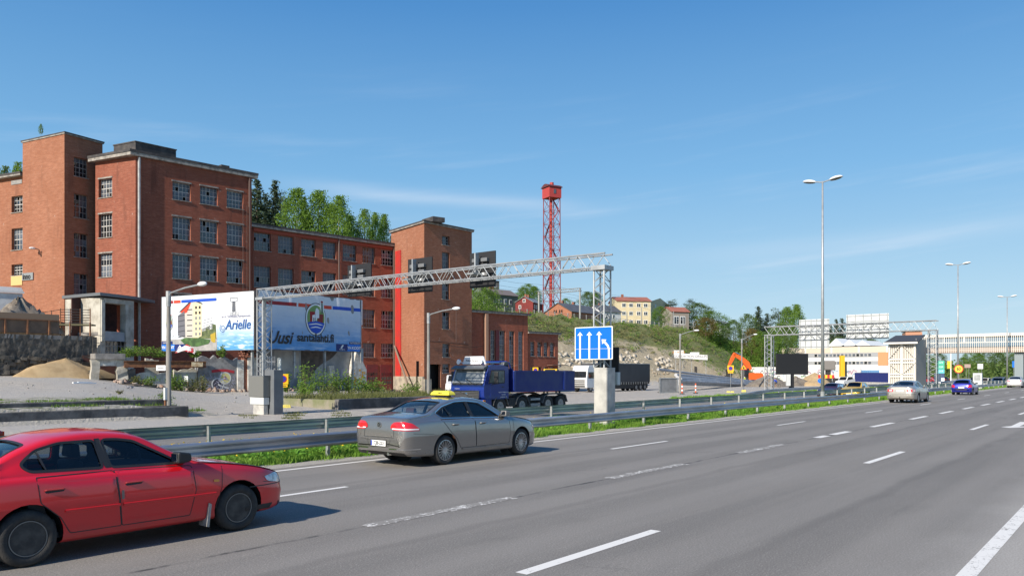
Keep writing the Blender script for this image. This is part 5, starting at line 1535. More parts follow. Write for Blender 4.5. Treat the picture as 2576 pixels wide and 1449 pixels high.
# small white shed at the left edge
root=thing('shed','small white shed with a sloping roof at the left edge','shed',(0,0,0))
wS=Wall(P(-40,70),P(57,72.0)); 
MB().box(wS.pt(wS.L/2,-1.5,7.4),(wS.L,3.0,3.4),wS.ang).build('wall',mat('shed_white',(0.62,0.62,0.62),.8,col2=(.5,.5,.5),vscale=2),root)
for k in range(3): MB().box(wS.pt(wS.L/2,.1-.5*k,9.2+k*.22),(wS.L+.2,.12,.16),wS.ang).build('roof_board',mat('shed_board',(.7,.7,.69),.8),root)
a,c,p,q=wS.rect(25,56,748,775); MB().box(wS.pt((a+c) /2,.03,6.9),(c-a,.06,1.5),wS.ang).build('door',room_d,root)
MB().box(wS.pt(wS.L-.2,.05,8.4),(.35,.06,.5),wS.ang).build('red_box',redp,root)

# --- the ruin: broken concrete frame, steel beam, walls with graffiti
ru0,ru1=P(232,58.6),P(600,65.4)
wR=Wall(ru0,ru1)
def gz(w,t,out=0.0):
    p=w.pt(t,out); return tz(p.x,p.y)
root=thing('ruined_frame','broken concrete frame with a white beam at the left end of the ruin','ruin',(0,0,0))
for px,wd in ((239,.55),(306,.75)):
    t0,Z=wR.at(px); z0=gz(wR,t0) -.3; z1=hz_(905,Z)
    b=MB(); n=7
    for k in range(n+1):
        zz=lerp(z0,z1,k/n); e=rnd.uniform(-.06,.06)
        for x,y in ((-wd/2,.2),(wd/2,.2),(wd/2,-.3),(-wd/2,-.3)): b.v.append(tuple(wR.pt(t0+x+e,y+rnd.uniform(-.04,.04),zz)))
    for k in range(n):
        for i in range(4): b.f.append((4*k+i,4*k+(i+1) % 4,4*k+4+(i+1) % 4,4*k+4+i))
    b.f.append((4*n,4*n+1,4*n+2,4*n+3))
    b.build('post',plaster,root)
ta,Z=wR.at(237); tb_,_=wR.at(312)
MB().box(wR.pt((ta+tb_) /2,-.5,hz_(896,Z)),(tb_-ta,1.8,.42),wR.ang).build('slab',conc_d,root)
ta,Z=wR.at(244); tb_,_=wR.at(301)
MB().box(wR.pt((ta+tb_) /2,.0,hz_(909,Z) -.05),(tb_-ta,.3,.55),wR.ang).build('beam',mat('white_plaster',(.66,.64,.58),.9,col2=(.42,.38,.33),vscale=2.5,bump=.4,bscale=9),root)
MB().box(wR.pt((ta+tb_) /2,-2.4,1.7),(tb_-ta+1,.2,3.2),wR.ang).build('back_wall',mat('dark_brick',(0.085,0.035,0.028),1.0),root)  # same very dark brick behind the frame
whitep=MATS['white_plaster']
root=thing('steel_beam','rusty steel beam lying across the ruin behind the wooden lamp pole','beam',(0,0,0))
ta,Z=wR.at(310); tb_,_=wR.at(515); zz=hz_(916,61)
MB().box(wR.pt((ta+tb_) /2,.25,zz),(tb_-ta,.10,.44),wR.ang).build('web',rust,root)
for dz in (-.23,.23): MB().box(wR.pt((ta+tb_) /2,.27,zz+dz),(tb_-ta+.02,.26,.04),wR.ang).build('flange',rust,root)
t2,_=wR.at(478); t3,_=wR.at(506); MB().box(wR.pt((t2+t3) /2,.42,zz),(t3-t2,.04,.36),wR.ang).build('plate',mat('cream_plate',(.66,.55,.36),.85,col2=(.4,.25,.12),vscale=4),root)
# wall stubs under and behind the beam
pieces=((316,345,925,990,conc_d,'soot-stained wall stub under the left part of the rusty beam',-.5),(345,420,935,992,whitep,'white plaster panel behind weeds in the ruin, left of the wooden pole',-.1),(372,405,900,985,plaster,'broken masonry pier rising above the rusty beam',-.6),(440,497,928,992,plaster,'speckled pale wall stub right of the wooden pole in the ruin',-.2))
for x0,x1,y0,y1,m_,lab,out in pieces:
    t0,Z=wR.at(x0); t1,_=wR.at(x1); z1=hz_(y0,Z); z0=gz(wR,(t0+t1) /2) -.3
    b=MB(); n=6; pts=[(t0,z0)] +[(lerp(t0,t1,k/n),z1+rnd.uniform(-.22,.12)) for k in range(n+1)] +[(t1,z0)]
    k=len(pts); b.v=[tuple(wR.pt(s_,out,z_)) for s_,z_ in pts] +[tuple(wR.pt(s_,out-.35,z_)) for s_,z_ in pts]
    b.f=[tuple(range(k-1,-1,-1)),tuple(range(k,2*k))] +[(i,(i+1) % k,k+(i+1) % k,k+i) for i in range(k)]
    o=b.build('wall_stub',m_,None,fix=True); tag(o,lab,'wall','wall stubs of the ruin')
# graffiti wall
root=thing('graffiti_wall','grey masonry wall stub painted with a red and yellow graffiti motorcycle','wall',(0,0,0))
t0,Z=wR.at(499); t1,_=wR.at(598); z1=hz_(902,Z); z0=gz(wR,(t0+t1) /2) -.3
b=MB(); n=10; pts=[(t0,z0)] +[(lerp(t0,t1,k/n),z1+rnd.uniform(-.12,.3)) for k in range(n+1)] +[(t1,z0)]
k=len(pts); b.v=[tuple(wR.pt(s_,0,z_)) for s_,z_ in pts] +[tuple(wR.pt(s_,-.4,z_)) for s_,z_ in pts]
b.f=[tuple(range(k-1,-1,-1)),tuple(range(k,2*k))] +[(i,(i+1) % k,k+(i+1) % k,k+i) for i in range(k)]
b.build('wall',mat('grey_masonry',(.26,.255,.25),.95,col2=(.14,.135,.14),vscale=2.4,bump=.8,bscale=6),root,fix=True)
def ring(b,w,s_,z_,r0,r1,out,n=26,flat=1.0):
    k=len(b.v)
    for i in range(n):
        a=2*PI*i/n
        for r_ in (r0,r1): b.v.append(tuple(w.pt(s_+r_*math.cos(a) *flat,out,z_+r_*math.sin(a))))
    b.f += [(k+2*i,k+2*((i+1) % n),k+2*((i+1) % n) +1,k+2*i+1) for i in range(n)]
    return b
sa,Zg=wR.at(566); zg=hz_(951,Zg)
sb,_=wR.at(548); zb_=hz_(966,Zg)
gy,gw,gd,grd=mat('spray_yellow',(.55,.50,.22),.9),mat('spray_white',(.55,.55,.54),.9),mat('spray_dark',(.05,.05,.07),.9),mat('spray_red',(.38,.03,.04),.9)
ring(MB(),wR,sa,zg,0.02,.42,.012).build('graffiti',gy,root); ring(ring(MB(),wR,sa,zg,.42,.5,.016),wR,sb,zb_,.42,.52,.016).build('graffiti',gw,root)
ring(MB(),wR,sb,zb_,.02,.40,.010).build('graffiti',gd,root); ring(MB(),wR,sa,zg,.04,.14,.02).build('graffiti',grd,root)
def stroke(b,w,pts,wd,out):
    for (s0,z0_),(s1,z1_) in zip(pts,pts[1:]):
        d=Vector((s1-s0,z1_-z0_)); nn=Vector((-d.y,d.x)).normalized() *wd/2
        b.quad(*[w.pt(q[0],out,q[1]) for q in ((s0-nn.x,z0_-nn.y),(s1-nn.x,z1_-nn.y),(s1+nn.x,z1_+nn.y),(s0+nn.x,z0_+nn.y))])
    return b
stroke(MB(),wR,[(sb-.5,zg+.55),(sb+.1,zg+.62),(sa+.1,zg+.62),(sa+.75,zg+.5)],.22,.022).build('graffiti',grd,root)
stroke(stroke(MB(),wR,[(sa,zg),(sa-.5,zg-.2),(sa-.25,zg+.5)],.12,.026),wR,[(sb,zb_),(sa-.35,zb_-.15),(sa+.3,zb_-.35)],.12,.026).build('graffiti',gw,root)
sc_=MB()
for q in range(70):
    s_=rnd.uniform(t0+.2,t1-.2); z_=rnd.uniform(z0+.3,zg+.1); a=rnd.uniform(0,PI); l_=rnd.uniform(.1,.3)
    stroke(sc_,wR,[(s_,z_),(s_+l_*math.cos(a),z_+l_*math.sin(a))],.05,.030+q*.0002)
sc_.build('graffiti_scribble',mat('spray_lilac',(.30,.30,.38),.9),root)
# white plastered brick pier by the gantry leg
root=thing('brick_pier','white-plastered brick pier beside the gantry leg, its top crumbled','wall',(0,0,0))
brk=mat('bare_brick',(.30,.12,.075),.95,col2=(.20,.09,.06),vscale=5,bump=.6,bscale=10)
for x0,x1,y0,m_,out in ((596,613,905,whitep,.05),(613,622,900,brk,.0),(622,634,893,whitep,.08),(634,650,895,whitep,-.15)):
    t0,Z=wR.at(x0); t1,_=wR.at(x1); z1=hz_(y0,Z); z0=gz(wR,t0) -.3
    MB().box(wR.pt((t0+t1) /2,out-.3,(z0+z1) /2),(t1-t0,.7,z1-z0),wR.ang).build('pier',m_,root,bevel=.04)
bm_=MB().box((0,0,0),(.27,.13,.085)).mesh('brick',brk)
t0,Z=wR.at(606); t1,_=wR.at(645); zz=hz_(898,Z)
for q in range(130):
    k=rnd.random(); mesh_obj('brick',bm_,root,wR.pt(lerp(t0,t1,rnd.random()),rnd.uniform(-.5,.2),zz+k*k*.9+.04),(rnd.uniform(-.5,.5),rnd.uniform(-.5,.5),rnd.uniform(0,3)))
# grey plastered wall under the right billboard
wG=Wall(P(650,67.2),P(914,76.6))
root=thing('plaster_wall','bluish grey plastered wall with a sooty patch under the right billboard','wall',(0,0,0))
b=MB(); z0=.0
wall_mesh(b,wG,-.3,4.3,[]); b.build('wall',plaster_g,root)
def blob(w,pts,out,m_,nm):
    n=len(pts); o=MB(); o.add([w.pt(*q) for q in [(s_,out,z_) for s_,z_ in pts]],[tuple(range(n))]); return o.build(nm,m_,root)
t0,Z=wG.at(757); t1,_=wG.at(845); za,zb2=1.2,4.25
pts=catmull([(t0,za),(t0+.9,za+.1),(t0+1.6,za+1.0),(t0+2.4,za+1.6),(t1-.4,3.4),(t1,4.25),(t0,4.25)],4)
blob(wG,pts,.02,mat('soot',(.075,.065,.06),.95,col2=(.16,.13,.11),vscale=1.6),'sooty_patch')
t0,Z=wG.at(690); t1,_=wG.at(752)
blob(wG,[(t0,2.2),(t1,2.0),(t1,4.2),(t0,4.2)],.012,mat('plaster_pale',(.42,.42,.40),.95,col2=(.3,.3,.3),vscale=1.2),'pale_patch')
t0,Z=wG.at(852); t1,_=wG.at(900)
blob(wG,catmull([(t0,.2),(t1,.2),(t1,2.2),(t0+.3,2.3)],3),.014,mat('spray_lilac',(.30,.30,.38),.9),'graffiti')
for x0,wd,top,m_ in ((752,.22,1.4,whitep),(829,.7,2.6,whitep),(903,.35,3.4,whitep)):
    t0,Z=wG.at(x0); b=MB(); n=6
    for k in range(n+1):
        zz=lerp(-.3,top,k/n); e=rnd.uniform(-.07,.07); w2=wd*(1.15-.35*k/n)
        for x,y in ((-w2/2,.32),(w2/2,.32),(w2/2,.0),(-w2/2,.0)): b.v.append(tuple(wG.pt(t0+x+e,y,zz)))
    for k in range(n):
        for i in range(4): b.f.append((4*k+i,4*k+(i+1) % 4,4*k+4+(i+1) % 4,4*k+4+i))
    b.f.append((4*n,4*n+1,4*n+2,4*n+3)); b.build('pier',m_,root)
t0,Z=wG.at(891); root2=thing('painted_block','pale wall block painted with yellow and orange dots beside the red doors','wall',(0,0,0))
wP=Wall(P(885,74.6),P(922,75.9)); b=MB(); pts=[(0,-.2),(wP.L,-.2),(wP.L,2.3),(wP.L*.75,3.0),(wP.L*.3,3.9),(wP.L*.1,2.6)]
k=len(pts); b.v=[tuple(wP.pt(s_,0,z_)) for s_,z_ in pts] +[tuple(wP.pt(s_,-.6,z_)) for s_,z_ in pts]
b.f=[tuple(range(k-1,-1,-1)),tuple(range(k,2*k))] +[(i,(i+1) % k,k+(i+1) % k,k+i) for i in range(k)]
b.build('wall',whitep,root2,fix=True)
dotm=[ring(MB(),Wall((0,0),(1,0)),0,0,.005,r_,0,8).mesh('dot',mat('dot_orange',(.65,.33,.05),.9)) for r_ in (.05,.08,.12)]
for q in range(46): mesh_obj('dot',rnd.choice(dotm),root2,wP.pt(rnd.uniform(.15,wP.L-.15),.01+q*.0004,rnd.uniform(.3,2.3)),(0,0,wP.ang))
# ================================================================ sign gantries
def lattice(b,p0,p1,w,step,r,rb,wid=None):
    """square lattice boom between two points; chords r, braces rb"""
    p0,p1=Vector(p0),Vector(p1); d=(p1-p0); L=d.length; d.normalize()
    up=Vector((0,0,1)) if abs(d.z) < .9 else Vector((1,0,0))
    a=up.cross(d).normalized(); c=d.cross(a)
    h=w/2; g_=(wid or w) /2
    cor=[a*g_+c*h,-a*g_+c*h,-a*g_-c*h,a*g_-c*h]
    for q in cor: b.tube(p0+q,p1+q,r,6)
    n=max(2,int(round(L/step)))
    for i in range(n):
        t0,t1,tm=L*i/n,L*(i+1) /n,L*(i+.5) /n
        for k in range(4):
            A,B=cor[k],cor[(k+1) % 4]
            if (i+k) % 2: A,B=B,A
            b.tube(p0+d*t0+A,p0+d*tm+B,rb,4,cap=False); b.tube(p0+d*tm+B,p0+d*t1+A,rb,4,cap=False)
    return b
gal_l=mat('gantry_zinc',(0.44,0.455,0.46),0.5,0.45,col2=(0.33,0.34,0.345),vscale=2)
u_g=24.85
vR,vL=v_on(1515,u_g),v_on(665,u_g)
root=thing('sign_gantry','near lattice steel gantry spanning the far carriageway in front of the factory','gantry',(0,0,0),group='steel lattice gantries')
ztop=6.35
bm1=MB(); lattice(bm1,(u_g,vR-.28,ztop-.24),(u_g,vL+.3,ztop-.14),.5,.78,.034,.015,.52); bm1.build('beam',gal_l,root)
lg=MB(); lattice(lg,(u_g,vR,2.2),(u_g,vR,ztop-.5),.44,.5,.034,.015); lg.build('leg',gal_l,root)
lg=MB(); lattice(lg,(u_g,vL,1.6),(u_g,vL,ztop-.4),.52,.55,.034,.015); lg.tube((u_g-.12,vL-.1,1.2),(u_g-.12,vL-.1,ztop-.3),.09,8); lg.build('leg',gal_l,root)
MB().box((u_g,vR,ztop-.5),(.62,.6,.16)).build('cap_plate',gal_l,root); MB().box((u_g,vL,ztop-.40),(.7,.66,.14)).build('cap_plate',gal_l,root)
conc=mat('pillar_concrete',(0.50,0.48,0.44),.92,col2=(0.36,0.345,0.32),vscale=2.2,bump=.9,bscale=5)
paint_g=mat('cabinet_grey',(0.115,0.125,0.14),.55,col2=(0.15,0.16,0.17),vscale=1.5)
# concrete pillar on the median
u0=u_g-.42; va,vb=v_on(1493,u0),v_on(1526,u0)
pl=MB(); dv=va-vb
pl.prism(round_poly([(u0,vb),(u0+.62,vb),(u0+.62,va),(u0,va)],.06,2),-.2,2.2)
tag(pl.build('concrete_pillar',conc,None,fix=True),'rough pale concrete pillar under the gantry leg on the grass median','pillar')
# left foot: plinth with steel cabinet
gz0=tz(u_g,vL)
root=thing('cabinet','dark grey equipment cabinet at the foot of the left gantry leg','cabinet',(0,0,0))
cu=u_g-.62; ca,cb_=v_on(625,cu),v_on(662,cu)
MB().b2((cu,cb_,gz0+.92),(cu+.42,ca,gz0+2.02)).build('box',mat('cabinet_olive',(0.16,0.16,0.15),.5),root,bevel=.02)
MB().b2((cu+.05,cb_+.04,gz0+.52),(cu+.40,ca-.06,gz0+.90)).build('lower_box',mat('cabinet_light',(0.55,0.56,0.55),.5),root,bevel=.015)
MB().b2((cu+.1,cb_+.1,gz0-.1),(cu+.36,ca-.3,gz0+.50)).build('foot',conc,root)
MB().b2((cu+.02,cb_-.02,gz0+2.022),(cu+.46,ca+.02,gz0+2.05)).build('lid',paint_g,root)
tag(MB().b2((u_g-.18,v_on(688,u_g-.2),gz0-.3),(u_g+.40,v_on(659,u_g-.2),gz0+2.35)).build('gantry_plinth',paint_g,None,bevel=.02),'tall blue-grey plinth under the left gantry leg','plinth')
# panel with cable boxes behind the leg
root=thing('switch_panel','pale grey switch panel with pipes beside the left gantry leg','switch panel',(0,0,0))
pu,pv=u_g+1.1,v_on(702,u_g+1.1)
MB().b2((pu,pv-.12,gz0+.4),(pu+.06,pv+.12,gz0+3.0)).build('panel',mat('panel_pale',(0.52,0.55,0.53),.6),root)
b=MB()
for k in range(5): b.tube((pu-.1,pv+.25+.16*k,gz0+1.4),(pu-.1,pv+.25+.16*k,gz0+3.1),.03,5)
for k in range(4): b.box((pu-.08,pv+.55,gz0+1.6+.4*k),(.1,.8,.08))
b.build('pipe',paint_g,root)
# lane control signals hung on the gantry, seen from behind
sig_b=mat('signal_black',(0.012,0.012,0.014),.6); sig_g=mat('signal_grey',(0.17,0.175,0.18),.55,.2); sig_w=mat('label_white',(.8,.8,.78),.6)
for x0,x1,y0,y1,lab in ((876,931,670,739,'lane signal hung farthest left on the near gantry, black board seen from behind'),(1028,1084,655,729,'lane signal hung in the middle of the near gantry, black board seen from behind'),(1184,1243,640,716,'lane signal hung nearest the right leg of the near gantry, black board from behind')):
    uu=u_g+.62; v0,v1=v_on(x1,uu),v_on(x0,uu); Z=Zu((x0+x1) /2,uu); za,zb=hz_(y1,Z),hz_(y0,Z)
    root=thing('lane_signal',lab,'traffic signal',(0,0,0),group='lane signals on the gantry')
    MB().b2((uu,v0-.05,za-.12),(uu+.07,v1+.05,zb+.1)).build('board',sig_b,root,bevel=.01)
    vm,wv=(v0+v1) /2,v1-v0
    for dz,hh_,m_ in ((.74,.12,sig_g),(.56,.10,sig_g),(.26,.12,sig_g)):
        MB().b2((uu-.17,v0+wv*.20,za+(zb-za) *dz),(uu-.004,v0+wv*.46,za+(zb-za) *(dz+hh_))).build('housing',m_,root,bevel=.015)
        MB().b2((uu-.17,v0+wv*.54,za+(zb-za) *dz),(uu-.004,v0+wv*.84,za+(zb-za) *(dz+hh_))).build('housing',m_,root,bevel=.015)
    MB().b2((uu-.40,vm+wv*.05-.035,za+(zb-za) *.28),(uu-.18,vm+wv*.05+.035,zb+.02)).build('bracket',gal_l,root)
    MB().b2((uu-.62,vm-.05,za+(zb-za) *.30),(uu-.2,vm+wv*.3,za+(zb-za) *.36)).build('walkway',galv_old,root)
    for q in (.30,.62): MB().b2((uu-.178,v0+wv*q,za+(zb-za) *.285),(uu-.172,v0+wv*(q+.14),za+(zb-za) *.37)).build('label_plate',sig_w,root)
# blue lane sign on the pillar leg
us=u_g-.55
root=thing('lane_sign','blue lane sign with four white arrows on the gantry leg','road sign',(0,0,0))
blue_s=mat('sign_blue',S(0,105,205),.35,coat=.2); white_s=mat('sign_white',(.82,.82,.82),.4)
sv0,sv1=v_on(1541,us),v_on(1446,us); Zs=Zu(1493,us); sz0,sz1=hz_(904.5,Zs),hz_(822,Zs)
Wd,Hd=sv1-sv0,sz1-sz0
def sgn(fx,fy,k=0): return (us-.004-k*.004,sv1-fx*Wd,sz1-fy*Hd)
pp_=round_poly([(sv0,sz0),(sv1,sz0),(sv1,sz1),(sv0,sz1)],.04,3)
MB().xprism(pp_,us,us+.03).build('plate',white_s,root,fix=True)
def flat(name,pts,m_,k=1):
    n=len(pts); return MB().add([sgn(x,y,k) for x,y in pts],[tuple(range(n))]).build(name,m_,root)
flat('field',round_poly([(.022,.025),(.978,.025),(.978,.975),(.022,.975)],.03,3),blue_s,0)
for k,fx in enumerate((.145,.395,.655)):
    flat('arrow',[(fx-.075,.255),(fx,.145),(fx+.075,.255),(fx+.022,.25),(fx+.022,.972),(fx-.022,.972),(fx-.022,.25)],white_s)
flat('arrow',[(.885,.972),(.885,.70),(.868,.62),(.78,.49),(.735,.535),(.722,.39),(.845,.40),(.812,.44),(.905,.58),(.930,.68),(.930,.972)],white_s)
flat('seam',[(.025,.668),(.975,.668),(.975,.676),(.025,.676)],white_s,2)
MB().b2((us+.032,sv0+Wd*.2,sz0+.04),(us+.075,sv0+Wd*.25,sz1-.1)).build('rail',galv_old,root); MB().b2((us+.032,sv0+Wd*.6,sz0+.04),(us+.075,sv0+Wd*.64,sz1-.1)).build('rail',galv_old,root)
# black sign back beyond the pillar
uk=u_g+.55; k0,k1=v_on(1556,uk),v_on(1503,uk); Zk=Zu(1530,uk)
root=thing('road_sign','black sign panel behind the concrete pillar, half hidden by the blue sign','road sign',(0,0,0))
MB().b2((uk,k0,hz_(938,Zk)),(uk+.06,k1,hz_(874,Zk))).build('panel',sig_b,root,bevel=.01)
MB().b2((uk-.1,k0-.02,hz_(968,Zk)),(uk+.1,k0+.14,hz_(936,Zk))).build('junction_box',mat('panel_pale',(0.52,0.55,0.53),.6),root,bevel=.01)
MB().tube((uk+.03,(k0+k1) /2,0.0),(uk+.03,(k0+k1) /2,hz_(930,Zk)),.05,8).build('post',galv_old,root)

# ---- second gantry, far down the road
u2=108.0; vR2,vL2=v_on(2347,u2),v_on(1935,u2)
root=thing('sign_gantry','far lattice steel gantry carrying two large sign backs by the footbridge','gantry',(0,0,0),group='steel lattice gantries')
zt2=hz_(833,Zu(1935,u2)); gz2=tz(u2,vL2)
b=MB(); lattice(b,(u2,vR2-.5,zt2+.05),(u2,vL2+.5,zt2),1.15,1.6,.06,.03); b.build('beam',gal_l,root)
b=MB(); lattice(b,(u2,vR2,-.1),(u2,vR2,zt2-.5),.9,1.1,.06,.03); b.build('leg',gal_l,root)
b=MB(); lattice(b,(u2,vL2,gz2-.2),(u2,vL2,zt2-.5),.9,1.1,.06,.03); b.build('leg',gal_l,root)
sgrey=mat('sign_back_zinc',(0.58,0.60,0.60),.55,.25,col2=(.5,.52,.52),vscale=.8)
for x0,x1,y0,y1,lab in ((2010,2086,803,876,'smaller grey sign back on the far gantry'),(2129,2236,790,853,'larger grey sign back on the far gantry, next to the footbridge')):
    uu=u2+.75; v0,v1=v_on(x1,uu),v_on(x0,uu); Z=Zu((x0+x1) /2,uu); za,zb=hz_(y1,Z),hz_(y0,Z)
    root=thing('road_sign',lab,'road sign',(0,0,0),group='sign backs on the far gantry')
    MB().b2((uu,v0,za),(uu+.05,v1,zb)).build('plate',sgrey,root)
    for k in range(6):
        yy=lerp(v0+.15,v1-.15,k/5); MB().b2((uu-.09,yy-.05,za+.02),(uu-.002,yy+.05,zb-.02)).build('stiffener',galv_old,root)
    for k in range(5):
        zz=lerp(za+.2,zb-.2,k/4); MB().b2((uu-.055,v0+.02,zz-.04),(uu-.003,v1-.02,zz+.04)).build('rib',galv_old,root)

# ================================================================ street lamps
pole_wood=mat('pole_weathered',(0.30,0.285,0.26),.9,col2=(0.20,0.185,0.165),vscale=2.5,stretch=(3,3,.4))
lamp_w=mat('lamp_white',(0.75,0.76,0.77),0.4)
def single_lamp(px,Z,py_base,py_top,px_head,py_head,lab,pm,r=.11):
    p=P(px,Z); z0=tz(p.x,p.y) -.05; z1=hz_(py_top,Z)
    root=thing('street_lamp',lab,'street lamp',(p.x,p.y,z0),group='single-arm street lamps')
    h=z1-z0
    k=xn(px_head); X0=xn(px) *Z; L=(k*Z-X0) /(CS+k*SN)
    zh=hz_(py_head,Z-SN*L) -z0
    MB().tube((0,0,0),(0,0,h),r,10,r*.7).build('pole',pm,root,smooth=False)
    a=MB(); a.path([(0,0,h-.25),(0,-.25,h-.05),(0,-L*.5,lerp(h,zh,.55)),(0,-L*.9,zh-.02)],.045,7); a.build('arm',galv_old,root)
    hd=MB(); hd.ball((0,-L-.02,zh),.33,10,8,(.42,1.15,.34)); hd.build('lamp_head',lamp_w,root,smooth=True)
    MB().tube((0,0,h-.7),(0,0,h+.05),r*.95,10).build('sleeve',galv_old,root)
    return root,z0
lp,z0=single_lamp(424,39.1,1050,735,508,714.5,'weathered wooden lamp pole with one arm in front of the left billboard',pole_wood,.13)
sg_=MB().b2((-.005,-.9,0),(.02,.0,.26)).build('street_name_sign',white_s,lp,loc=(-.13,.95,hz_(932,39) -z0),rot=(0,0,0))
text_mesh('Paasikivenkatu',.11,ink,'lettering',sg_,(-.008,-.45,.13),(R(90),0,R(-90)),.001)
MB().b2((-.22,-.08,.55),(-.10,.08,1.15)).build('meter_box',mat('cabinet_light',(0.55,0.56,0.55),.5),lp)
MB().tube((-.17,0,0),(-.17,0,.6),.05,6).build('cable_guard',rust,lp)
single_lamp(1078,57,1014,789,1147,776,'grey lamp pole with one arm in front of the right brick tower',pole_wood,.13)
single_lamp(1711,105,986,840,1752,831,'grey lamp pole with one arm between the trench boxes and steel pipes',pole_wood,.14)
single_lamp(1866,140,975,853,1900,841,'grey lamp pole with one arm in front of the orange excavator',pole_wood,.15)
def tall_lamp(u,lab,h):
    root=thing('street_lamp',lab,'street lamp',(u,17.5,0.0),group='tall double street lamps on the median')
    MB().tube((0,0,-.1),(0,0,h),.125,12,.055).build('pole',gal_l,root,smooth=True)
    MB().tube((0,0,-.05),(0,0,.7),.16,12).build('base_sleeve',galv_old,root)
    for sg in (-1,1):
        MB().tube((0,0,h-.08),(0,sg*.5,h+.03),.04,6).build('arm',gal_l,root)
        prof=[]
        hd=MB().ball((0,0,0),.5,14,8,(.55,.95,.34)); hd.v=[(x,y,z if z > 0 else z*.25) for x,y,z in hd.v]
        o=hd.build('lamp_head',lamp_w,root,smooth=True,loc=(0,sg*.88,h+.06),rot=(sg*R(9),0,0))
        MB().ball((0,0,-.03),.42,12,6,(.5,.95,.16)).build('lamp_glass',mat('lamp_glass_dark',(.12,.12,.12),.25),o,smooth=True)
    return root
tall_lamp(55.4,'tallest double-headed street lamp, nearest on the median right of the black screen',15.0)
tall_lamp(103.7,'double-headed street lamp on the median behind the blue hatchback',14.4)
tall_lamp(143.5,'double-headed street lamp at the footbridge, third along the median',13.6)
tall_lamp(190,'double-headed street lamp at the right edge, farthest along the median',13.8)

# ================================================================ billboards
def billboard(name,label,a,b_,z0,H,wavy):
    w=Wall(a,b_); root=thing(name,label,'billboard',(w.a.x,w.a.y,z0),w.ang)
    W_=w.L
    wave=(lambda x,z: 0.0) if not wavy else (lambda x,z: .045*math.sin(x*2.3+.7*math.sin(z*.9)) *(.35+.65*z/H) +.022*math.sin(x*5.9+z*1.7) +.02*math.sin(z*3.1-x*1.3))
    nx_,nz_=(90,36) if wavy else (2,2)
    def patch_(nm,f,m_,k,n=1,par=root):
        """f: outline as list of (fx, fy); small pieces are fanned, wide ones gridded"""
        xs_=[p[0] for p in f]; ys_=[p[1] for p in f]
        b=MB()
        cs=columns([(x*W_,(1-y) *H) for x,y in f],max(2,int((max(xs_) -min(xs_)) *W_/(.13 if wavy else .35)) +3))
        rr=max(1,int((max(ys_) -min(ys_)) *H/(.2 if wavy else 9)))
        for x,lo,hi in cs:
            for r_ in range(rr+1):
                z=lerp(lo,hi,r_/rr); b.v.append((x,-.06-wave(x,z) -.006*k,z))
        for i in range(len(cs) -1):
            for r_ in range(rr): b.f.append((i*(rr+1) +r_,(i+1) *(rr+1) +r_,(i+1) *(rr+1) +r_+1,i*(rr+1) +r_+1))
        return b.build(nm,m_,par,smooth=wavy)
    MB().b2((0.02,.0,.02),(W_-.02,.10,H-.02)).build('panel',mat('billboard_back',(.25,.25,.25),.8),root)
    fr=MB()
    for x in (0,W_): fr.box((x,.05,H/2),(.1,.22,H+.06))
    for z in (0,H): fr.box((W_/2,.05,z),(W_+.1,.20,.09))
    fr.build('frame',mat('billboard_frame',(.10,.10,.105),.6),root)
    for k in range(4):
        x=lerp(.6,W_-.6,k/3); MB().box((x,.35,-1.2+(H-.4) /2),(.16,.2,H+2.0)).build('support',galv_old,root)
    return root,W_,patch_,wave
def ell(cx,cy,rx,ry,n=28,a0=0,a1=2*PI): return [(cx+rx*math.cos(lerp(a0,a1,i/n)),cy+ry*math.sin(lerp(a0,a1,i/n))) for i in range(n)]
def sea_mat(name,top,bot,z0,z1,foam,sc):
    t=NT(name); co=t.coord('Object'); sx=t.node('ShaderNodeSeparateXYZ'); t.l.new(co,sx.inputs[0])
    n=t.noise(t.coord('Object',(.5,1,2.6)),sc,6,.62); n2=t.noise(t.coord('Object',(.35,1,1.3)),.8,3,.5)
    f=t.ramp(t.math('ADD',sx.outputs['Z'],t.math('MULTIPLY',t.math('SUBTRACT',n2,.5),1.0)),z1,z0)
    c=t.mix(f,top,bot); c=t.mix(t.math('MULTIPLY',t.math('MULTIPLY',t.ramp(n,.50,.66),foam),f),c,(.70,.76,.80)); c=t.mix(t.math('MULTIPLY',t.math('MULTIPLY',t.ramp(n,.45,.34),.45),f),c,(.03,.14,.34))
    t.put(t.b.inputs['Base Color'],c); t.set(Roughness=.5); MATS[name] =t.m; return t.m
pr=lambda nm,c: mat('print_' +nm,c,.55)
pr_w,pr_navy,pr_blue,pr_red,pr_or,pr_gr,pr_bl,pr_cream,pr_dark=pr('white',(.74,.75,.76)),pr('navy',S(22,40,105)),pr('blue',S(20,75,185)),pr('red',S(150,25,30)),pr('orange',S(205,65,40)),pr('green',S(120,150,85)),pr('sky',S(20,110,205)),pr('cream',S(225,205,165)),pr('dark',S(45,42,45))
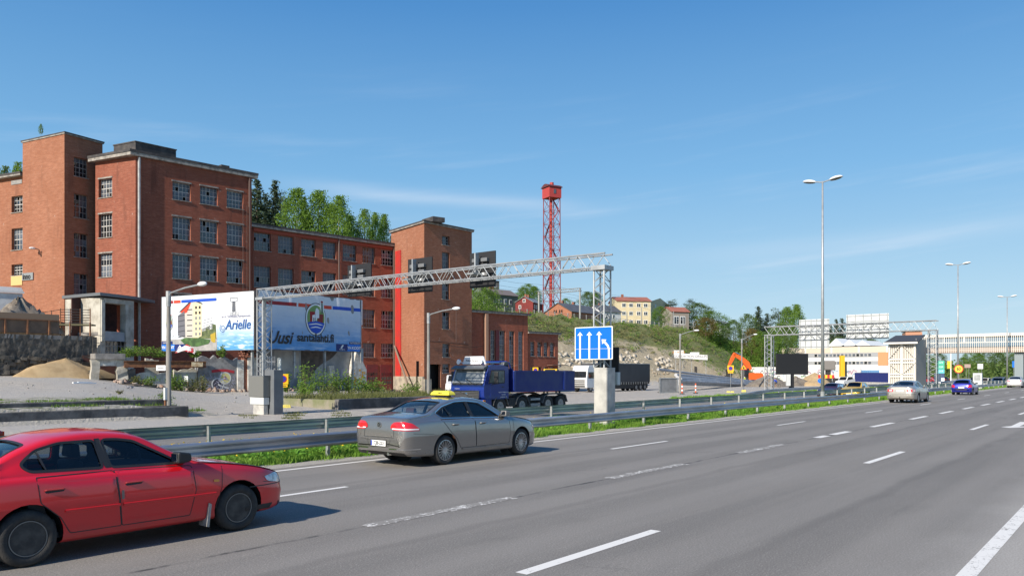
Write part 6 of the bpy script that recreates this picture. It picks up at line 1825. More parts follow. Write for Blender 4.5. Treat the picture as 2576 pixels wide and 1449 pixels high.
# left board: housing advertisement
A,B=P(408,70.1),P(640,64.7)
root,W_,pt_,wv=billboard('billboard','left billboard showing a cream apartment block and the word Arielle over a sea',A,B,3.85,4.75,False)
H=4.75
skyp=mat('print_pale_sky',(.60,.68,.76),.5,col2=(.72,.75,.78),vscale=.5)
pt_('print_sky',[(0,0),(.62,0),(.62,1),(0,1)],skyp,0)
pt_('print_white',[(.62,0),(1,0),(1,.52),(.62,.52)],pr_w,0)
pt_('print_sea',[(.62,.52),(1,.52),(1,1),(.62,1)],sea_mat('print_sea_left',(.66,.74,.80),(.10,.33,.62),.2,2.6,.9,1.7),0)
pt_('print_ground',[(.0,.80),(.22,.78),(.62,.78),(.62,1),(0,1)],mat('print_paving',(.30,.29,.28),.6,col2=(.42,.40,.38),vscale=1.5),1)
pt_('print_trees',[(.42,.78),(.43,.66),(.47,.60),(.53,.57),(.57,.52),(.61,.55),(.615,.80)],mat('print_foliage',(.05,.075,.03),.7,col2=(.16,.19,.07),vscale=3),2)
pt_('print_tower',[(.36,.09),(.455,.15),(.455,.74),(.36,.80)],pr_cream,3)
pt_('print_tower',[(.215,.28),(.30,.17),(.36,.09),(.36,.80),(.29,.78),(.215,.74)],mat('print_stone',S(190,185,175),.6),3)
pt_('print_gable',[(.215,.285),(.345,.10),(.30,.30),(.25,.33)],pr_or,4)
pt_('print_roof',[(.205,.29),(.355,.065),(.465,.155),(.465,.175),(.357,.10),(.215,.30)],pr_dark,5)
pt_('print_shade',[(.19,.36),(.215,.33),(.27,.27),(.275,.76),(.19,.72)],mat('print_shade',S(105,105,112),.6),4)
for k in range(6):
    zf=.19+k*.095
    for fx in (.385,.425): pt_('print_window',[(fx,zf+.01),(fx+.02,zf+.012),(fx+.02,zf+.06),(fx,zf+.06)],pr_dark if k < 2 else pr('glass',S(120,125,130)),5)
    pt_('print_balcony',[(.295,zf+.06),(.352,zf+.06),(.352,zf+.075),(.295,zf+.075)],pr_dark,5)
    pt_('print_balcony',[(.195,zf+.17),(.268,zf+.15),(.268,zf+.165),(.195,zf+.185)],pr('grey',S(70,72,78)),6) if k < 5 else None
pt_('print_block',[(.46,.45),(.555,.35),(.575,.37),(.575,.62),(.46,.66)],pr_w,2)
for k in range(4): pt_('print_balcony',[(.47,.46+k*.05),(.57,.42+k*.05),(.57,.432+k*.05),(.47,.472+k*.05)],pr('glass',S(120,125,130)),3)
pt_('print_hedge',[(.22,.80),(.27,.76),(.42,.77),(.55,.81),(.54,.88),(.40,.93),(.28,.91)],mat('print_hedge',(.07,.15,.04),.7,col2=(.03,.07,.02),vscale=2),4)
pt_('print_bus',[(.55,.72),(.605,.68),(.605,.86),(.56,.86)],pr('ochre',S(175,150,50)),4)
for fx0,fx1,m_ in ((.085,.135,pr_red),(.145,.22,pr_or),(.23,.615,pr_blue)): pt_('print_bar',[(fx0,.075),(fx1,.075),(fx1,.125),(fx0,.125)],m_,6)
def logo(pt_,cx,cy,rx,ry,k):
    pt_('logo',ell(cx,cy,rx*1.06,ry*1.05),pr_dark,k); pt_('logo',ell(cx,cy,rx,ry),pr_w,k+1); pt_('logo',ell(cx,cy,rx*.88,ry*.9),pr_gr,k+2)
    pt_('logo_chimney',[(cx+rx*.38,cy-ry*1.28),(cx+rx*.80,cy-ry*1.28),(cx+rx*.80,cy-ry*.5),(cx+rx*.38,cy-ry*.5)],pr_w,k+2)
    pt_('logo_chimney',[(cx+rx*.46,cy-ry*1.2),(cx+rx*.70,cy-ry*1.2),(cx+rx*.70,cy-ry*1.08),(cx+rx*.46,cy-ry*1.08)],pr_red,k+4)
    pt_('logo_lattice',[(cx+rx*.50,cy-ry*1.06),(cx+rx*.66,cy-ry*1.06),(cx+rx*.66,cy-ry*.4),(cx+rx*.50,cy-ry*.4)],pr('moss',S(85,105,80)),k+4)
    pt_('logo_house',[(cx-rx*.6,cy-ry*.48),(cx-rx*.05,cy-ry*.48),(cx-rx*.05,cy+ry*.2),(cx-rx*.6,cy+ry*.2)],pr_red,k+3)
    pt_('logo_house',[(cx+rx*.12,cy-ry*.35),(cx+rx*.72,cy-ry*.35),(cx+rx*.72,cy+ry*.2),(cx+rx*.12,cy+ry*.2)],pr('maroon',S(120,30,32)),k+3)
    pt_('logo_house',[(cx-rx*.40,cy-ry*.25),(cx-rx*.12,cy-ry*.32),(cx-rx*.12,cy-ry*.60),(cx+rx*.08,cy-ry*.75),(cx+rx*.30,cy-ry*.60),(cx+rx*.30,cy-ry*.1),(cx+rx*.02,cy-ry*.08),(cx+rx*.02,cy+ry*.2),(cx-rx*.40,cy+ry*.2)],pr_w,k+4)
    pt_('logo_sea',[(cx-rx*.88,cy+ry*.22),(cx,cy+ry*.10),(cx+rx*.88,cy+ry*.22),(cx+rx*.7,cy+ry*.55),(cx+rx*.4,cy+ry*.8),(cx,cy+ry*.9),(cx-rx*.4,cy+ry*.8),(cx-rx*.7,cy+ry*.55)],pr_blue,k+5)
    for j in range(2):
        yy=cy+ry*(.26+j*.2); sh_=1-j*.25
        pt_('logo_wave',[(cx-rx*.84*sh_,yy+ry*.10),(cx-rx*.4*sh_,yy+ry*.02),(cx,yy-ry*.02),(cx+rx*.4*sh_,yy+ry*.02),(cx+rx*.84*sh_,yy+ry*.10),(cx+rx*.4*sh_,yy+ry*.09),(cx,yy+ry*.05),(cx-rx*.4*sh_,yy+ry*.09)],pr_w,k+6)
    for a_ in (0,1):
        for c_ in (0,1): pt_('logo_window',[(cx+rx*(-.32+.14*a_),cy-ry*.08+ry*.12*c_),(cx+rx*(-.24+.14*a_),cy-ry*.08+ry*.12*c_),(cx+rx*(-.24+.14*a_),cy+ry*.12*c_),(cx+rx*(-.32+.14*a_),cy+ry*.12*c_)],pr_dark,k+7)
logo(pt_,.092,.49,.042,.13,5)
def bt(s_,fx,fy,size,m_,k=8,**kw): return text_mesh(s_,size,m_,'lettering',root,(fx*W_,-.06-.006*k,(1-fy) *H),(R(90),0,0),.002,**kw)
bt('Santalahti',.10,.71,.42,pr_w,bold=.006)
pt_('print_box',[(.005,.82),(.13,.82),(.13,.875),(.005,.875)],pr_navy,6); bt('YHTIÖKOTI',.065,.85,.2,pr_w)
pt_('print_box',[(.005,.877),(.155,.877),(.155,.995),(.005,.995)],pr_bl,6); bt('YH KODIT',.08,.935,.34,pr_w,bold=.01)
pt_('print_box',[(.156,.877),(.275,.877),(.275,.995),(.156,.995)],pr_navy,6); pt_('print_sail',[(.19,.955),(.215,.89),(.24,.955),(.222,.955),(.214,.92),(.203,.955)],pr_w,7); bt('POHJOLA',.215,.972,.15,pr_w)
teal=pr('teal',S(35,85,150)); bt('Arielle',.84,.565,1.15,teal,shear=.22,bold=.012,sx=.95)
fl_=MB()
def swirl(c,r0,turns,n=40): return [(c[0] +(r0*(1-.75*i/n)) *math.cos(turns*2*PI*i/n+2.2),-.12,c[1] +(r0*(1-.75*i/n)) *math.sin(turns*2*PI*i/n+2.2)) for i in range(n+1)]
fl_.path(swirl((.685*W_,(1-.615) *H),.36,1.6),.018,5); fl_.build('flourish',teal,root)
bt('AS OY TAMPEREEN PISPARANNAN',.82,.42,.26,pr_navy,sx=.84)
tw=MB()
for x in (-.16,-.05,.06,.17): tw.bar((.80*W_+x,-.11,(1-.335) *H),(.80*W_+x*.8,-.11,(1-.165) *H),.02,.05,up=(0,1,0))
for z in (.155,.09): tw.bar((.765*W_,-.11,(1-z) *H),(.835*W_,-.11,(1-z) *H),.02,.035,up=(0,1,0))
for x in (.765,.835): tw.bar((x*W_,-.11,(1-.155) *H),(x*W_,-.11,(1-.09) *H),.02,.035,up=(0,1,0))
tw.build('tower_drawing',pr('slate',S(60,70,90)),root)
wv_=MB()
for j in range(3): wv_.path([(W_*(.755+.095*i/16),-.11,(1-.345-j*.022) *H+.03*math.sin(i*1.2)) for i in range(17)],.014,4)
wv_.build('wave_drawing',pr('slate',S(60,70,90)),root)
# right board: crumpled banner
A,B=P(648,64.6),P(906,73.8)
root,W_,pt_,wave=billboard('billboard','right billboard, a crumpled banner reading Uusi santalahti.fi with a round town logo',A,B,3.9,4.8,True)
H=4.8
pt_('banner',[(0,0),(1,0),(1,1),(0,1)],sea_mat('print_sea_right',(.64,.67,.72),(.06,.26,.58),-.3,4.5,.38,1.0),0)
for fx0,fx1,m_ in ((.0,.055,pr_red),(.065,.345,pr_red),(.36,.69,pr_or),(.70,.998,pr_blue)): pt_('print_bar',[(fx0,.165),(fx1,.165),(fx1,.228),(fx0,.228)],m_,1)
logo(pt_,.53,.435,.098,.285,2)
def bt(s_,fx,fy,size,m_,k=8,**kw):
    o=text_mesh(s_,size,m_,'lettering',root,(0,0,0),(0,0,0),.003,**kw)
    for v in o.data.vertices:
        x,z=v.co.x+fx*W_,v.co.y+(1-fy) *H; v.co=(x,-.06-wave(x,z) -.006*k-v.co.z,z)
    return o
bt('Uusi',.185,.80,1.45,pr_dark,9,shear=.35,bold=.03,sx=.95); bt('santalahti.fi',.53,.775,1.0,pr_dark,9,bold=.022,sx=.93)
pt_('print_box',[(.875,.815),(.998,.815),(.998,.862),(.875,.862)],pr_navy,2); bt('YHTIÖKOTI',.935,.84,.24,pr_w,7)
pt_('print_box',[(.855,.864),(.998,.864),(.998,.995),(.855,.995)],pr_bl,2); bt('YH KODIT',.927,.935,.36,pr_w,7,bold=.01)
pt_('print_box',[(.735,.864),(.854,.864),(.854,.995),(.735,.995)],pr_navy,2); pt_('print_sail',[(.775,.945),(.80,.875),(.815,.885),(.795,.945)],pr_w,3); bt('POHJOLA',.795,.968,.17,pr_w,7)
br_=MB()
for k in range(6): br_.bar((W_+.25,.3,lerp(0,H,k/5)),(W_+.95,.9,lerp(0,H,k/5)),.06,.06)
br_.bar((W_+.95,.9,-1),(W_+.95,.9,H+.1),.09,.09); br_.bar((W_+.25,.3,-.2),(W_+.25,.3,H+.1),.09,.09)
br_.build('side_bracket',galv_old,root)
br_=MB(); br_.quad((W_+.12,-.05,H*.52),(W_+.62,.35,H*.52),(W_+.62,.35,H+.02),(W_+.12,-.05,H+.02)); br_.build('white_flap',pr_w,root)

# ================================================================ low walls, signs and clutter in the yard
lw=mat('old_black_concrete',(0.075,0.07,0.068),.95,col2=(0.17,0.16,0.15),vscale=1.3,bump=.8,bscale=6)
root=thing('low_wall','low dark retaining wall at the lower left behind the red car, two ledges high','wall',(0,0,0))
MB().b2((-14,37.15,-.5),(20.6,37.55,.36)).build('lower_ledge',lw,root,bevel=.04); MB().b2((-14,38.1,.2),(20.2,38.5,.70)).build('upper_ledge',lw,root,bevel=.04)
MB().b2((20.25,37.552,-.4),(20.6,40.5,.34)).build('end_return',lw,root)
tag(MB().b2((-14,37.56,-.2),(20.2,38.1,.40)).build('soil_strip',spoil,None),kind='structure')
root=thing('loading_ledge','low dark concrete ledge with weeds between the no-parking sign and the taxi','wall',(0,0,0))
MB().b2((30.2,37.5,-.6),(48,37.9,.42)).build('wall',lw,root,bevel=.04)
MB().b2((30.4,37.9,-.3),(48,44.5,.36)).build('top_slab',mat('ledge_top',(.26,.23,.18),.95,col2=(.16,.17,.08),vscale=1.0,bump=.6,bscale=7),root)
MB().b2((31,44.0,.362),(47,44.5,.46)).build('white_edge',whitep,root)
yel=mat('sign_yellow',(.80,.48,.01),.45); sblue=mat('sign_disc_blue',S(35,50,150),.45); sred=mat('sign_red',S(190,25,30),.45)
def no_parking(px,Z,py0,py1,lab,tilt=0.0,foot=True,face=None):
    p=P(px,Z); z0=tz(p.x,p.y); root=thing('no_parking_sign',lab,'road sign',(p.x,p.y,z0),group='yellow no-parking signs')
    root.rotation_euler=(0,tilt,math.atan2(p.y,p.x) if face is None else face)
    zb,zt_=hz_(py1,Z) -z0,hz_(py0,Z) -z0; s=(zt_-zb) /2; zc=(zb+zt_) /2
    MB().tube((0,0,0),(0,0,zt_),.03,8).build('post',galv_old,root)
    pl_=MB().b2((-.055,-s,zb),(-.035,s,zt_)).build('plate',yel,root)
    MB().lathe([(.72*s,-.006),(.72*s,0.0)],24,'X',(-.058,0,zc)).build('red_ring',sred,pl_)
    MB().lathe([(.58*s,-.006),(.58*s,0.0)],24,'X',(-.063,0,zc)).build('blue_disc',sblue,pl_)
    MB().bar((-.072,.38*s,zc+.38*s),(-.072,-.38*s,zc-.38*s),.006,.10*s*2,up=(1,0,0)).build('red_bar',sred,pl_)
    lo=MB().b2((-.055,-s*.85,zb-s*.62),(-.035,s*.85,zb-s*.08)).build('lower_plate',yel,root)
    MB().b2((-.060,-s*.6,zb-s*.42),(-.057,s*.6,zb-s*.28)).build('lettering_bar',ink,lo)
    if foot:
        fy=mat('foot_yellow',(.72,.60,.12),.8,col2=(.5,.42,.12),vscale=5)
        for yy in (-.22,.30): MB().xprism([(yy-.26,.0),(yy+.26,.0),(yy+.20,.22),(yy-.20,.22)],-.22,.22).build('foot_block',fy,root,bevel=.03,fix=True)
    return root
no_parking(712,48.4,940.5,966,'leaning yellow no-parking sign on concrete feet beside the gantry leg',tilt=.05)
p=G(460,990,.3); p=P(468,61); z0=tz(p.x,p.y)
root=thing('notice_board','small white notice on two sticks in front of the ruin','sign',(p.x,p.y,z0),.5)
MB().b2((-.02,-.17,.78),(.0,.17,1.16)).build('board',white_s,root)
for yy in (-.12,.12): MB().box((0.02,yy,.45),(.03,.03,.95)).build('stick',mat('stick_wood',(.45,.36,.24),.9),root)
# two pigeons on the gravel
for k,(px,py) in enumerate(((455*.7,1002),(330,1003))):
    p=P(322+10*k,52+k); z0=tz(p.x,p.y)
    b=MB(); b.ball((0,0,.11),.07,10,7,(1.7,.9,.9)); b.ball((.11,0,.19),.035,8,6); b.bar((-.10,0,.11),(-.22,0,.09),.06,.015); b.bar((.14,0,.19),(.165,0,.187),.01,.01)
    for s_ in (-.02,.02): b.tube((.01,s_,0),(.01,s_,.07),.006,4)
    tag(b.build('pigeon',mat('pigeon_grey',(.13,.13,.15),.8,col2=(.3,.3,.32),vscale=20),None,smooth=True,loc=(p.x,p.y,z0),rot=(0,0,2.5+k)),('dark pigeon on the gravel ramp, left of the two','pale pigeon on the gravel ramp, right of the two')[k],'pigeon','pigeons on the gravel')

# ================================================================ blue tipper truck
tb_p=paint_mat('truck_blue',(0.006,0.028,0.22),0.15,0.30,dirt=(.13,.12,.11),dirt_top=.9,coat=.7)
bed_p=mat('tipper_blue',(0.010,0.022,0.17),.5,.1,col2=(0.03,0.045,0.17),vscale=1.3,bump=.05,bscale=6)
tk=thing('tipper_truck','blue four-axle tipper truck with white roof sign facing left','truck',(36.0,27.95+1.25,-0.40),PI)
hwid=1.22
chas=mat('chassis_black',(.02,.02,.021),.75,col2=(.05,.045,.04),vscale=3)
cab=MB().yprism(round_poly([(1.58,.95),(3.50,.95),(3.66,1.05),(3.70,1.45),(3.66,1.78),(3.36,2.62),(3.16,2.80),(1.58,2.84)],[.02,.1,.08,.1,.05,.06,.15,.08]),-hwid,hwid).build('cab',tb_p,tk,bevel=.07,seg=3,fix=True)
MB().yprism(round_poly([(3.0,.42),(3.66,.42),(3.76,.55),(3.74,.96),(3.0,.96)],.06),-hwid+.02,hwid-.02).build('bumper',tb_p,tk,bevel=.05,fix=True)
# windscreen lies on the sloping front of the cab
d0,d1=Vector((3.655,0,1.80)),Vector((3.375,0,2.60)); nn=Vector((d1.z-d0.z,0,-(d1.x-d0.x))).normalized()
ws=MB(); a=d0+nn*.012; c=d1+nn*.012
ws.quad((a.x,-1.08,a.z),(a.x,1.08,a.z),(c.x,1.02,c.z),(c.x,-1.02,c.z)); ws.build('windscreen',mat('truck_glass',(.10,.115,.12),.06,spec=1.0,col2=(.22,.23,.23),vscale=2.2),tk)
for yy in (-1.10,1.10): MB().bar((a.x+.01,yy,a.z),(c.x+.01,yy*.95,c.z),.09,.03).build('screen_pillar',mat('pillar_grey',(.35,.36,.36),.5),tk)
MB().bar((a.x+.01,-1.1,a.z-.02),(a.x+.01,1.1,a.z-.02),.05,.10).build('scuttle',blackp,tk)
for yy in (-.45,.35): MB().bar((a.x+.03,yy,a.z+.03),(a.x-.08,yy-.5,a.z+.25),.02,.03).build('wiper',blackp,tk)
MB().yprism(round_poly([(3.28,2.66),(3.66,2.56),(3.70,2.64),(3.34,2.82)],.03),-1.2,1.2).build('sun_visor',mat('visor_grey',(.08,.085,.09),.4),tk,fix=True)
gr=MB().b2((3.70,-.92,1.02),(3.735,.92,1.42)).build('grille',blackp,tk)
for k in range(4): MB().b2((3.736,-.86,1.08+k*.08),(3.75,.86,1.11+k*.08)).build('grille_bar',mat('grille_grey',(.09,.09,.09),.5),gr)
gf=MB()
for y0_,z0_,y1_,z1_ in ((-.92,1.02,.92,1.02),(-.92,1.42,.92,1.42),(-.92,1.02,-.92,1.42),(.92,1.02,.92,1.42)): gf.bar((3.745,y0_,z0_),(3.745,y1_,z1_),.03,.045,up=(1,0,0))
gf.bar((3.757,-.5,1.38),(3.757,.5,1.06),.02,.05,up=(1,0,0)); gf.build('grille_trim',chrome,gr)
MB().lathe([(.09,0),(.09,.012),(.06,.02)],20,'X',(3.755,0,1.22)).build('emblem',chrome,gr)
text_mesh('VOLVO',.11,mat('badge_silver',(.6,.6,.6),.4,.5),'lettering',tk,(3.712,-.72,1.52),(R(90),0,R(90)),.002)
for sg in (-1,1):
    MB().b2((3.70,sg*.80,.62),(3.775,sg*1.14,.86)).build('headlight',white_lens,tk,bevel=.02); MB().b2((3.55,sg*1.10,.78),(3.72,sg*1.215,.93)).build('indicator',amber,tk)
    dp=MB().b2((1.75,sg*(hwid-.01),1.05),(3.18,sg*(hwid+.012),1.82)).build('door',tb_p,tk,bevel=.01)
    MB().add([(1.98,sg*(hwid+.014),1.84),(3.30,sg*(hwid+.014),1.84),(3.06,sg*(hwid+.014),2.52),(1.98,sg*(hwid+.014),2.52)],[(0,1,2,3)]).build('side_window',mat('truck_glass',(.10,.115,.12),.06),tk)
    wf_=MB()
    for a_,c_ in (((1.98,1.84),(3.30,1.84)),((3.30,1.84),(3.06,2.52)),((3.06,2.52),(1.98,2.52)),((1.98,2.52),(1.98,1.84))): wf_.bar((a_[0],sg*(hwid+.02),a_[1]),(c_[0],sg*(hwid+.02),c_[1]),.02,.05)
    wf_.build('window_frame',blackp,tk)
    mo=MB().b2((3.02,sg*1.45,1.78),(3.14,sg*1.72,2.46)).build('mirror',blackp,tk,bevel=.04)
    MB().bar((3.05,sg*1.24,2.5),(3.08,sg*1.55,2.40),.04,.04).build('mirror_arm',blackp,mo); MB().bar((3.05,sg*1.24,1.75),(3.08,sg*1.55,1.82),.04,.04).build('mirror_arm',blackp,mo)
    MB().b2((2.0,sg*(hwid+.013),1.6),(2.2,sg*(hwid+.035),1.64)).build('handle',blackp,dp)
    # fenders over the two front axles and a pair over the rear
    for cx,rr_ in ((2.24,.62),(.30,.60)):
        f_=MB(); n=16; pts=[]
        for i in range(n+1):
            a_=R(8) +(PI-R(16)) *i/n
            for q in (rr_,rr_+.05): pts.append((cx+q*math.cos(a_),.52+q*math.sin(a_)))
        for y_ in (sg*.86,sg*1.23): f_.v += [(x,y_,z) for x,z in pts]
        m2=len(pts)
        for i in range(n):
            k=2*i
            f_.f += [(k,k+2,k+3,k+1),(m2+k,m2+k+1,m2+k+3,m2+k+2),(k+1,k+3,m2+k+3,m2+k+1),(k,m2+k,m2+k+2,k+2)]
        f_.build('mudguard',mat('mudguard_grey',(.07,.07,.072),.7,col2=(.16,.15,.14),vscale=4),tk)
    MB().yprism(round_poly([(-4.15,.62),(-3.95,1.05),(-3.5,1.17),(-2.2,1.17),(-1.75,1.05),(-1.55,.62),(-1.62,.62),(-1.82,1.0),(-2.2,1.1),(-3.5,1.1),(-3.9,1.0),(-4.08,.62)],.02),sg*.75,sg*1.24).build('mudguard',MATS['mudguard_grey'],tk,fix=True)
    MB().b2((-1.35,sg*.95,.45),(-.45,sg*1.22,.62)).build('side_guard',galv_old,tk); MB().b2((-1.35,sg*.95,.80),(-.45,sg*1.22,.92)).build('side_guard',galv_old,tk)
    MB().b2((.95,sg*.8,.5),(1.55,sg*1.2,1.0)).build('step_box',chas,tk,bevel=.02)
wt=MB(); wt.lathe([(.29,.13),(.33,.15),(.46,.155),(.505,.12),(.52,.06),(.52,-.10),(.50,-.14),(.33,-.15),(.29,-.13)],32,'Y',closed=True); wtm=wt.mesh('tyre',rubber,True)
wr_=MB(); wr_.lathe([(.295,.12),(.28,.10),(.25,-.0),(.15,.02),(.14,.10),(.10,.15),(.001,.15)],28,'Y'); wrm=wr_.mesh('rim',mat('truck_rim',(.42,.41,.39),.5,.4,col2=(.2,.19,.18),vscale=9),True); wrm.set_sharp_from_angle(angle=R(25))
wr2_=MB(); wr2_.lathe([(.295,.12),(.28,.10),(.25,-.06),(.12,-.05),(.11,.04),(.001,.04)],28,'Y'); wrm2=wr2_.mesh('rim',MATS['truck_rim'],True); wrm2.set_sharp_from_angle(angle=R(25))
for cx,rear in ((2.24,0),(.30,0),(-2.2,1),(-3.5,1)):
    for sg in (-1,1):
        w_=bpy.data.objects.new('wheel',None); link(w_); w_.parent=tk; w_.location=(cx,sg*1.05,.52); w_.rotation_euler=(0,0,0 if sg > 0 else PI)
        mesh_obj('tyre',wtm,w_); mesh_obj('rim',wrm2 if rear else wrm,w_)
MB().b2((-4.6,-.45,.62),(3.4,.45,.95)).build('chassis',chas,tk); MB().b2((-1.4,-.9,.5),(1.5,.9,1.0)).build('tank',chas,tk)
# tipper body with ribs, gate and protective headboard
bt_=MB()
bt_.b2((-4.85,-1.25,1.30),(1.20,1.25,1.38)); 
for sg in (-1,1): bt_.b2((-4.85,sg*1.19,1.381),(1.20,sg*1.25,2.52))
bt_.b2((1.12,-1.188,1.381),(1.20,1.188,2.62)); bt_.b2((-4.85,-1.188,1.381),(-4.77,1.188,2.50))
bed=bt_.build('tipper_body',bed_p,tk)
for sg in (-1,1):
    for x in (1.12,-3.75): MB().b2((x-.09,sg*1.252,1.34),(x+.09,sg*1.30,2.50)).build('side_post',tb_p,bed,bevel=.015)
    MB().b2((-4.84,sg*1.252,2.40),(1.19,sg*1.285,2.52)).build('top_rail',bed_p,bed); MB().b2((-4.84,sg*1.252,1.30),(1.19,sg*1.275,1.42)).build('bottom_rail',bed_p,bed)
    MB().b2((-4.86,sg*1.255,1.30),(-3.86,sg*1.268,2.39)).build('rear_panel',bed_p,bed)
hbm=MB(); hbm.path([(1.0,-.95,2.5),(1.22,-.95,2.95),(1.42,-.9,3.02),(1.42,.9,3.02),(1.22,.95,2.95),(1.0,.95,2.5)],.04,6); hbm.path([(1.3,-.95,2.5),(1.3,-.9,2.98)],.03,6); hbm.path([(1.3,.95,2.5),(1.3,.9,2.98)],.03,6); hbm.build('headboard_rail',tb_p,tk)
MB().yprism(round_poly([(1.55,2.70),(2.05,2.76),(1.95,3.0),(1.62,3.02)],.07),.98,1.22).build('air_intake',mat('visor_grey',(.08,.085,.09),.4),tk,bevel=.03,fix=True)
rs=MB().xprism([(-.86,2.86),(.86,2.86),(.66,3.30),(-.66,3.30)],3.02,3.14).build('roof_sign',white_s,tk,bevel=.02,fix=True)
text_mesh('Pirkan Auranen Oy',.15,ink,'lettering',tk,(3.146,0,3.07),(R(90),0,R(90)),.002,shear=.2)
for yy in (-1.0,.62):
    lo=MB().lathe([(.001,-.10),(.10,-.08),(.15,0.0),(.15,.05)],16,'X',(0,0,0)).build('spot_lamp',chrome,tk,smooth=True,loc=(3.25,yy,3.0)); MB().lathe([(.135,.05),(.135,.056)],16,'X').build('lens',white_lens,lo)
MB().tube((2.6,-.9,2.80),(2.6,-.9,3.1),.05,8).build('beacon',amber,tk); MB().tube((1.9,-.95,2.95),(3.1,-.95,2.95),.025,6).build('roof_rail',chrome,tk); MB().tube((1.9,.8,2.95),(3.1,.8,2.95),.025,6).build('roof_rail',chrome,tk)
for k,s_ in enumerate(('PIRKAN AURANEN OY','TAMPERE','p. 0400 635 130')): text_mesh(s_,.085,white_s,'lettering',tk,(2.05,hwid+.02,1.32-k*.13),(R(90),0,R(180)),.001)
MB().b2((3.745,-.28,.48),(3.765,.28,.60)).build('number_plate',plate_w,tk)
# ================================================================ trees
bark_b=mat('bark_birch',(.42,.40,.36),.9,col2=(.10,.09,.08),vscale=3,stretch=(1,1,2)); bark_d=mat('bark_dark',(.085,.06,.045),.95,col2=(.15,.11,.085),vscale=4)
lf_birch=leafmat('leaf_birch',(0.115,0.215,0.028),(0.25,0.37,0.075),.30,.45)
lf_dec=leafmat('leaf_deciduous',(0.085,0.145,0.035),(0.19,0.265,0.08),.30,.4)
lf_spruce=leafmat('leaf_spruce',(0.05,0.08,0.045),(0.125,0.16,0.095),.35,.2)
lf_pine=leafmat('leaf_pine',(0.05,0.08,0.042),(0.115,0.145,0.08),.4,.2)
lf_brown=leafmat('leaf_bud_brown',(0.15,0.12,0.04),(0.24,0.19,0.07),.4,.3)
def crown_mesh(kind,seed,leafm):
    """crown in a unit frame: height 1 from the ground, radius about .25; leaf faces in clumps"""
    g=np.random.default_rng(seed); C_=[]
    if kind in ('birch','round','bush'):
        n={'birch': 270,'round': 250,'bush': 120}[kind]; base={'birch': .22,'round': .2,'bush': .02}[kind]
        for i in range(n):
            t=g.uniform(0,1) ** .85
            prof={'birch': (math.sin(PI*min(1,t*.86+.12)) ** .8) *(1-.25*t),'round': math.sqrt(max(.02,1-(2*t-.95) ** 2)),'bush': math.sqrt(max(.03,1-(1.35*t-.35) ** 2))}[kind]
            a=g.uniform(0,2*PI); lob=1+.28*math.sin(3*a+seed+5*t) +.15*math.sin(7*a+9*t)
            r=.25*prof*lob*g.uniform(.35,1) ** .5
            cz=base+(1-base) *t
            m=34; cl=g.normal(0,1,(m,3)); cl *= (.026 if kind != 'bush' else .045) *g.uniform(.7,1.4)
            C_.append(cl+[r*math.cos(a),r*math.sin(a),cz])
        Cn=np.concatenate(C_); Cn[:,2] =np.clip(Cn[:,2],.015,1.02)
        V,F_=leaf_quads(Cn,.0098 if kind != 'bush' else .02,g,.1)
    elif kind == 'spruce':
        for i in range(60):
            t=i/60; cz=.08+.91*t; R_=.17*(1-t) ** .85+.008
            nb=int(5+9*(1-t))
            for k in range(nb):
                a=g.uniform(0,2*PI); L=R_*g.uniform(.6,1.15); m=max(5,int(30*L/.17) +4)
                s_=g.uniform(.1,1,m)
                C_.append(np.stack([L*s_*math.cos(a) +g.normal(0,.008,m),L*s_*math.sin(a) +g.normal(0,.008,m),cz-.28*L*s_+g.normal(0,.006,m)],-1))
        Cn=np.concatenate(C_); V,F_=leaf_quads(Cn,.0088,g,.2)
    else:   # pine: open, flat-topped tufts on the upper half
        for i in range(42):
            t=g.uniform(0,1); cz=.42+.56*t; a=g.uniform(0,2*PI); r=.20*(1-.55*t) *g.uniform(.2,1) ** .6
            m=80; cl=g.normal(0,1,(m,3)) *[.042,.042,.018]
            C_.append(cl+[r*math.cos(a),r*math.sin(a),cz])
        Cn=np.concatenate(C_); V,F_=leaf_quads(Cn,.0092,g,.3)
    return np_mesh('crown',V,F_,leafm)
def trunk_mesh(kind,m_):
    b=MB(); r={'birch': .010,'round': .014,'spruce': .012,'pine': .013,'bush': .008}[kind]; h={'birch': .9,'round': .7,'spruce': .97,'pine': .93,'bush': .6}[kind]
    b.path([(0,0,-.03),(.004,.003,h*.35),(-.006,.004,h*.7),(0,0,h)],[r*1.25,r,r*.65,r*.2],7)
    g=random.Random(3)
    for i in range(9 if kind != 'spruce' else 0):
        z0=h*g.uniform(.25,.85); a=g.uniform(0,2*PI); L=.16*(1-.5*z0)
        b.path([(0,0,z0),(L*.5*math.cos(a),L*.5*math.sin(a),z0+L*.35),(L*math.cos(a),L*math.sin(a),z0+L*.75)],[r*.4,r*.28,r*.1],5)
    return b.mesh('trunk',m_)
CR={('birch',0): lf_birch,('birch',1): lf_birch,('birch',2): lf_birch,('round',0): lf_dec,('round',1): lf_dec,('round',2): lf_birch,('round',3): lf_brown,('spruce',0): lf_spruce,('spruce',1): lf_spruce,('pine',0): lf_pine,('pine',1): lf_pine,('bush',0): lf_birch,('bush',1): lf_dec}
CRM={}
TRM={k: trunk_mesh(k,bark_b if k == 'birch' else bark_d) for k in ('birch','round','spruce','pine','bush')}
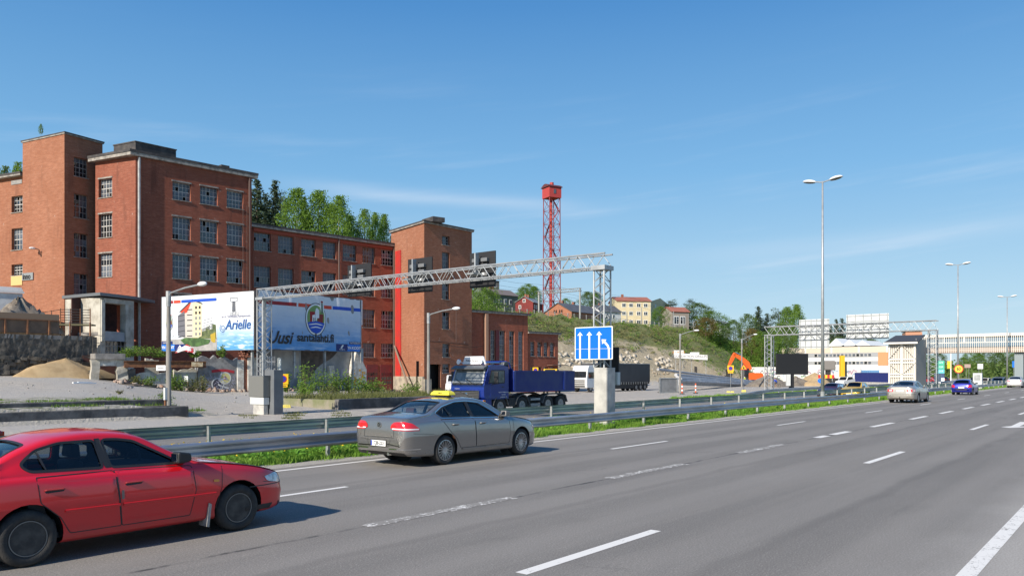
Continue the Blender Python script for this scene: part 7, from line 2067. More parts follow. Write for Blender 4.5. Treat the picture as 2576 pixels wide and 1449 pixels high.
def tree(kind,var,px,py_top,Z,wid,lab,group,name='tree',base_py=None,zbase=None,cat='tree'):
    p=P(px,Z); z0=tz(p.x,p.y) -.2 if zbase is None else zbase
    if base_py: z0=hz_(base_py,Z)
    h=hz_(py_top,Z) -z0
    if (kind,var) not in CRM: CRM[(kind,var)] =crown_mesh(kind,31+var*7+len(kind),CR[(kind,var)])
    root=thing(name,lab,cat,(p.x,p.y,z0),rnd.uniform(0,6.28),group)
    sx_=wid*2/h if kind not in ('spruce',) else wid*3/h
    c=mesh_obj('crown',CRM[(kind,var)],root); c.scale=(h*sx_,h*sx_*rnd.uniform(.9,1.1),h)
    t_=mesh_obj('trunk',TRM[kind],root); t_.scale=(h,h,h)
    return root
kn={'birch': 'birch','round': 'leafy tree','spruce': 'spruce','pine': 'pine','bush': 'bush'}
nth=('first','second','third','fourth','fifth','sixth','seventh','eighth','ninth','tenth','eleventh','twelfth','thirteenth','fourteenth')
ridge=[('spruce',0,647,446,168,4.2),('spruce',1,668,482,176,3.6),('spruce',0,692,449,178,4.0),('pine',0,716,478,172,3.4),('birch',0,747,481,166,5.6),('spruce',1,766,492,180,3.0),('birch',1,803,486,168,6.0),('birch',2,853,500,166,5.6),('round',2,828,520,180,5.0),('birch',0,880,548,176,4.2),('birch',2,917,533,178,4.0),('birch',1,945,541,182,3.6),('birch',0,966,545,186,3.8),('spruce',0,629,470,186,3.4)]
for i,(k,v_,px,py,Z,w_) in enumerate(sorted(ridge,key=lambda q: q[2])):
    tree(k,v_,px,py,Z,w_*(1.6 if k != 'spruce' else 3.2),f'{nth[i]} tree from the left on the ridge behind the long wing, a {kn[k]}','trees on the ridge behind the factory')
tree('birch',1,45,418,115,3.6,'dark leafy tree showing behind the roof at the left edge','trees behind the left wing',zbase=8)
tree('round',0,14,428,118,3.4,'leafy tree at the left edge behind the chimney','trees behind the left wing',zbase=8)
tree('birch',2,103,313,77.5,.45,'small sapling growing on the flat roof of the left stair tower','saplings on roofs',name='sapling',zbase=24.95,cat='sapling')
tree('birch',0,588,430,83.5,.4,'tiny sapling on the roof edge of the middle factory block','saplings on roofs',name='sapling',zbase=23.1,cat='sapling')
hill=[('round',2,1206,700,140,3.6,'leafy tree right beside the right brick tower'),('round',0,1222,730,150,3.4,'dark leafy tree left of the green house'),('round',2,1328,716,290,5.0,'leafy tree behind the red house'),('birch',1,1345,722,295,4.2,'paler tree behind the red house, next to the lattice tower'),('round',0,1316,724,300,4.0,'leafy tree between the green and the red house'),('round',2,1424,752,300,4.0,'round bright tree right of the lattice tower'),('round',0,1478,736,270,4.6,'grey-green tree behind the railway portal'),('birch',2,1500,738,275,4.4,'pale tree above the brick cottage roof'),('pine',0,1688,752,275,4.4,'sparse dark tree right of the cream block'),('pine',1,1735,752,260,4.2,'windswept pine on the crest right of the cream block'),('round',0,1752,764,255,7.0,'large dark green tree right of the grey gabled building'),('round',2,1790,784,250,6.0,'bright green tree on the crest above the white banners'),('round',3,1775,800,240,4.4,'brownish budding tree on the crest'),('round',0,1812,812,250,4.2,'low leafy tree left of the white villa'),('round',2,1660,772,235,3.2,'young green tree in front of the cream block gable'),('round',1,1846,806,270,4.0,'leafy tree right of the white villa'),('round',0,1880,792,300,5.2,'dark leafy tree on the right-hand hill, leftmost there'),('spruce',0,1908,768,310,5.6,'tallest dark spruce on the right-hand hill'),('spruce',1,1930,786,315,4.6,'shorter dark spruce beside the tallest one'),('pine',0,1958,772,320,6.6,'broad pine in the middle of the right-hand hill'),('birch',1,1980,776,315,6.0,'bright birch left of the smaller sign back'),('birch',0,2004,770,325,6.4,'tall birch behind the smaller sign back'),('round',3,1890,828,270,4.6,'brown budding tree low on the right-hand hill'),('round',2,1915,836,262,5.0,'bright green tree low on the right-hand hill'),('birch',2,1945,826,280,5.4,'pale birch with white stems above the office roof'),('round',1,1975,822,290,5.0,'leafy tree above the black screen'),('spruce',0,2104,800,390,5.0,'dark spruce between the two sign backs, left one'),('spruce',1,2118,798,395,5.4,'dark spruce between the two sign backs, right one'),('spruce',0,2090,815,400,5.0,'dark spruce just right of the tall lamp pole'),('round',0,2150,852,380,8,'dark leafy tree under the larger sign back'),('round',1,2190,854,385,8,'leafy tree under the right end of the larger sign back'),('round',0,2110,850,380,7,'leafy tree above the office skylights')]
for k,v_,px,py,Z,w_,lab in hill:
    tree(k,v_,px,py,Z,w_*(1.6 if k != 'spruce' else 2.4),lab,'trees on the hillside')
i=0
for px,py,Z,w_,k,v_ in ((2335,893,420,9,'round',2),(2362,885,470,9,'round',0),(2440,884,480,10,'round',2),(2462,888,430,9,'birch',0),(2486,880,440,10,'round',0),(2512,888,400,9,'round',1),(2536,882,420,11,'round',2),(2562,884,400,10,'round',0),(2590,880,410,11,'round',2),(2425,900,520,9,'round',1)):
    pp=P(px,Z)
    tree(k,v_,px,py,Z,w_,f'{nth[i]} leafy tree from the left in the row beyond the footbridge','trees beyond the footbridge',zbase=-.5); i += 1
# ---- bushes and rough growth on the bank: nobody could count these
def scatter_bushes(name,lab,n,uf,vf,size,leaf,m_,seed,hmul=1.0,keep=None):
    g=np.random.default_rng(seed); u=uf(g,n); v=vf(g,n,u)
    if keep is not None: k=keep(u,v,g); u,v=u[k],v[k]
    z=terrain(u,v); s_=size*g.uniform(.5,1.5,len(u)); m=44
    cl=np.clip(g.normal(0,1,(len(u),m,3)),-1.7,1.7) *s_[:,None,None] *[.45,.45,.36*hmul]; cl[:,:,2] =np.abs(cl[:,:,2]) *1.25
    cen=(np.stack([u,v,z],-1)[:,None,:] +cl).reshape(-1,3)
    V,F_=leaf_quads(cen,leaf,g,.15)
    return tag(mesh_obj(name,np_mesh(name,V,F_,m_)),lab,'bushes',kind='stuff')
bend_=lambda u: np.clip(u-205,0,400) *.34
scatter_bushes('bank_bushes','bright green scrub covering the upper railway bank',900,lambda g,n: g.uniform(112,330,n),lambda g,n,u: 104.5+bend_(u) -g.uniform(0,1,n) ** 1.3*(12+16*sst((u-165) /50)),1.15,.15,lf_birch,41,keep=lambda u,v,g: g.uniform(0,1,len(u)) < .35+.65*sst((u-165) /40))
scatter_bushes('bank_scrub','darker scrub among the bright bushes of the bank',520,lambda g,n: g.uniform(115,330,n),lambda g,n,u: 104.5+bend_(u) -g.uniform(0,1,n) *(11+18*sst((u-165) /50)),1.3,.16,lf_dec,43,keep=lambda u,v,g: g.uniform(0,1,len(u)) < .25+.75*sst((u-170) /40))
scatter_bushes('bank_dry_grass','brownish dry growth along the middle of the bank',900,lambda g,n: g.uniform(104,215,n),lambda g,n,u: 99+bend_(u) +g.normal(0,3.6,n),.8,.12,leafmat('dry_growth',(0.27,0.235,0.12),(0.20,0.225,0.08),.4,.3),47,.6)
scatter_bushes('crest_bushes','leafy growth on the hilltop between the houses',420,lambda g,n: g.uniform(60,340,n),lambda g,n,u: 128+bend_(u) +g.uniform(0,60,n),2.6,.38,lf_dec,53)
scatter_bushes('slope_thicket','dense leafy thicket on the right-hand hillside',620,lambda g,n: g.uniform(232,350,n),lambda g,n,u: 84+bend_(u) +g.uniform(0,40,n),2.6,.40,lf_birch,59)
scatter_bushes('tower_thicket','leafy thicket on the slope beside the right brick tower',140,lambda g,n: g.uniform(86,122,n),lambda g,n,u: 106+g.uniform(-4,18,n),2.2,.3,lf_dec,61)
scatter_bushes('distant_wood','distant wooded edge on the horizon beyond the bridge',2200,lambda g,n: g.uniform(430,900,n),lambda g,n,u: 25+g.uniform(0,1,n) *160+np.where(g.uniform(0,1,n) < .4,-130,0),7.0,.8,lf_dec,67,1.1,keep=lambda u,v,g: (v > 45) | (v < -25))
# ---- boulders and spoil on the lower bank
g=np.random.default_rng(71)
cube=np.array([[-1,-1,-1],[1,-1,-1],[1,1,-1],[-1,1,-1],[-1,-1,1],[1,-1,1],[1,1,1],[-1,1,1]],float) *.5
cf=np.array([(3,2,1,0),(4,5,6,7),(0,1,5,4),(1,2,6,5),(2,3,7,6),(3,0,4,7)])
def rocks(name,lab,n,uf,vf,size,m_):
    u=uf(n); v=vf(n,u); z=terrain(u,v); Vs=[]; 
    s_=size*g.uniform(.35,1.0,n) ** 2*1.6
    for i in range(n):
        c=cube+g.normal(0,.14,cube.shape); a,b2,c2=g.uniform(0,6.28,3)
        Rm=np.array(Matrix.Rotation(a,3,'Z') @ Matrix.Rotation(b2,3,'X') @ Matrix.Rotation(c2,3,'Y'))
        Vs.append((c*g.uniform(.7,1.3,3)) @ Rm.T*s_[i] +[u[i],v[i],z[i] +s_[i] *.22])
    F_=np.concatenate([cf+8*i for i in range(n)])
    return tag(mesh_obj(name,np_mesh(name,np.concatenate(Vs),F_,m_)),lab,'rubble',kind='stuff')
rk=mat('boulder_pale',(.50,.45,.37),.95,col2=(.40,.355,.29),vscale=1.2,bump=.5,bscale=4)
rkd=mat('boulder_dark',(.26,.215,.165),.95,col2=(.38,.32,.24),vscale=1.2,bump=.5,bscale=4)
rocks('boulders','pale boulders strewn across the sandy bank',420,lambda n: g.uniform(92,172,n),lambda n,u: 89.5+g.normal(0,1.2,n),.55,rk)
rocks('spoil_rocks','dark clods of spoil on the sandy bank',300,lambda n: g.uniform(86,178,n),lambda n,u: 86+g.normal(0,3.0,n),.34,rkd)

# ================================================================ hilltop buildings
def gable_house(name,lab,a,b_,depth,z0,zw,zr,wall_m,roof_m_,trim,wins=(),gable_wins=(),chim=(),ridge_along=True,group='houses on the hilltop',cat='house'):
    """front wall a -> b facing the road; ridge parallel to it (or gable at the left end turned to the camera)"""
    w=Wall(a,b_); root=thing(name,lab,cat,(w.a.x,w.a.y,z0),w.ang,group); L=w.L; D=depth; ov=.35
    hw,hr=zw-z0,zr-z0
    b=MB(); b.add([(0,0,-1),(L,0,-1),(L,D,-1),(0,D,-1),(0,0,hw),(L,0,hw),(L,D,hw),(0,D,hw),(0,D/2,hr),(L,D/2,hr)],[(0,1,5,4),(1,2,6,9,5),(2,3,7,6),(3,0,4,8,7)]); b.build('wall',wall_m,root)
    s_=(hr-hw) /(D/2); th=.16
    for sg in (0,1):
        y0,y1=(-ov,D/2) if sg == 0 else (D+ov,D/2)
        r_=MB(); r_.add([(-ov,y0,hw-ov*s_+.03),(L+ov,y0,hw-ov*s_+.03),(L+ov,y1,hr+.03),(-ov,y1,hr+.03),(-ov,y0,hw-ov*s_+th),(L+ov,y0,hw-ov*s_+th),(L+ov,y1,hr+th),(-ov,y1,hr+th)],[(0,1,2,3),(7,6,5,4),(0,4,5,1),(1,5,6,2),(3,2,6,7),(0,3,7,4)])
        r_.build('roof',roof_m_,root,fix=True)
    for x,z,ww,wh in wins:
        o=MB().box((x,-.03,z),(ww+.22,.08,wh+.22)).build('window',trim,root)
        for sx2 in (-1,1): MB().box((x+sx2*ww*.26,-.08,z),(ww*.42,.02,wh*.9)).build('pane',PANES[0],o)
    for y,z,ww,wh in gable_wins:
        o=MB().box((-.03,y,z),(.08,ww+.22,wh+.22)).build('window',trim,root)
        for sx2 in (-1,1): MB().box((-.08,y+sx2*ww*.26,z),(.02,ww*.42,wh*.9)).build('pane',PANES[0],o)
    for x,y in chim: MB().box((x,y,hr+.2),(.7,.7,1.6)).build('chimney',brk,root)
    return root
wood_w=mat('house_trim_white',(.72,.72,.70),.7)
roof_dk=mat('roof_dark_sheet',(.10,.10,.105),.6,.2,col2=(.14,.14,.14),vscale=.6); roof_rd=mat('roof_red_tile',(.36,.13,.085),.8,col2=(.28,.10,.07),vscale=.8); roof_gy=mat('roof_grey_sheet',(.26,.265,.27),.6,.2)
# green house
Zg_=255; a,b_=P(1222,Zg_),P(1303,Zg_+10); z0=hz_(772,Zg_)
gable_house('wooden_house','long green wooden house with a grey roof on the hilltop',a,b_,8,z0,hz_(738,Zg_),hz_(722,Zg_),mat('wood_green',(.125,.155,.125),.85,col2=(.10,.13,.105),vscale=1),mat('roof_brown',(.17,.14,.13),.8),wood_w,[(1.6+k*2.35,2.2,.95,1.5) for k in range(5)],chim=[(5.5,4),(6.6,4)])
a,b_=P(1222,300),P(1256,303); gable_house('block_of_flats','dark flat-topped building showing above the green house',a,b_,9,hz_(735,300),hz_(706,300),hz_(700,300),mat('render_dark',(.12,.115,.11),.9),roof_dk,wood_w,[(2.5,2.6,.8,1.0),(4.0,2.6,.8,1.0)],cat='building')
# red house with its gable to the left
a,b_=P(1341,262),P(1366,272); 
wv_dir=(Vector(b_[:2]) -Vector(a[:2])).normalized()
gable_house('wooden_house','small dark red wooden house with white corners left of the lattice tower',a,b_,6.2,hz_(782,262),hz_(760,262),hz_(746,262),mat('wood_red',(.20,.028,.026),.85,col2=(.15,.024,.022),vscale=1),roof_gy,wood_w,[(1.6,1.5,.8,1.2),(3.6,1.5,.8,1.2)],[(3.1,3.4,.8,.9),(4.6,1.4,.7,.9)],chim=[(1.6,3.1),(4.0,3.1)])
# brick cottage by the railway, lit gable
u_c=181.3; v0=v_on(1438,u_c); a=Vector((u_c,v0,0)); b_=Vector((u_c+15.5,v0,0)); z0=16.0
rt=gable_house('brick_cottage','low orange brick cottage with four arched gable windows beside the railway',a,b_,9.2,z0,18.7,21.2,mat('cottage_brick',(.36,.15,.085),.9,col2=(.30,.12,.07),vscale=1.5),roof_dk,wood_w,chim=[(3.5,5.6),(9,5.6)])
rt.location=(u_c,v0,z0)
for y in (3.3,4.0,5.2,5.9):
    MB().xprism(ell(y,2.9,.22,.5,12),-.05,-.01).build('arched_window',PANES[3],rt)
MB().b2((-.06,.0,-.2),(-.01,9.2,.7)).build('stone_foot',mat('foot_pale',(.46,.33,.25),.9),rt)
# white wooden house
a,b_=P(1512,232),P(1562,236); z0=hz_(818,232)
gable_house('wooden_house','ornate white wooden villa with a dark roof behind the gantry leg',a,b_,7,z0,hz_(783,232),hz_(766,232),mat('wood_white',(.62,.63,.65),.8,col2=(.52,.53,.55),vscale=1),roof_dk,wood_w,[(.9,2.6,.6,1.4),(2.0,2.6,.6,1.4),(3.6,2.6,.6,1.4),(4.7,2.6,.6,1.4),(2.0,.8,.6,.8),(4.0,.8,.6,.8)],[(3.5,3.4,.8,1.2)],chim=[(2.4,3.5)])
# cream block
Zc=262; a,b_=P(1553,Zc),P(1637,Zc+1.5); z0=hz_(824,Zc); ce=mat('render_cream',(.66,.56,.36),.9,col2=(.58,.49,.32),vscale=.5)
rt=gable_house('block_of_flats','three-storey cream block of flats with a red tiled roof',a,b_,11,z0,hz_(757,Zc),hz_(744,Zc),ce,roof_rd,wood_w,[(x,z,1.15,1.15) for x in (2.2,4.6,7.2,9.6) for z in (1.9,4.7,7.4)],chim=[(3.2,5.5)],cat='building')
w=Wall(b_,P(1683,Zc+16)); gm_=mat('render_shade',(.40,.355,.28),.9)
gw=MB(); gw.add([w.pt(0.05,.02,z0),w.pt(w.L,.02,z0),w.pt(w.L,.02,hz_(757,Zc)),w.pt(w.L*.5,.02,hz_(744,Zc)),w.pt(.05,.02,hz_(757,Zc))],[(0,1,2,3,4)])
o=gw.build('end_wall',ce,None); o.parent=rt; o.matrix_parent_inverse=(Matrix.Translation(rt.location) @ Matrix.Rotation(rt.rotation_euler.z,4,'Z')).inverted()
for k in range(3):
    q=MB().box(w.pt(w.L*.25,.05,z0+1.9+k*2.75),(1.0,.1,1.2),w.ang).build('window',wood_w,None); q.parent=rt; q.matrix_parent_inverse=o.matrix_parent_inverse.copy()
# grey gabled building to its right
a,b_=P(1690,244),P(1733,246); gable_house('block_of_flats','grey building with a red mono-pitch roof right of the cream block',a,b_,6,hz_(842,245),hz_(784,245),hz_(772,245),mat('render_grey',(.27,.235,.20),.9),roof_rd,wood_w,[(1.6,4.4,1.6,2.4),(3.8,4.4,1.6,2.4)],cat='building')
a,b_=P(1814,300),P(1836,303); gable_house('villa','small white villa among trees right of the cream block',a,b_,6,hz_(842,300),hz_(813,300),hz_(806,300),mat('wood_white',(.62,.63,.65),.8),roof_gy,wood_w,[(1.4,3,.8,1.0)],cat='house')

# ================================================================ shot tower
root=thing('lattice_tower','tall red lattice shot tower with a red cabin on top','tower',(0,0,0))
Zt=240; pc=P(1388,Zt); zb_,zt_=hz_(782,Zt),hz_(500,Zt); twm=mat('tower_red',(.30,.035,.032),.7,col2=(.20,.03,.028),vscale=.5)
ang=math.atan2(pc.y,pc.x) +.55; hwT=1.8
ca_,sa_=math.cos(ang),math.sin(ang)
def tp(x,y,z): return Vector((pc.x+x*ca_-y*sa_,pc.y+x*sa_+y*ca_,z))
lev=np.linspace(zb_-1,zt_,10); cors=[(-hwT,-hwT),(hwT,-hwT),(hwT,hwT),(-hwT,hwT)]
for k,(x,y) in enumerate(cors): MB().bar(tp(x*1.05,y*1.05,zb_-1),tp(x,y,zt_),.2,.2).build('leg',twm,root)
for i in range(9):
    b=MB()
    for k in range(4):
        A,B=cors[k],cors[(k+1) % 4]
        b.bar(tp(*A,lev[i+1]),tp(*B,lev[i+1]),.11,.11)
        b.bar(tp(*A,lev[i]),tp(*B,lev[i+1]),.075,.075); b.bar(tp(*B,lev[i]),tp(*A,lev[i+1]),.075,.075)
    b.build('bracing',twm,root)
    st=MB(); A,B=cors[i % 4],cors[(i+1) % 4]; st.bar(tp(A[0] *.8,A[1] *.8,lev[i]),tp(B[0] *.8,B[1] *.8,lev[i+1]),.4,.10); st.build('stair',twm,root)
MB().tube(tp(.3,0,zb_-1),tp(.3,0,zt_+.2),.36,12).build('shaft',mat('tower_red_bright',(.42,.05,.042),.6),root)
cz0,cz1=zt_,hz_(474,Zt); hc=2.1
cb=MB()
for x,y in ((-hc,-hc),(hc,-hc),(hc,hc),(-hc,hc)): cb.v += [tuple(tp(x,y,cz0)),tuple(tp(x,y,cz1))]
cb.f=[(0,2,3,1),(2,4,5,3),(4,6,7,5),(6,0,1,7),(0,6,4,2),(1,3,5,7)]
cb.build('cabin',MATS['tower_red_bright'],root,fix=True)
rf=MB(); n=10
for y in (-hc-.35,hc+.35):
    for i in range(n+1):
        t_=i/n; x=lerp(-hc-.35,hc+.35,t_); rf.v.append(tuple(tp(x,y,cz1+1.0*math.sin(PI*t_) +.02)))
for i in range(n): rf.f.append((i,i+1,n+2+i,n+1+i))
rf.f += [tuple(range(n+1)),tuple(range(2*n+1,n,-1))]
rf.build('roof',mat('tower_roof',(.12,.03,.03),.7),root)
MB().tube(tp(0,0,cz1+.9),tp(0,0,cz1+1.7),.6,10).build('vent',MATS['tower_red_bright'],root)
MB().box(tp(-hc-.04,.2,(cz0+cz1) /2+.2),(.1,.8,1.3),ang).build('window',PANES[1],root)

# ================================================================ railway masts and fence on the crest
mast_m=mat('mast_zinc',(.33,.33,.32),.6,.4)
def portal(px,Z,py0,py1,v1,lab):
    p=P(px,Z); z0=tz(p.x,p.y); zt2=hz_(py0,Z)
    root=thing('railway_portal',lab,'railway mast',(0,0,0),group='railway masts on the crest')
    MB().tube((p.x,p.y,z0-.5),(p.x,p.y,zt2),.24,8).build('post',mast_m,root); MB().tube((p.x,v1,z0-.5),(p.x,v1,zt2),.24,8).build('post',mast_m,root)
    b=MB(); lattice(b,(p.x,p.y-.3,zt2-.35),(p.x,v1+.3,zt2-.35),.7,1.2,.06,.035); b.build('beam',mast_m,root)
    MB().tube((p.x,lerp(p.y,v1,.45),zt2-3.2),(p.x,lerp(p.y,v1,.45),zt2+.3),.08,6).build('hanger',mast_m,root)
portal(1459,195,725,806,122,'railway portal frame beside the brick cottage')
for k,(px,Z,py) in enumerate(((1614,218,774),(1694,235,783),(1745,245,808),(1762,255,806),(1808,262,822),(1850,275,830),(1868,290,826),(1577,210,786),(1720,238,800))):
    p=P(px,Z); z0=tz(p.x,p.y); h=hz_(py,Z) -z0
    root=thing('railway_mast',f'{nth[k]} slender railway mast along the crest right of the portal','railway mast',(p.x,p.y,z0),group='railway masts on the crest')
    MB().tube((0,0,-.4),(0,0,h),.17,7,.11).build('post',mast_m,root)
    MB().bar((0,0,h-.6),(0,2.6,h-.1),.07,.07).build('arm',mast_m,root); MB().bar((0,.4,h-1.8),(0,2.4,h-1.0),.06,.06).build('stay',mast_m,root)
root=thing('crest_fence','thin post fence along the top of the railway bank','fence',(0,0,0))
pm_=MB().box((0,0,.35),(.16,.16,1.9)).mesh('post',mat('fence_grey',(.40,.38,.35),.9))
pr_=None; rl=MB()
for u in np.arange(104,262,2.6):
    v=106.8+max(0,u-205) *.34+max(0,95-u) *.18; z=tz(u,v); mesh_obj('post',pm_,root,(u,v,z))
    q=Vector((u,v,z+1.1))
    if pr_ is not None: rl.tube(pr_,q,.05,4); rl.tube(pr_-Vector((0,0,.5)),q-Vector((0,0,.5)),.04,4)
    pr_=q
rl.build('rail',mat('fence_grey',(.40,.38,.35),.9),root)
# ================================================================ weeds and shrubs in the yard
lf_weed=leafmat('leaf_weed',(0.09,0.17,0.025),(0.20,0.30,0.06),1.2,.35)
lf_weed_d=leafmat('leaf_weed_dry',(0.10,0.12,0.035),(0.20,0.20,0.08),1.2,.3)
stem_m=mat('weed_stem',(.16,.13,.07),.9)
def shrub(px,Z,hpx_top,wid,lab,m_=None,n=520,leaf=.065,zb=None,seed=None,dense_=1.0,group='shrubs and weeds in the yard'):
    p=P(px,Z); z0=tz(p.x,p.y) -.03 if zb is None else zb; h=max(.3,hz_(hpx_top,Z) -z0)
    g=np.random.default_rng(int(px*7+Z) if seed is None else seed)
    root=thing('shrub',lab,'shrub',(p.x,p.y,z0),rnd.uniform(0,6),group)
    ns=11; b=MB(); tips=[]
    for i in range(ns):
        a=g.uniform(0,2*PI); r=wid/2*g.uniform(.15,1); hh=h*g.uniform(.55,1.0) *(1-.25*r/(wid/2))
        q=[Vector((r*.2*math.cos(a),r*.2*math.sin(a),0)),Vector((r*.6*math.cos(a),r*.6*math.sin(a),hh*.55)),Vector((r*math.cos(a),r*math.sin(a),hh))]
        b.path(q,[.016,.012,.004],4); tips.append(q)
    b.build('stems',stem_m,root)
    cen=[]
    for q in tips:
        m=n // ns; t_=g.uniform(.12,1.03,m)
        pts=np.array([(q[0] *(1-s_) ** 2+q[1] *2*s_*(1-s_) +q[2] *s_*s_)[:] for s_ in t_]); cen.append(pts+g.normal(0,.10*wid/1.2,(m,3)) *[1,1,.8])
    cen=np.concatenate(cen); cen[:,2] =np.maximum(cen[:,2],.03)
    V,F_=leaf_quads(cen,leaf,g,.2); mesh_obj('leaves',np_mesh('leaves',V,F_,m_ or lf_weed),root)
    return root
shrub(405,40.5,985,2.0,'feathery shrub leaning out behind the wooden lamp pole',lf_weed,620,.05)
shrub(300,46,985,.5,'thin weed standing alone on the gravel ramp',lf_weed_d,120,.04)
for i,(px,Z,py,w_,lab) in enumerate(((372,59.6,938,1.7,'shrub in the ruin left of the wooden pole'),(345,59.2,945,1.3,'low shrub against the white panel of the ruin'),(455,60.6,930,1.7,'shrub growing up the speckled wall stub'),(482,61.2,945,1.4,'shrub right behind the small white notice'),(436,60.2,940,1.2,'shrub close behind the wooden pole'),(510,61.6,930,1.2,'shrub at the left end of the graffiti wall'))):
    shrub(px,Z,py,w_,lab,lf_weed if i % 2 == 0 else lf_weed_d,560,.06)
for px,Z,py,w_,zb,lab in ((335,63,872,2.2,3.3,'bush on top of the ruin left of the billboard'),(365,63.5,868,2.4,3.3,'bush on top of the ruin under the billboard corner'),(398,64,876,1.6,3.2,'low bush on the ruin beside the wooden pole'),(488,64.2,880,1.6,3.2,'bush below the left billboard, left one'),(560,64.3,866,1.0,3.2,'upright weed below the left billboard, right one'),(318,62.6,880,1.4,3.2,'bush beside the dark basement window')):
    shrub(px,Z,py,w_,lab,lf_weed,520,.065,zb=zb)
for i,(px,Z,py,w_,lab) in enumerate(((775,63,905,2.6,'tall bush in front of the grey plaster wall'),(812,63.5,915,2.4,'bush left of the white pier under the banner'),(848,64,925,2.4,'bush right of the white pier under the banner'),(880,64.6,918,2.2,'bush in front of the dotted wall block'),(915,65,945,2.2,'low bush before the red doors'),(945,66,950,1.8,'low weeds before the right red door'),(765,60,950,1.6,'low bush right of the no-parking sign'),(1040,66,955,1.8,'weeds at the foot of the right brick tower'),(720,66,930,1.2,'shrub behind the no-parking sign'),(975,60,965,2.2,'dry weeds on the ledge before the red stripe'),(840,58,965,2.4,'dry weeds in the middle of the ledge'),(900,58,967,2.4,'dry weeds on the ledge below the dotted block'))):
    shrub(px,Z,py,w_,lab,lf_weed if i % 3 else lf_birch,760,.075) if i < 9 else shrub(px,Z,py,w_,lab,lf_weed_d,500,.06)
V,F_=blades(14000,30.5,47.5,38,44.4,.08,.4,.02,lambda u,v: np.full_like(u,.36),77)
tag(mesh_obj('ledge_grass',np_mesh('ledge_grass',V,F_,lf_weed_d)),'rough grass on top of the low concrete ledge','grass',kind='stuff')
V,F_=blades(16000,5,23,37.6,42.5,.05,.22,.018,lambda u,v: np.maximum(terrain(u,v),.40*(v < 38.1)),78,lambda u,v: (np.sin(u*1.1) *np.sin(v*2.3+u*.4) > .25) *1.0)
tag(mesh_obj('ramp_grass',np_mesh('ramp_grass',V,F_,lf_weed)),'patchy grass along the edge of the gravel ramp','grass',kind='stuff')
V,F_=blades(16000,60,150,29.8,31.5,.08,.25,.04,lambda u,v: terrain(u,v),79)
tag(mesh_obj('verge_grass',np_mesh('verge_grass',V,F_,gm)),'strip of green grass beyond the far carriageway','grass',kind='stuff')
V,F_=blades(9000,22,29,28.9,37.0,.05,.18,.016,lambda u,v: terrain(u,v),80,lambda u,v: (np.sin(u*2.1) *np.sin(v*1.7) > .55) *1.0)
tag(mesh_obj('yard_grass',np_mesh('yard_grass',V,F_,lf_weed_d)),'tufts of dry grass on the yard beside the kerb','grass',kind='stuff')
# red and white plastic sheet on the ruin
b=MB(); g=np.random.default_rng(5); c0=P(470,64.0); nn_=7
for i in range(nn_):
    for k in range(nn_): b.v.append((c0.x+(i/6-.5) *1.6*SN+(k/6-.5) *.9*CS,c0.y-(i/6-.5) *1.6*CS+(k/6-.5) *.9*SN,3.55+.7*math.exp(-((i-3) ** 2+(k-3) ** 2) /6) +g.normal(0,.06)))
for i in range(nn_-1):
    for k in range(nn_-1): b.f.append((i*nn_+k,(i+1) *nn_+k,(i+1) *nn_+k+1,i*nn_+k+1))
tag(b.build('plastic_sheet',mat('sheet_red',(.45,.03,.03),.5,col2=(.7,.68,.66),vscale=1.2,vlo=.5,vhi=.54),None,smooth=False),'crumpled red and white plastic sheet on top of the ruin','sheet')

# ================================================================ works site
def place(px,Z,z=None):
    p=P(px,Z); return Vector((p.x,p.y,tz(p.x,p.y) if z is None else z))
# articulated lorry with a dark curtain trailer
v_t=59.8; uf,ur=u_on(1478,v_t),u_on(1635,v_t); gz_=-.75
root=thing('articulated_lorry','white lorry with a black curtain-sided trailer parked in the yard','truck',(uf,v_t+1.27,gz_),PI)
Lt=ur-uf
lw_=mat('lorry_white',(.72,.72,.71),.4,coat=.4); curt=mat('curtain_black',(.030,.030,.034),.55,col2=(.045,.045,.05),vscale=.4)
cabp=round_poly([(-2.0,.6),(0,.6),(.12,1.0),(.1,2.0),(-.05,3.0),(-.35,3.65),(-2.0,3.7)],.08)
MB().yprism(cabp,-1.24,1.24).build('cab',lw_,root,bevel=.06,fix=True)
MB().b2((.10,-1.1,2.0),(.125,1.1,2.85)).build('windscreen',PANES[0],root)
for k in range(4): MB().b2((.11,-.9,.75+k*.26),(.15,.9,.90+k*.26)).build('grille_bar',blackp,root)
MB().b2((-1.7,1.241,1.9),(-.25,1.26,2.75)).build('side_window',PANES[0],root); MB().b2((-1.7,-1.26,1.9),(-.25,-1.241,2.75)).build('side_window',PANES[0],root)
MB().b2((-Lt,-1.27,1.25),(-2.5,1.27,4.0)).build('curtain',curt,root); MB().b2((-Lt-.02,-1.28,3.94),(-2.48,1.28,4.03)).build('roof_rail',galv_old,root)
for k in range(22):
    x=lerp(-2.7,-Lt+.2,k/21); MB().b2((x-.06,1.272,.95),(x+.06,1.29,1.30)).build('strap',galv_old,root)
MB().b2((-Lt,-1.2,.98),(-2.4,1.2,1.24)).build('trailer_frame',chas,root); MB().b2((-Lt+.5,.9,.35),(-6,1.15,.97)).build('side_skirt',chas,root)
for x in (-.9,-4.2,-Lt+1.4,-Lt+2.7,-Lt+4.0):
    for sg in (-1,1):
        w_=bpy.data.objects.new('wheel',None); link(w_); w_.parent=root; w_.location=(x,sg*1.08,.51); w_.rotation_euler=(0,0,0 if sg > 0 else PI); mesh_obj('tyre',wtm,w_); mesh_obj('rim',wrm2,w_)
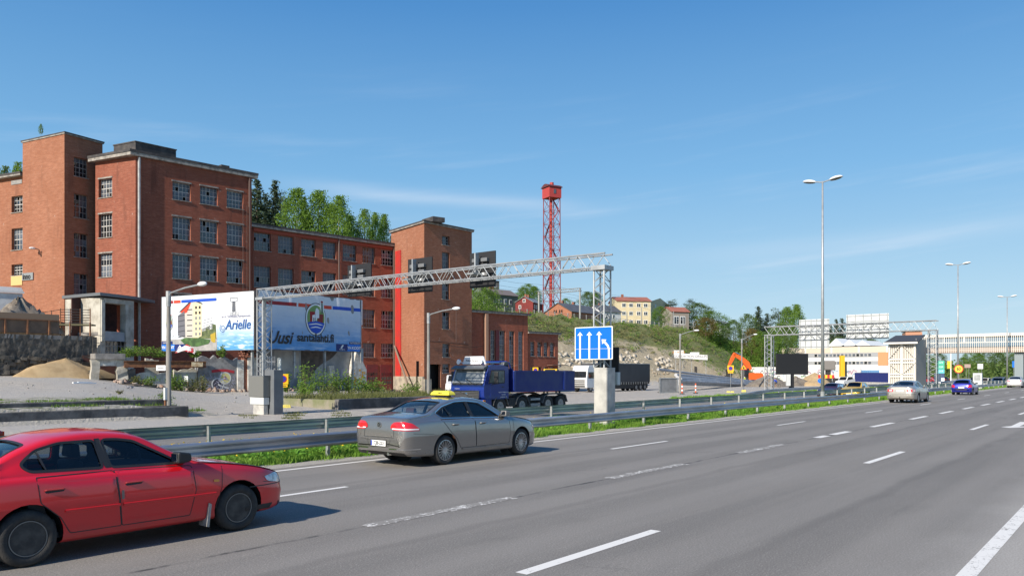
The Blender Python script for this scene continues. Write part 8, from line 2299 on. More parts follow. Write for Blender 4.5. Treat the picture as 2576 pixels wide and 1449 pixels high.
# trench boxes
root=thing('trench_boxes','stack of grey steel trench boxes beside the black trailer','trench boxes',(0,0,0))
zt=mat('trench_steel',(.24,.245,.25),.6,.4,col2=(.16,.165,.17),vscale=1)
w=Wall(P(1659,104),P(1703,105)); gz_=-.75
for k in range(3):
    MB().box(w.pt(w.L/2+.28*k,-.35*k,gz_+1.0),(w.L,.12,1.85),w.ang).build('plate',zt,root)
for x in (0,w.L): MB().box(w.pt(x,.06,gz_+1.0),(.14,.22,2.0),w.ang).build('end_post',galv_old,root)
for z in (.05,1.95): MB().box(w.pt(w.L/2,.07,gz_+z),(w.L,.16,.12),w.ang).build('edge_beam',galv_old,root)
# steel pipes lying along the bank foot
pipe_s=mat('pipe_steel',(.42,.42,.43),.6,.2,col2=(.30,.30,.31),vscale=1)
pset=((1700,118,943,1905,178,962,.24),(1704,116,949,1896,172,964,.24),(1655,130,929,1880,182,957,.22),(1708,114,958,1900,168,968,.26),(1706,114.6,964,1890,166,971,.26),(1712,115,952.5,1885,170,966,.22))
for k,(x0,Z0,y0,x1,Z1,y1,r_) in enumerate(pset):
    b=MB(); b.tube(W(x0,y0,Z0),W(x1,y1,Z1),r_,12); d=(W(x1,y1,Z1) -W(x0,y0,Z0))
    root=thing('steel_pipe',f'{nth[k]} of the long grey steel pipes lying at the foot of the bank','pipe',(0,0,0),group='steel pipes on the works site')
    b.build('tube',pipe_s,root,smooth=False)
    for j in range(1,5):
        c=W(x0,y0,Z0) +d*j/5; dn=d.normalized(); MB().tube(c-dn*.06,c+dn*.06,r_*1.06,12).build('joint',galv_old,root)
# white company banners on the slope
root=thing('company_banners','white company banners set up on the sandy bank','banner',(0,0,0))
def flat_board(root,x0,x1,y0,y1,Z,m_,nm,dy=0.0):
    w=Wall(P(x0,Z),P(x1,Z)); za,zb=hz_(y1,Z),hz_(y0,Z)
    b=MB(); b.add([w.pt(0,0,za+dy),w.pt(w.L,0,za),w.pt(w.L,0,zb),w.pt(0,0,zb+dy),w.pt(0,-.08,za+dy),w.pt(w.L,-.08,za),w.pt(w.L,-.08,zb),w.pt(0,-.08,zb+dy)],[(0,1,2,3),(7,6,5,4),(0,4,5,1),(1,5,6,2),(2,6,7,3),(3,7,4,0)])
    return b.build(nm,m_,root),w,za,zb
ban=mat('banner_white',(.72,.71,.69),.7)
o,w,za,zb=flat_board(root,1696,1780,893,905.5,178,ban,'lower_board',.5)
text_mesh('FOUNDATION DRILLING',.75,mat('banner_ink',(.12,.12,.14),.7),'lettering',root,w.pt(w.L*.5,.02,(za+zb) /2+.25),(R(90),0,w.ang),.004)
o,w,za,zb=flat_board(root,1695,1720,881,892.5,178.4,ban,'upper_board')
text_mesh('KUKKO',.8,mat('banner_orange',(.55,.2,.03),.7),'lettering',root,w.pt(w.L*.5,.02,(za+zb) /2),(R(90),0,w.ang),.004)
flat_board(root,1736,1759,886,893,178.6,ban,'upper_board')
for x in (1700,1718,1740,1776):
    p=P(x,178.9); MB().tube((p.x,p.y,tz(p.x,p.y) -.5),(p.x,p.y,hz_(900,178.9)),.06,6).build('post',galv_old,root)
# loading bucket left on the bank, seen dark
o,w,za,zb=flat_board(thing('steel_plate','dark steel plate leaning on the sandy bank','plate',(0,0,0)),1747,1754,923,938,168,chas,'plate',.2)
# delineators
for k,px in enumerate((1716,1750,1660)):
    p=place(px,100+3*k); root=thing('delineator',('orange and white delineator post in front of the pipes, left one','orange and white delineator post in front of the pipes, right one','orange and white delineator beside the trench boxes')[k],'traffic cone',p,group='delineator posts')
    for j in range(5): MB().tube((0,0,.1+j*.24),(0,0,.34+j*.24),.09,8).build('band',mat('cone_orange',(.65,.10,.02),.6) if j % 2 == 0 else white_s,root)
    MB().box((0,0,.05),(.45,.45,.1)).build('foot',blackp,root)
# excavator
Ze=200; pe=P(1870,Ze); ze=hz_(967,Ze)
root=thing('excavator','orange excavator digging at the foot of the bank','excavator',(pe.x,pe.y,ze),TH-R(90))
orp=mat('excavator_orange',(.72,.11,.012),.45,coat=.3); K=.1
X=lambda px: (px-1870) *K
Y_=lambda py: (967-py) *K
for y in (-1.2,1.2):
    MB().yprism(round_poly([(X(1862),.25),(X(1870),0),(X(1908),0),(X(1916),.3),(X(1910),.85),(X(1866),.85)],.2),y-.35,y+.35).build('track',chas,root,fix=True)
MB().yprism(round_poly([(X(1880),Y_(955)),(X(1915),Y_(955)),(X(1917),Y_(943)),(X(1914),Y_(938)),(X(1880),Y_(938))],.25),-1.3,1.3).build('counterweight',orp,root,bevel=.08,fix=True)
MB().yprism([(X(1866),Y_(954)),(X(1884),Y_(954)),(X(1884),Y_(940)),(X(1866),Y_(944))],-1.2,1.2).build('deck',chas,root,fix=True)
cbm=MB().yprism(round_poly([(X(1868),Y_(950)),(X(1881),Y_(950)),(X(1881),Y_(926)),(X(1871),Y_(926)),(X(1867),Y_(938))],.1),-1.2,-.1).build('cab',chas,root,bevel=.04,fix=True); MB().yprism(round_poly([(X(1869.5),Y_(942)),(X(1880),Y_(942)),(X(1880),Y_(928)),(X(1871.5),Y_(928))],.1),-1.23,-1.2).build('cab_window',PANES[0],cbm,fix=True)
def arm(nm,pts,w0,w1):
    b=MB(); n=len(pts); up_,lo_=[],[]
    for i,(x,z) in enumerate(pts):
        d=Vector(pts[min(i+1,n-1)]) -Vector(pts[max(i-1,0)]); nn=Vector((-d.y,d.x)).normalized() *lerp(w0,w1,i/(n-1)) /2
        if i in (0,n-1): nn *= .7
        up_.append((x+nn.x,z+nn.y)); lo_.append((x-nn.x,z-nn.y))
    return b.yprism(up_+lo_[::-1],.1,.75).build(nm,orp,root,bevel=.05,fix=True)
arm('boom',[(X(1888),Y_(930)),(X(1880),Y_(914)),(X(1866),Y_(902)),(X(1846),Y_(891))],1.5,.9); arm('stick',[(X(1850),Y_(888)),(X(1843),Y_(902)),(X(1833),Y_(924))],1.1,.7)
b=MB(); b.tube((X(1882),.4,Y_(925)),(X(1862),.4,Y_(898)),.16,8); b.tube((X(1866),.4,Y_(893)),(X(1851),.4,Y_(886)),.12,8); b.build('hydraulic_ram',chrome,root)
MB().yprism(round_poly([(X(1828),Y_(930)),(X(1838),Y_(926)),(X(1842),Y_(944)),(X(1834),Y_(951)),(X(1824),Y_(948)),(X(1830),Y_(942))],.15),-.4,1.2).build('bucket',chas,root,bevel=.04,fix=True)
# people: joints skinned into one body
def person(name,lab,loc,rz,joints,bones,rad,cols,hat=None):
    me=bpy.data.meshes.new('body'); me.from_pydata([j for j in joints],bones,[]); o=mesh_obj('tmp_skin',me)
    o.modifiers.new('skin','SKIN')
    if not me.skin_vertices: me.skin_vertices.new()
    for i,r_ in enumerate(rad): me.skin_vertices[0].data[i].radius=(r_,r_)
    me.skin_vertices[0].data[0].use_root=True
    ss=o.modifiers.new('sub','SUBSURF'); ss.levels=1; ss.render_levels=1
    dg=bpy.context.evaluated_depsgraph_get(); m2=bpy.data.meshes.new_from_object(o.evaluated_get(dg)); bpy.data.objects.remove(o)
    m2.materials.clear()
    for c in cols: m2.materials.append(c[1])
    for p in m2.polygons:
        p.use_smooth=True
        for k,(zt_,_) in enumerate(cols):
            if p.center.z < zt_: p.material_index=k; break
    r=mesh_obj('person',m2,None,loc,(0,0,rz)); tag(r,lab,'person')
    return r
hv=mat('hi_vis_yellow',(.62,.72,.03),.8); trou=mat('work_trousers',(.03,.035,.05),.9); bshirt=mat('shirt_blue',S(25,75,190),.8); shorts=mat('shorts_dark',(.03,.03,.035),.9)
std=[(0,0,.95),(0,0,1.2),(.02,0,1.42),(.03,0,1.52),(.04,0,1.64),(.04,0,1.74),(.02,.19,1.40),(.10,.24,1.12),(.25,.20,.95),(.02,-.19,1.40),(.10,-.24,1.12),(.25,-.20,.95),(.02,.10,.90),(.06,.12,.5),(0,.12,.07),(.14,.12,.04),(.02,-.10,.90),(-.02,-.12,.5),(-.06,-.12,.07),(.08,-.12,.04)]
bn=[(0,1),(1,2),(2,3),(3,4),(4,5),(2,6),(6,7),(7,8),(2,9),(9,10),(10,11),(0,12),(12,13),(13,14),(14,15),(0,16),(16,17),(17,18),(18,19)]
rd=[.15,.15,.15,.06,.095,.075,.07,.052,.04,.07,.052,.04,.09,.065,.05,.035,.09,.065,.05,.035]
bent=[(x+(.55*(z-.95) if z > .95 else 0),y,z if z <= .95 else .95+(z-.95) *.72) for x,y,z in std]
pw=place(1873,190); wk=person('worker','worker in a yellow vest and white helmet bending beside the excavator',pw,3.6,bent,bn,rd,[(.86,trou),(1.40,hv),(9,skin)])
MB().ball((.46,0,1.50),.13,10,6,(1.1,1,.8)).build('helmet',white_s,wk,smooth=True)
pw=place(1954,139); cyc=[(0,0,.98),(.14,0,1.2),(.30,0,1.40),(.36,0,1.48),(.42,0,1.58),(.43,0,1.68),(.28,.18,1.38),(.45,.22,1.18),(.62,.2,1.05),(.28,-.18,1.38),(.45,-.22,1.18),(.62,-.2,1.05),(.03,.09,.95),(.32,.10,.72),(.15,.10,.36),(.28,.10,.30),(.03,-.09,.95),(.30,-.10,.58),(.10,-.10,.20),(.22,-.10,.14)]
person('cyclist','cyclist in a blue shirt riding across the yard',pw,2.4,cyc,bn,rd,[(.62,skin),(.98,shorts),(1.43,bshirt),(9,skin)])
bk=thing('bicycle','dark bicycle ridden by the cyclist in blue','bicycle',pw,2.4)
for x in (-.42,.62):
    t_=MB(); t_.lathe([(.33,-.015),(.35,0),(.33,.015),(.31,0)],20,'Y',(x,0,.35),closed=True); t_.build('wheel',rubber,bk)
fr_=MB(); fr_.path([(-.42,0,.35),(-.02,0,.88),(.5,0,.92),(.62,0,.35)],.02,5); fr_.path([(.08,0,.30),(-.06,0,.94)],.02,5); fr_.path([(.08,0,.30),(.5,0,.90)],.02,5); fr_.path([(.52,-.25,1.02),(.5,0,1.0),(.52,.25,1.02)],.015,5); fr_.build('frame',ink,bk); MB().box((-.06,0,.96),(.24,.12,.05)).build('saddle',ink,bk)
no_parking(1838,105,919,934,'yellow no-parking sign on a long yellow block in front of the excavator')
no_parking(1347,66,924,938,'yellow no-parking sign showing above the blue tipper body',foot=False)
p=place(1871,108); root=thing('road_works_sign','triangular yellow road works sign on a yellow foot','road sign',p,math.atan2(p.y,p.x))
zc=hz_(924,108) -p.z
MB().tube((0,0,0),(0,0,zc),.035,6).build('post',galv_old,root)
MB().xprism([(-.48,zc-.32),(.48,zc-.32),(0,zc+.5)],-.06,-.04).build('red_border',sred,root,fix=True); MB().xprism([(-.34,zc-.24),(.34,zc-.24),(0,zc+.34)],-.07,-.061).build('yellow_field',yel,root,fix=True)
MB().xprism([(-.13,zc-.2),(.13,zc-.2),(.05,zc+.1),(-.05,zc+.1)],-.08,-.071).build('symbol',ink,root,fix=True); MB().box((0,0,.15),(.5,.6,.3)).build('foot_block',MATS['foot_yellow'],root,bevel=.04)
# black display screen
Zl=132; root=thing('display_screen','large black electronic display screen on a dark post','display',(0,0,0))
w=Wall(P(1953.5,Zl),P(2033.5,Zl)); za,zb=hz_(942,Zl),hz_(889.5,Zl)
MB().box(w.pt(w.L/2,-.25,(za+zb) /2),(w.L,.5,zb-za),w.ang).build('screen',mat('screen_off',(.008,.008,.009),.5),root,bevel=.04)
t0,_=w.at(1992.5); gz_=tz(*w.pt(t0,-.3)[:2]); MB().box(w.pt(t0,-.3,(gz_+za) /2-.1),(.72,.5,za-gz_+.3),w.ang).build('post',sig_b,root)
t1,_=w.at(1982); MB().box(w.pt(t1,.15,hz_(956,Zl)),(.65,.5,1.9),w.ang).build('cabinet',mat('cabinet_light',(0.55,0.56,0.55),.5),root,bevel=.03)
# heaps of earth behind it
for k,(px,Z,rx,h,m_,lab) in enumerate(((1930,150,5.0,2.2,spoil,'grey earth heap behind the cyclist'),(2002,158,4.0,1.9,spoil,'grey earth heap right of the black screen post'),(2050,160,5.2,2.6,sand_m,'yellow sand heap beside the tall lamp pole'))):
    p=place(px,Z); heap('earth_heap',lab,'heap',p,rx,rx*.7,h,m_,seed=80+k)
# graffiti wall and office building
root=thing('site_wall','long white wall covered in graffiti behind the earth heaps','wall',(0,0,0))
w=Wall(P(1884,232),P(2165,206)); MB().box(w.pt(w.L/2,-.2,1.2),(w.L,.4,4.4),w.ang).build('wall',mat('wall_white',(.66,.65,.62),.85,col2=(.52,.51,.49),vscale=.3),root)
for k,col in enumerate(((.12,.12,.16),(.20,.32,.42),(.35,.20,.28),(.16,.28,.16))):
    b=MB(); gq=random.Random(90+k)
    for j in range(16):
        s0=gq.uniform(1,w.L-2); z0_=gq.uniform(-.3,2.2)
        stroke(b,w,[(s0,z0_),(s0+gq.uniform(-.5,.9),z0_+gq.uniform(.4,1.2)),(s0+gq.uniform(.5,1.6),z0_+gq.uniform(-.2,.8))],.22,.02+.004*k)
    b.build('graffiti',mat(f'site_spray_{k}',col,.9),root)
u_o=297; root=thing('office_building','long white office building with a beige top band and two window rows','building',(0,0,0))
w=Wall((u_o,v_on(1961,u_o)),(u_o,v_on(2234,u_o)))
bands=((875.5,890,mat('band_beige',(.56,.48,.38),.85)),(890,901,mat('band_grey',(.30,.31,.32),.7)),(901,909.5,mat('band_white',(.70,.70,.69),.8)),(909.5,918.5,mat('band_grey',(.30,.31,.32),.7)),(918.5,962,mat('band_white',(.70,.70,.69),.8)))
Zo=Zu(1961,u_o)
for k,(y0,y1,m_) in enumerate(bands):
    za,zb=hz_(y1,Zo),hz_(y0,Zo); MB().box(w.pt(w.L/2,-5-.04*(k % 2),(za+zb) /2),(w.L,10,zb-za),w.ang).build('storey_band',m_,root)
for yc in (895.5,914):
    zc=hz_(yc,Zo)
    for k in range(24):
        if 6 < k < 9: continue
        o=MB().box(w.pt(lerp(1.5,w.L-6,k/23),.03,zc),(1.15,.12,1.15),w.ang).build('window',frame_m,root); MB().box(w.pt(lerp(1.5,w.L-6,k/23),.10,zc),(.95,.02,.95),w.ang).build('pane',rnd.choice(PANES[:3]),o)
for k in range(5):
    MB().box(w.pt(lerp(.3,w.L-.3,k/4),.05,hz_(883,Zo)),(.5,.12,2.1),w.ang).build('pilaster',mat('band_white',(.70,.70,.69),.8),root)
t0,_=w.at(2209); MB().box(w.pt((t0+w.L) /2,.06,hz_(905,Zo)),(w.L-t0,.16,4.6),w.ang).build('orange_panel',mat('panel_orange',(.62,.26,.12),.8),root)
t0,_=w.at(2019); t1,_=w.at(2065); MB().box(w.pt((t0+t1) /2,-5,hz_(864,Zo)),(t1-t0,6,3.4),w.ang).build('roof_box',mat('band_white',(.70,.70,.69),.8),root)
for x0,x1 in ((2077,2120),(2113,2152),(2145,2186)):
    t0,_=w.at(x0); t1,_=w.at(x1); b=MB(); z0_,z1_=hz_(873,Zo),hz_(854+(x0-2077) *.1,Zo)
    b.add([w.pt(t0,-2,z0_),w.pt(t1,-2,z0_),w.pt((t0+t1) /2,-2,z1_),w.pt(t0+3,-12,z0_),w.pt(t1+3,-12,z0_),w.pt((t0+t1) /2+3,-12,z1_)],[(0,1,2),(1,4,5,2),(0,2,5,3),(3,5,4)]); b.build('skylight',mat('skylight_pale',(.62,.64,.65),.5),root)
# yellow drilling rig, container, blue fence, barrier, van
p=place(2118,172); root=thing('drill_rig','yellow drilling rig with an upright mast in front of the office','machine',p,TH-R(90))
ym=mat('machine_yellow',(.75,.45,.02),.5)
MB().b2((-.4,-.5,.6),(.45,.5,6.3)).build('mast',ym,root,bevel=.05); MB().b2((.5,-.3,1.5),(.95,.3,4.6)).build('hose_rack',chas,root); MB().b2((-2.2,-1,.4),(.2,1,1.4)).build('engine',chas,root,bevel=.05)
for y in (-1.0,1.0): MB().b2((-2.4,y-.3,0),(1.2,y+.3,.6)).build('track',chas,root,bevel=.08)
p=place(2083,200); root=thing('site_crane','grey articulated loader with a boxy head behind the drilling rig','machine',p,TH-R(90))
MB().b2((-1.6,-1,3.2),(1.6,1,5.6)).build('head',mat('machine_grey',(.22,.20,.18),.6),root,bevel=.3); MB().b2((-.5,-.5,0),(.5,.5,3.2)).build('column',chas,root)
w=Wall(P(2148,215),P(2192,208)); root=thing('shipping_container','light blue shipping container in front of the office','container',(0,0,0)); MB().box(w.pt(w.L/2,-1.2,1.2),(w.L,2.4,2.6),w.ang).build('box',mat('container_blue',(.16,.32,.52),.6),root)
for k in range(9): MB().box(w.pt(lerp(.2,w.L-.2,k/8),.04,1.2),(.14,.08,2.4),w.ang).build('rib',mat('container_rib',(.12,.26,.44),.6),root)
w=Wall(P(2150,190),P(2240,176)); root=thing('blue_fence','dark blue fence panels along the works site','fence',(0,0,0))
for k in range(7): MB().box(w.pt(w.L*(k+.5) /7,0,.75),(w.L/7-.06,.08,2.2),w.ang).build('panel',mat('fence_blue',(.015,.025,.14),.6),root)
for k in range(14): MB().box(w.pt(w.L*(k+.5) /14,.2,-.55),(w.L/14-.1,.5,.45),w.ang).build('foot_block',conc,root,bevel=.03)
root=thing('barrier_board','red and yellow striped barrier board before the drilling rig','barrier',(0,0,0)); w=Wall(P(2058,120),P(2099,119))
for k in range(7): MB().box(w.pt(w.L*(k+.5) /7,0,hz_(947,120)),(w.L/7-.002,.06,.5),w.ang).build('stripe',yel if k % 2 else sred,root)
for x in (.3,w.L-.3): MB().box(w.pt(x,-.06,.0),(.08,.08,2.2),w.ang).build('leg',galv_old,root)
p=place(2063,112); root=thing('keep_right_sign','round blue arrow sign below the striped barrier board','road sign',p,math.atan2(p.y,p.x)); zc=hz_(957.5,112) -p.z
MB().tube((0,0,0),(0,0,zc),.03,6).build('post',galv_old,root); MB().lathe([(.32,-.02),(.32,0)],20,'X',(-.03,0,zc)).build('disc',mat('sign_blue',S(0,105,205),.35),root); MB().bar((-.06,.15,zc+.15),(-.06,-.12,zc-.12),.01,.08,up=(1,0,0)).build('arrow',white_s,root)
def tiny_car(px,Z,lab,paint,rz,base=None,van=False,z=None):
    p=P(px,Z); b0=z if z is not None else tz(p.x,p.y)
    root=thing('van' if van else 'car',lab,'van' if van else 'car',(p.x,p.y,b0),rz,'small cars far off'); hb_=.45 if van else 0
    body=MB().yprism(round_poly([(-2.1,.28),(2.1,.28),(2.15,.62),(1.9,.82+hb_*.5),(1.0,.95+hb_*.6),(.4,1.42+hb_),(-1.1,1.44+hb_),(-1.75,1.0+hb_),(-2.1,.92+hb_)],.08),-.85,.85).build('body',paint,root,bevel=.07,fix=True)
    for sg in (-1,1):
        MB().yprism([(-1.3,.98+hb_),(.85,.96+hb_*.6),(.36,1.36+hb_),(-1.0,1.37+hb_)],sg*.852,sg*.858).build('side_window',PANES[3],root,fix=True)
        for x in (-1.3,1.3): MB().lathe([(.31,-.1),(.31,.1)],16,'Y',(x,sg*.78,.31)).build('wheel',rubber,root)
        MB().b2((2.0,sg*.45,.62),(2.16,sg*.75,.76)).build('headlight',white_lens,root); MB().b2((-2.13,sg*.5,.70),(-2.05,sg*.8,.9)).build('taillight',red_lens,root)
    MB().add([(.98,-.72,.98+hb_*.62),(.98,.72,.98+hb_*.62),(.45,.66,1.38+hb_),(.45,-.66,1.38+hb_)],[(0,1,2,3)]).build('windscreen',PANES[3],root)
    MB().add([(-1.74,-.7,1.02+hb_),(-1.74,.7,1.02+hb_),(-1.16,.64,1.40+hb_),(-1.16,-.64,1.40+hb_)],[(0,1,2,3)]).build('rear_window',PANES[3],root)
    return root
tiny_car(2126,150,'white van behind the yellow oncoming car',lw_,2.9,van=True)
tiny_car(1146,80,'white pickup standing by the doorway of the right brick tower',lw_,PI+TH,van=True)
tiny_car(1388,98,'yellow machine roof showing above the blue tipper body',ym,.4,van=True).scale=(.7,1,1.6)
rc=tiny_car(0,20,'dark red car just cut off by the left edge behind the red saloon',mat('dark_red_paint',(.25,.01,.015),.3,coat=.6),PI,z=-.4); rc.location=(u_on(15,23.2) -2.15,24.05,-.4)
dk=[mat('far_paint_%d' % k,c,.35,coat=.5) for k,c in enumerate(((.05,.055,.07),(.45,.43,.40),(.52,.54,.56),(.03,.03,.035)))]
for k,(px,v_,lab) in enumerate(((2457,24.5,'dark car far off under the footbridge, leftmost of four'),(2474,22.0,'beige car far off under the footbridge, second of four'),(2512,21.2,'pale car far off under the footbridge, third of four'),(2516,24.8,'black car farthest off under the footbridge'))):
    Z=Zv(px,v_); p=P(px,Z); tiny_car(px,Z,lab,dk[k],PI,z=-.4)
tiny_car(2338,190,'red car parked beyond the stair tower',mat('far_red',(.35,.02,.03),.4),1.2); tiny_car(2366,200,'dark car parked by the petrol station pylon',dk[3],1.0)
# ================================================================ footbridge
cream_s=mat('slat_cream',(.74,.70,.63),.8,col2=(.66,.62,.55),vscale=.7); u_b=147.5
root=thing('footbridge','covered footbridge with cream vertical slats crossing the road at the right','bridge',(0,0,0))
vL_,vR_=v_on(2313,u_b),-6.0
MB().b2((u_b+.1,vR_,5.15),(u_b+3.2,vL_,5.5)).build('deck',mat('bridge_beam',(.34,.25,.20),.8),root)
MB().b2((u_b-.08,vR_,7.75),(u_b+.1,vL_,8.05)).build('top_beam',cream_s,root); MB().b2((u_b-.06,vR_,6.75),(u_b+.02,vL_,6.87)).build('mid_rail',cream_s,root); MB().b2((u_b-.06,vR_,5.75),(u_b+.02,vL_,5.88)).build('low_rail',mat('bridge_beam',(.34,.25,.20),.8),root)
MB().b2((u_b-.1,vR_,8.06),(u_b+3.3,vL_,8.2)).build('roof',cream_s,root)
MB().b2((u_b+2.9,vR_,7.6),(u_b+3.0,vL_,8.05)).build('far_beam',cream_s,root); MB().b2((u_b+2.9,vR_,5.5),(u_b+3.0,vL_,6.2)).build('far_parapet',cream_s,root); MB().b2((u_b+1.5,vR_,5.51),(u_b+1.53,vL_,8.0)).build('glazing',glassmat('bridge_glass',(.62,.70,.76),1.6,.05),root)
sl=MB().box((0,0,0),(.06,.085,2.95)).mesh('slat',cream_s)
for v in np.arange(vR_+.15,vL_-.1,.27): mesh_obj('slat',sl,root,(u_b-.12,float(v),6.62))
MB().b2((u_b+.05,vR_,5.51),(u_b+.09,vL_,5.95)).build('parapet',mat('bridge_parapet',(.58,.47,.40),.8),root)
for v in np.arange(vR_+1,vL_,2.9): MB().b2((u_b+.05,float(v) -.08,6.72),(u_b+.2,float(v) +.08,7.75)).build('post',cream_s,root)
grey_p=mat('pier_grey',(.24,.28,.30),.8)
for v in (v_on(2562,u_b+1),vL_+.2):
    MB().b2((u_b+.6,v-.7,-1),(u_b+2.4,v+.5,5.14)).build('pier',grey_p,root)
root=thing('stair_tower','slatted cream stair tower with a dark sloping roof at the end of the footbridge','building',(0,0,0))
u_s=139.0; va_,vb_=v_on(2236,u_s),v_on(2303,u_s); zE,zR=hz_(862,Zu(2236,u_s)),hz_(843,Zu(2260,u_s)); gz_=tz(u_s,va_)
MB().b2((u_s+.25,vb_,gz_-.3),(u_s+7.5,va_,zE-.1)).build('core',mat('stair_inner',(.48,.45,.40),.9),root)
MB().b2((u_s+.25,vb_-.06,gz_-.3),(u_s+7.5,vb_-.005,zE+.6)).build('side_wall',mat('side_grey',(.40,.385,.35),.85),root)
st_=MB().box((0,0,(zE-gz_-.4) /2),(.06,.10,zE-gz_-.4)).mesh('slat',cream_s)
for v in np.arange(vb_+.1,va_,.26): mesh_obj('slat',st_,root,(u_s,float(v),gz_+.3))
for v in (vb_+.1,(va_+vb_) /2,va_-.1): MB().b2((u_s-.12,v-.14,gz_-.2),(u_s-.04,v+.14,zE)).build('frame_post',cream_s,root)
for f_ in (.0,.18,.24,.52,.60,.98): z=lerp(gz_+.3,zE-.1,f_); MB().b2((u_s-.10,vb_,z-.1),(u_s-.035,va_,z+.1)).build('frame_rail',cream_s,root)
vm=(va_+vb_) /2
for y0,z0_,y1,z1_ in ((va_,.62,vm,.98),(vb_,.62,vm,.98),(va_,.52,vm,.24),(vb_,.52,vm,.24)): MB().bar((u_s-.16,y0,lerp(gz_+.3,zE-.1,z0_)),(u_s-.16,y1,lerp(gz_+.3,zE-.1,z1_)),.06,.26,up=(1,0,0)).build('brace',cream_s,root)
r_=MB(); r_.add([(u_s-.9,vb_-.5,zE),(u_s-.9,va_+.6,zE),(u_s+3.5,va_-.2,zR+.1),(u_s+3.5,vb_-.7,zR+.1),(u_s-.9,vb_-.5,zE-.18),(u_s-.9,va_+.6,zE-.18),(u_s+3.5,va_-.2,zR-.1),(u_s+3.5,vb_-.7,zR-.1)],[(0,1,2,3),(7,6,5,4),(0,4,5,1),(1,5,6,2),(2,6,7,3),(3,7,4,0)]); r_.build('roof',mat('roof_charcoal',(.05,.052,.058),.6),root,fix=True)
MB().b2((u_s-.95,vb_-.5,zE-.26),(u_s-.88,va_+.6,zE+.02)).build('eave_board',cream_s,root)
root=thing('brick_block','orange brick building top showing above the footbridge','building',(0,0,0)); w=Wall(P(2278,330),P(2320,328)); MB().box(w.pt(w.L/2,-5,9),(w.L,10,18.5+2*.2),w.ang).build('wall',mat('brick_far',(.48,.24,.15),.9),root); MB().box(w.pt(w.L/2,-5,hz_(832,330)),(w.L+.6,10.6,.6),w.ang).build('roof',roof_dk,root)
# ================================================================ signs near the bridge
us_=97.5; vs_=v_on(2412,us_); Zs_=Zu(2412,us_); zc=hz_(928,Zs_)
root=thing('speed_sign','round yellow 60 speed limit sign with a red rim on the median','road sign',(us_,vs_,0)); MB().tube((0,0,0),(0,0,zc),.04,8).build('post',galv_old,root)
MB().lathe([(.46,-.02),(.46,0)],28,'X',(-.05,0,zc)).build('rim',sred,root); MB().lathe([(.37,-.006),(.37,0)],28,'X',(-.072,0,zc)).build('field',mat('speed_yellow',(.85,.62,.05),.45),root); text_mesh('60',.5,ink,'lettering',root,(-.081,0,zc),(R(90),0,R(-90)),.001,bold=.012,sx=.8)
root=thing('control_cabinet','pale grey control cabinet beside the speed limit sign','cabinet',(us_+6,vs_-.9,0)); MB().b2((-.3,-.45,0),(.3,.45,1.9)).build('box',mat('cabinet_light',(0.55,0.56,0.55),.5),root,bevel=.03); MB().b2((-.32,-.3,1.1),(-.305,.3,1.7)).build('panel',galv_old,root)
p=place(2365,178); root=thing('price_pylon','green and white price pylon of a petrol station beyond the bridge','sign',p,math.atan2(p.y,p.x)); zt_=hz_(907,178) -p.z
for k in range(5): MB().b2((-.12,-.85,zt_-.95*(k+1)),(.12,.85,zt_-.95*k-.05)).build('panel',(mat('pylon_green',(.05,.42,.28),.5) if k < 2 else (mat('pylon_teal',(.10,.45,.50),.5) if k == 2 else (white_s if k == 4 else mat('pylon_navy',(.03,.06,.15),.5)))),root)
for k,s_ in enumerate(('1,479','1,529','1,319')): text_mesh(s_,.5,white_s,'lettering',root,(-.13,0,zt_-.95*k-.48),(R(90),0,R(-90)),.004)
for y in (-.6,.6): MB().b2((-.08,y-.08,0),(.08,y+.08,zt_-4.7)).build('leg',galv_old,root)
p=place(2359,140); root=thing('marker_box','white marker cabinet on the verge before the petrol station','cabinet',p); MB().b2((-.35,-.5,-.1),(.35,.5,2.0)).build('box',white_s,root,bevel=.04); MB().b2((-.3,-.45,2.0),(.3,.45,2.06)).build('lid',galv_old,root)
p=place(2392,190); root=thing('flag_sign','yellow hanging sign on a tall white pole by the petrol station','sign',p,math.atan2(p.y,p.x)); MB().tube((0,0,0),(0,0,8.5),.12,8).build('pole',white_s,root); MB().b2((-.1,-.1,3.2),(.0,.75,5.0)).build('panel',yel,root)
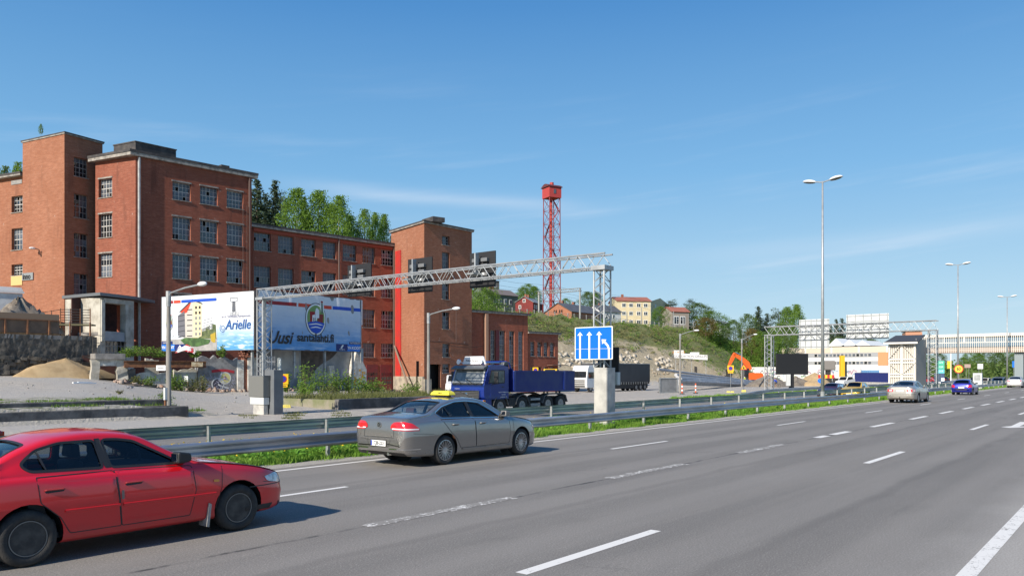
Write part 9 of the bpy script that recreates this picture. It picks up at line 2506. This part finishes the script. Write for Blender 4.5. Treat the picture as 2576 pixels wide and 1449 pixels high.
for k,(px,Z,py0,py1,m_,lab) in enumerate(((2555,165,908,924,mat('sign_blue',S(0,105,205),.35),'blue direction sign right of the bridge pier'),(2466,230,915,928,sgrey,'grey sign back beyond the bridge, right one'),(2434,240,916,925,mat('advert_brown',(.35,.25,.22),.7),'small brown hoarding beyond the bridge'),(2576,160,916,934,mat('sign_blue',S(0,105,205),.35),'blue road sign cut off at the right edge'))):
    p=place(px,Z); root=thing('road_sign',lab,'road sign',p,math.atan2(p.y,p.x)); za,zb=hz_(py1,Z) -p.z,hz_(py0,Z) -p.z; MB().b2((-.05,-.6-.1*k,za),(0,.6+.1*k,zb)).build('plate',m_,root)
    for y in (-.35,.35): MB().tube((.04,y,0),(.04,y,zb),.04,6).build('post',galv_old,root)

# ================================================================ grit and litter on the yard
rocks('yard_stones','small stones and rubble crumbs strewn over the gravel ramp',260,lambda n: g.uniform(4,42,n),lambda n,u: 38.6+g.uniform(0,1,n) ** 1.5*20,.055,mat('yard_stone',(.34,.32,.29),.95,col2=(.2,.19,.17),vscale=4))
rocks('ruin_rubble','broken brick and mortar heaped along the foot of the ruin',380,lambda n: 27+g.uniform(0,1,n) *28,lambda n,u: 59.5-(u-27) *.09+g.normal(0,.4,n),.2,mat('ruin_rubble_mix',(.36,.30,.25),.95,col2=(.24,.13,.09),vscale=2))
for k,(px,Z,L_,a_,lab) in enumerate(((352,57.5,2.2,.3,'grey plank lying at the foot of the ruin, left one'),(322,57,1.6,-.2,'dark plank lying beside the sand pile'),(758,56,2.6,.5,'pale plank lying behind the no-parking sign'),(212,52,1.5,.1,'white strip of litter on the gravel ramp'))):
    p=P(px,Z); o=MB().box((0,0,.06),(L_,.16,.07)).box((.1,.12,.10),(L_*.7,.12,.05),.2).build('plank',mat('old_timber',(0.21,0.16,0.12),.9) if k != 3 else white_s,None,loc=(p.x,p.y,tz(p.x,p.y)),rot=(0,.03,a_)); tag(o,lab,'plank','planks lying about the yard')
# overhead wires along the railway
wr0=thing('railway_wires','thin overhead wires strung along the railway on the crest','wires',(0,0,0))
for dv,dz in ((114,6.2),(118,6.2),(114,7.4)):
    MB().path([(float(u),dv+max(0,u-205) *.34,15.3+dz+.25*math.cos(u*.2)) for u in np.arange(95,300,8)],.025,4).build('wire',ink,wr0)
# cables on the factory front
wc=thing('overhead_cable','slack cable running from the right brick tower to the turbine hall','cable',(0,0,0)); a_,c_=P(1120,94.0),P(1216,99.2)
MB().path([(lerp(a_.x,c_.x,t_),lerp(a_.y,c_.y,t_),5.3-1.2*t_*(1-t_)) for t_ in np.linspace(0,1,9)],.03,4).build('wire',ink,wc)
